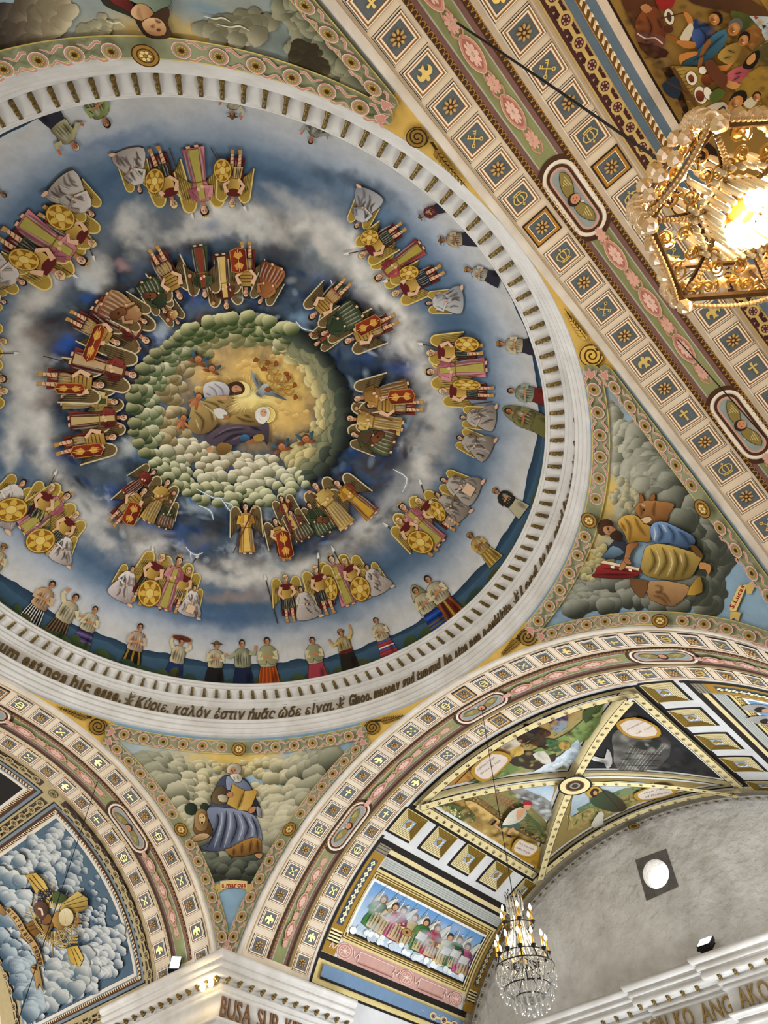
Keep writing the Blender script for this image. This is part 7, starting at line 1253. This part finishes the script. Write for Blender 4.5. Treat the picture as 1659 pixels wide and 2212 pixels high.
A8([(500, 130), (560, 110), (640, 180), (600, 250), (520, 220)], '#233a68', '#16264a'); A8([(520, 170), (640, 150), (680, 190), (560, 280), (520, 250)], '#3f5a94', '#22345e'); A8([(465, 65), (500, 80), (520, 130), (500, 150), (470, 90)], '#b8783c'); A8([(440, 220), (500, 130), (520, 160), (490, 240)], '#c9c0a8'); A8([(440, 230), (530, 240), (525, 275), (460, 270), (400, 220)], '#b8783c'); A8([(365, 195), (430, 215), (420, 240), (375, 215)], '#8a5226')
dabs(p, N8([(300, 0), (560, 40), (900, 120), (1000, 240), (1000, 640), (760, 620), (640, 200), (480, 60)]), 120, ['#b8964a', '#5a4018', '#8c6c2c', '#a88440', '#3c2a12'], 12, .45); dabs(p, N8([(120, 0), (200, 100), (340, 330), (440, 560), (520, 720), (330, 480), (150, 150)]), 50, ['#5c3c22', '#1a100a', '#6a4a28'], 12, .5)
def face(x, y, rx, ry, rot, hair, hr, skin='#b8783e'):
    c = N8([(x, y)])[0]; p.ell(N8([(x + hr[0], y + hr[1])])[0], rx * 1.25, ry * 1.2, hair, rot, 14); p.ell(c, rx, ry, skin, rot, 14)
    for dx, dy in ((-7, -6), (7, -10)): p.ell(N8([(x + dx, y + dy)])[0], 1.2, .9, '#20100a', n=6)
    p.dab(N8([(x - 12, y + 4)])[0], rx * .7, ry * .8, '#5a2c14', .5); p.dab(N8([(x + 6, y - 10)])[0], rx * .6, ry * .5, '#f0c890', .45)
    p.line(N8([(x - 8, y + 12), (x, y + 15), (x + 8, y + 8)]), 1.4, '#f0e0d0')
face(630, 108, 11, 13, -.5, '#18120e', (12, -6))
A8([(440, 370), (520, 300), (620, 200), (690, 165), (700, 230), (640, 310), (560, 360), (450, 372)], '#3f6c84', '#22404e', (0, 1)); A8([(590, 220), (612, 240), (570, 310), (555, 400), (535, 400), (550, 300)], '#8a5a30'); face(742, 165, 12, 15, .5, '#5a5a58', (8, -20)); A8([(430, 310), (520, 290), (530, 310), (450, 345), (440, 368)], '#b8783c')
A8([(650, 310), (700, 260), (780, 240), (780, 290), (730, 370), (660, 340)], '#b09048', '#7d6028'); A8([(600, 380), (700, 370), (740, 350), (700, 400), (640, 400)], '#b8783c'); face(795, 230, 10, 13, .6, '#1c1410', (4, -14))
A8([(690, 440), (740, 390), (830, 370), (830, 410), (770, 470), (700, 470)], '#c4646c', '#8a3c44'); A8([(790, 370), (830, 310), (880, 285), (890, 320), (850, 390), (800, 390)], '#17110e'); A8([(820, 330), (858, 300), (862, 340), (830, 370), (812, 358)], '#c08a52'); A8([(660, 450), (700, 455), (780, 480), (740, 510), (680, 480)], '#c08a52')
A8([(385, 375), (530, 378), (560, 420), (640, 580), (620, 620), (540, 640), (440, 480)], '#a88c42', '#8c7232', s=0)
for k in range(13): t = k / 12; p.line(N8([(400 + 140 * t, 385 + 245 * t), (450 + 150 * t, 380 + 215 * t)]), 1.3, '#5f4a1c')
A8([(380, 385), (400, 378), (560, 640), (530, 640)], '#5a3c1a', s=0); A8([(330, 480), (400, 430), (440, 490), (420, 560), (360, 540)], '#1e2a38'); p.line(N8([(350, 460), (480, 530)]), 3, '#4a2e18')
for x, y, a, b in ((498, 443, 12, 16), (550, 540, 14, 20), (560, 398, 9, 9), (590, 530, 9, 15)): p.ell(N8([(x, y)])[0], a, b, '#dcd4c4', rot=-.3, n=18, ol=('#3a2818', 1.1))
for x, y, a, b in ((495, 445, 6, 9), (545, 545, 9, 13), (582, 455, 11, 13), (600, 380, 10, 8), (625, 430, 12, 14)): p.ell(N8([(x, y)])[0], a, b, '#7a3c20', rot=-.3, n=14, c2='#4a2010')
A8([(600, 540), (650, 500), (690, 530), (640, 580), (610, 580)], '#4a5a26'); A8([(570, 350), (620, 340), (660, 400), (700, 430), (690, 500), (640, 480), (600, 420)], '#5e3420')
A8([(540, 650), (600, 600), (680, 580), (720, 640), (690, 700), (560, 700)], '#d0c4b0', '#a39680'); A8([(630, 640), (680, 600), (690, 630), (640, 650)], '#2c2428'); face(748, 590, 13, 20, .7, '#1a1310', (14, -22)); A8([(720, 650), (790, 640), (810, 690), (740, 690)], '#2c3444'); A8([(790, 590), (840, 550), (870, 580), (830, 620)], '#c3b8a0'); face(868, 556, 8, 9, .4, '#2a1a10', (0, -8)); A8([(820, 640), (880, 600), (930, 640), (900, 700), (830, 690)], '#b8a478')
A8([(440, 640), (560, 660), (560, 720), (480, 720)], '#4a2c1c')
for k in range(90): x, y = rng.uniform(420, 1000), rng.uniform(-20, 640); q = N8([(x, y), (x + rng.uniform(10, 26), y + rng.uniform(-10, 10))]); p.off -= p.dz; p.line(q, 1.2, rng.choice(['#c2a454', '#6a4c20', '#a8863c'])) if y > 20 and (x > 880 or y > 560) else None; p.off += p.dz
folds(p, [N8(l) for l in ([(530, 150), (570, 200), (560, 250)], [(600, 190), (560, 240)], [(560, 300), (620, 240), (680, 190)], [(500, 340), (580, 300)], [(690, 280), (740, 300)], [(670, 330), (720, 320)], [(730, 420), (780, 410)], [(720, 460), (770, 430)], [(230, 80), (260, 150), (240, 200)], [(290, 90), (320, 160)])], '#1c1610', 2.4)
p.build('painted_feast', VA_o, label='dark ochre painting of people feasting around a bamboo table')
# ================================================================ chandeliers, lamps and cords
mat('dark_brass', (74, 52, 24), .45, .6, spec=.5, nscale=20, namt=.3); mat('bright_brass', (214, 168, 86), .28, .9, spec=.5); mat('amber_glass', (240, 196, 132), .08, 0, spec=.6, trans=.55, ior=1.45); mat('crystal', (235, 236, 234), .04, 0, spec=.8, trans=.62, ior=1.5); mat('rod_glass', (255, 238, 200), .25, 0, spec=.5, trans=.35, ior=1.3)
mat('black_iron', (24, 21, 19), .5, .3); mat('cord_black', (18, 16, 15), .7); mat('bulb_warm', (255, 236, 200), .3, emit=((255, 226, 170), 16.0)); mat('bulb_globe', (255, 244, 220), .3, emit=((255, 236, 196), 12.0)); mat('bulb_candle', (255, 240, 214), .3, emit=((255, 234, 200), 14.0)); mat('led_face', (240, 246, 255), .3, emit=((225, 240, 255), 14.0)); mat('candle_gold', (226, 176, 66), .3, .6, spec=.5)
def lamp(name, loc, power, col, r=.05, parent=None):
    l = bpy.data.lights.new(name, 'POINT'); l.energy = power; l.color = col; l.shadow_soft_size = r; o = bpy.data.objects.new(name, l); C.objects.link(o); o.location = loc
    if parent: o.parent = parent
    return o
WARM = (1, .76, .46)
# ---------------------------------------------------------------- large brass chandelier over the nave edge
cc_ = W((1.227, -.101, .80)); R0_, A0_ = .515, math.radians(-141)
CH = link('brass_chandelier', None); CH.location = cc_; tag(CH, 'large hexagonal brass chandelier with amber crystals and glowing bulbs', 'chandelier')
hexp = lambda r, z, k: (r * math.cos(A0_ + k * math.pi / 3), r * math.sin(A0_ + k * math.pi / 3), z)
b = MB()
for r, z, t in ((R0_, 0, .021), (R0_ * .86, .36, .015), (.17, .12, .012)):
    for k in range(6): b.tube([hexp(r, z, k), hexp(r, z, k + 1)], t, 6)
for k in range(6): b.tube([hexp(R0_, 0, k), hexp(R0_ * .86, .36, k)], .011, 6); b.tube([hexp(R0_, 0, k), hexp(.17, .12, k), (0, 0, .16)], .012, 6)
b.build('frame', MATS['dark_brass'], CH)
b = MB(); b.lathe([(0, -.02), (.05, .0), (.07, .05), (.03, .1), (.025, .3), (.06, .36), (.09, .4), (.03, .46), (.02, .75), (0, .76)], 14); b.build('stem', MATS['bright_brass'], CH, True)
def spiral(b, o, ex, ey, r, turns=1.6, tail=1.2, t=.0075, n=26):
    o, ex, ey = Vector(o), Vector(ex), Vector(ey); pts = []
    for i in range(n):
        f = i / (n - 1); a = turns * 2 * math.pi * f; q = r * (.15 + .85 * f); pts.append(o + ex * q * math.cos(a) + ey * q * math.sin(a))
    pts.append(pts[-1] + ex * r * tail * .6 + ey * r * tail * .5); b.tube([tuple(v) for v in pts], t, 5)
for k in range(6):
    m = Vector(hexp(1, 0, k)); m2 = Vector(hexp(1, 0, k + 1)); mid = (m + m2).normalized(); tan = (m2 - m).normalized(); up = Vector((0, 0, 1)); b = MB()
    for s in (-1, 1):
        for a_ in ((mid * .40 + tan * s * .11 + up * .02, tan * s, mid, .062), (mid * .30 + tan * s * .06 + up * .05, mid, tan * s, .045), (mid * .44 + tan * s * .2 + up * .03, -mid, tan * -s, .04), (mid * .42 + tan * s * .1 + up * .2, up, tan * s, .07), (mid * .42 + tan * s * .17 + up * .1, tan * s, up, .05), (mid * .24 + tan * s * .1 + up * .08, tan * s, -mid, .05)):
            b = MB(); spiral(b, *a_); b.build('scroll', MATS['bright_brass'], CH)
    b = MB()                                  # swag of beads below each side
    n = 22
    for i in range(n + 1):
        f = i / n; p_ = Vector(hexp(R0_, 0, k)).lerp(Vector(hexp(R0_, 0, k + 1)), f) + mid * .03; p_.z = -.012 - .075 * math.sin(math.pi * f); b.ell(tuple(p_), (.016, .016, .016), 7, 5)
    b.build('bead_swag', MATS['amber_glass'], CH, True)
    b = MB(); n = 16
    for i in range(n + 1):
        f = i / n; p_ = Vector(hexp(R0_ * .96, .02, k)).lerp(Vector(hexp(.17, .13, k)), f); p_.z -= .07 * math.sin(math.pi * f); b.ell(tuple(p_), (.0165, .0165, .0165), 7, 5)
    b.build('bead_string', MATS['amber_glass'], CH, True)
b = MB(); b.lathe([(0, .07), (.034, .062), (.05, .036), (.042, .01), (.048, -.014), (.055, -.036), (.038, -.062), (0, -.07)], 10); beadm = b.data('crystal_bead', MATS['amber_glass'], True)
b = MB(); b.lathe([(0, .085), (.02, .058), (.045, 0), (.032, -.052), (0, -.085)], 8); dropm = b.data('crystal_drop', MATS['amber_glass'])
b = MB(); b.lathe([(0, .16), (.015, .155), (.018, .1), (.018, -.1), (.015, -.155), (0, -.16)], 6); rodm = b.data('glass_rod', MATS['rod_glass'], True)
b = MB(); b.ell((0, 0, 0), (.052, .052, .06), 14, 9); globem = b.data('bulb', MATS['bulb_globe'], True)
b = MB(); b.ell((0, 0, 0), (.026, .026, .034), 12, 8); bulbm = b.data('bulb', MATS['bulb_warm'], True)
b = MB(); b.tube([(0, 0, .03), (0, 0, .09)], .02, 10); b.lathe([(.034, .1), (.02, .09)], 10); socketm = b.data('socket', MATS['bright_brass'], True)
for k in range(6):
    for j, (dr, z) in enumerate(((.03, .06), (.05, .18), (.035, .30), (.0, .41))): link('crystal_bead', beadm, CH, Matrix.Translation(hexp(R0_ * (1 - .14 * z / .36) + dr, z, k)) @ Matrix.Rotation(.3 * j, 4, 'Z'))
    for j in range(1, 5):
        a, c = Vector(hexp(R0_ * .95 + .03, .26, k)), Vector(hexp(R0_ * .95 + .03, .26, k + 1)); p_ = a.lerp(c, j / 5); link('crystal_drop', dropm, CH, Matrix.Translation((p_.x, p_.y, .2 - .03 * (j % 2))))
        p_ = Vector(hexp(R0_ * .9, .36, k)).lerp(Vector(hexp(R0_ * .9, .36, k + 1)), j / 5); link('crystal_drop', dropm, CH, Matrix.Translation((p_.x, p_.y, .44)))
    p_ = hexp(R0_ + .02, -.075, k); link('crystal_drop', dropm, CH, Matrix.Translation(p_))
    for r, n, z in ((.27, 5, .16), (.17, 4, .05)):
        for j in range(n):
            p_ = Vector(hexp(r, z, k)).lerp(Vector(hexp(r, z, k + 1)), (j + .5) / n); link('glass_rod', rodm, CH, Matrix.Translation(p_))
    p_ = hexp(.36, .17, k + .5); o = link('bulb', bulbm, CH, Matrix.Translation(p_)); link('socket', socketm, o)
for p_ in ((.07, -.02, .02), (-.08, .03, -.03), (.0, .09, .1)): o = link('bulb', globem, CH, Matrix.Translation(p_)); link('socket', socketm, o, Matrix.Translation((0, 0, .02)))
lamp('chandelier_glow', (0, 0, -.12), 60, WARM, .12, CH); lamp('chandelier_glow', (.0, .0, .2), 30, WARM, .1, CH); lamp('chandelier_glow', (.0, .0, .62), 60, WARM, .15, CH)
a0 = W(VA.px([(985, 48)])[0][0]); e0 = np.array(cc_) + [0, 0, .74]; ctop = W(VA.at([(1.227, -.1)])[0][0]); t = np.linspace(0, 1, 24)
b = MB(); b.tube([tuple(a0 + (e0 - a0) * x - np.array([0, 0, .28 * math.sin(math.pi * x)]) - np.array(cc_)) for x in t], .009, 6); b.build('power_cable', MATS['cord_black'], CH, True)
# ---------------------------------------------------------------- crystal chandelier in the transept
zb = Z0 + S * .662; CR = link('crystal_chandelier', None); CR.location = (0, 1.166 * S, zb); CR.scale = (.8, .8, 1); tag(CR, 'tall crystal chandelier with candle bulbs hanging before the rough wall', 'chandelier')
b = MB(); b.lathe([(0, .42), (.05, .44), (.035, .55), (.03, .8), (.05, .86), (.03, .95), (.02, 1.28), (0, 1.3)], 10); b.build('stem', MATS['candle_gold'], CR, True)
b = MB()
for r, z in ((.26, .86), (.40, .50), (.46, .38), (.36, .16), (.22, .06)):
    b.tube([(r * math.cos(a), r * math.sin(a), z) for a in np.linspace(0, 2 * math.pi, 28, endpoint=False)], .008, 5, closed=True)
for k in range(6): a = k * math.pi / 3 + .5; b.tube([(.03 * math.cos(a), .03 * math.sin(a), .42), (.36 * math.cos(a), .36 * math.sin(a), .16), (.22 * math.cos(a), .22 * math.sin(a), .06)], .006, 5)
b2 = MB(); b2.tube([(.125 * math.cos(a), .125 * math.sin(a), 1.2) for a in np.linspace(0, 2 * math.pi, 28, endpoint=False)], .008, 5, closed=True)
for k in range(8): a = k * math.pi / 4; b2.tube([(.02 * math.cos(a), .02 * math.sin(a), 1.19), (.125 * math.cos(a), .125 * math.sin(a), 1.2), (.11 * math.cos(a), .11 * math.sin(a), 1.2), (.15 * math.cos(a), .15 * math.sin(a), 1.27), (.12 * math.cos(a), .12 * math.sin(a), 1.31), (.1 * math.cos(a), .1 * math.sin(a), 1.28)], .006, 5)
for k in range(6): a = k * math.pi / 3 + .2; b.tube([(.03 * math.cos(a), .03 * math.sin(a), .88), (.15 * math.cos(a), .15 * math.sin(a), .8), (.25 * math.cos(a), .25 * math.sin(a), .86)], .009, 6)
for k in range(12): a = k * math.pi / 6; b.tube([(.03 * math.cos(a), .03 * math.sin(a), .5), (.22 * math.cos(a), .22 * math.sin(a), .4), (.40 * math.cos(a), .40 * math.sin(a), .50), (.46 * math.cos(a), .46 * math.sin(a), .38)], .009, 6)
b.build('frame', MATS['black_iron'], CR); b2.build('crown_ring', MATS['black_iron'], CR)
b = MB(); b.tube([(0, 0, .0), (0, 0, .13)], .0165, 8); cupb = MB(); cupb.lathe([(0, -.05), (.02, -.045), (.042, -.01), (.045, 0), (.0, .004)], 10)
candm = b.data('candle', MATS['candle_gold'], True); cupm = cupb.data('drip_cup', MATS['black_iron'], True)
b = MB(); b.lathe([(0, 0), (.02, .012), (.024, .03), (.016, .055), (.004, .078), (0, .08)], 10); flm = b.data('flame_bulb', MATS['bulb_candle'], True)
for n, r, z, o_ in ((6, .26, .86, .2), (12, .40, .50, 0)):
    for k in range(n):
        a = k * 2 * math.pi / n + o_; c = link('candle', candm, CR, Matrix.Translation((r * math.cos(a), r * math.sin(a), z + .03))); link('drip_cup', cupm, c); link('flame_bulb', flm, c, Matrix.Translation((0, 0, .13)))
def beads(pts, r, n, nm, parent):
    b = MB(); P = smooth_loop(pts, 8, False); L_ = np.concatenate([[0], np.cumsum(np.linalg.norm(np.diff(P, axis=0), axis=1))])
    for i in range(n):
        q = [np.interp(L_[-1] * i / (n - 1), L_, P[:, k]) for k in range(3)]; b.ell(q, (r, r, r * 1.15), 5, 4)
    return b.data(nm, MATS['crystal'])
st1 = beads([(.12, 0, 1.2), (.09, 0, 1.1), (.10, 0, .95), (.16, 0, .72), (.30, 0, .52)], .0125, 42, 'bead_strand', None)
st2 = beads([(.40, 0, .50), (.42, 0, .34), (.36, 0, .18), (.24, 0, .07), (.05, 0, .0)], .012, 34, 'bead_strand', None)
st3 = beads([(.40, 0, .50), (.38, .10, .36), (.35, .2, .50)], .011, 20, 'bead_strand', None)
for k in range(16): link('bead_strand', st1, CR, Matrix.Rotation(k * math.pi / 8, 4, 'Z'))
for k in range(20): link('bead_strand', st2, CR, Matrix.Rotation(k * math.pi / 10 + .1, 4, 'Z'))
for k in range(12): link('bead_strand', st3, CR, Matrix.Rotation(k * math.pi / 6, 4, 'Z'))
b = MB(); b.lathe([(0, .05), (.006, .035), (.012, .01), (.02, -.03), (.014, -.055), (0, -.065)], 6); penm = b.data('pendant', MATS['crystal'])
for n, r, z in ((16, .13, 1.13), (12, .135, 1.18), (24, .46, .30), (24, .43, .2), (20, .36, .09), (16, .26, .0), (10, .14, -.05), (12, .30, .42), (12, .2, .74)):
    for k in range(n): a = (k + rng.random() * .4) * 2 * math.pi / n; link('pendant', penm, CR, Matrix.Translation((r * math.cos(a), r * math.sin(a), z + rng.uniform(-.02, .02))) @ Matrix.Scale(rng.uniform(.8, 1.2), 4))
b = MB(); b.tube([(0, 0, 1.28), (0, 0, W((0, 0, ZS + BB))[2] - zb)], .007, 6); b.build('cord', MATS['cord_black'], CR)
lamp('candle_glow', (0, 0, .72), 46, (1, .8, .52), .12, CR)
# ---------------------------------------------------------------- cords of lamps that hang below the picture
def cord(px, cy, zlo, label):
    P = W(cy.px([px])[0][0]); b = MB(); b.tube([(0, 0, 0), (0, 0, zlo - P[2])], .0065, 6); b.ell((0, 0, 0), (.02, .02, .012), 8, 5); o = b.build('hanging_cord', MATS['cord_black']); o.location = P; return tag(o, label, 'cord')
cord((210, 1690), VC, Z0 + S * .70, 'thin black cord hanging in front of the golden cross painting'); cord((1465, 735), VA, Z0 + S * 1.05, 'thin black cord crossing the cherub oval right of the ox painting')
# ---------------------------------------------------------------- floodlights and bulbs on the cornices
def flood(loc, aim, sx, label, power, name='floodlight'):
    r = link(name, None); r.location = loc; r.rotation_euler = (Vector(aim) - Vector(loc)).to_track_quat('Z', 'Y').to_euler(); b = MB()
    b.box(-sx, sx, -sx * 1.35, sx * 1.35, -.07, 0, 0)
    for k in range(5): b.box(-sx * .9, sx * .9, -sx * 1.2 + k * sx * .55, -sx * 1.2 + k * sx * .55 + .012, -.11, -.07, 0)
    for s in (-1, 1): b.box(s * sx - .008, s * sx + .008, -sx * 1.6, 0, -.05, -.03, 0)
    b.box(-sx, sx, -sx * 1.7, -sx * 1.58, -.06, -.02, 0); b.build('housing', MATS['black_iron'], r); b = MB(); b.box(-sx * .84, sx * .84, -sx * 1.15, sx * 1.15, 0, .008, 0); b.build('lens', MATS['led_face'], r)
    l = bpy.data.lights.new('beam', 'SPOT'); l.spot_size = 1.5; l.spot_blend = .8; l.shadow_soft_size = sx; l.energy = power; l.color = (.9, .96, 1); o = bpy.data.objects.new('beam', l); C.objects.link(o); o.parent = r; o.location = (0, 0, .02); o.rotation_euler = (math.pi, 0, 0); return tag(r, label, 'floodlight')
flood(W((-1.165, .915, 1.012)), W((-.3, .15, 1.35)), .085, 'small floodlight with bright bluish lens on the pier cornice', 60)
flood(W((.125, 2.105, 1.03)), W((.12, 1.6, 1.75)), .12, 'bright white floodlight on the cornice below the round window', 160)
T = link('twin_bulb', None); T.location = W((-.972, .915, .905)); tag(T, 'pair of warm glowing bulbs under the pier cornice beside the lettering', 'lamp')
b = MB(); b.tube([(-.1, .06, 0), (.1, .06, 0)], .014, 8); b.box(-.05, .05, .05, .12, -.03, .03); b.build('bracket_arm', MATS['bright_brass'], T)
for s in (-1, 1):
    o = link('bulb', bulbm, T, Matrix.Translation((s * .1, 0, -.05)) @ Matrix.Scale(1.7, 4)); lamp('bulb_glow', (s * .1, -.08, -.06), 1.6, WARM, .04, T)
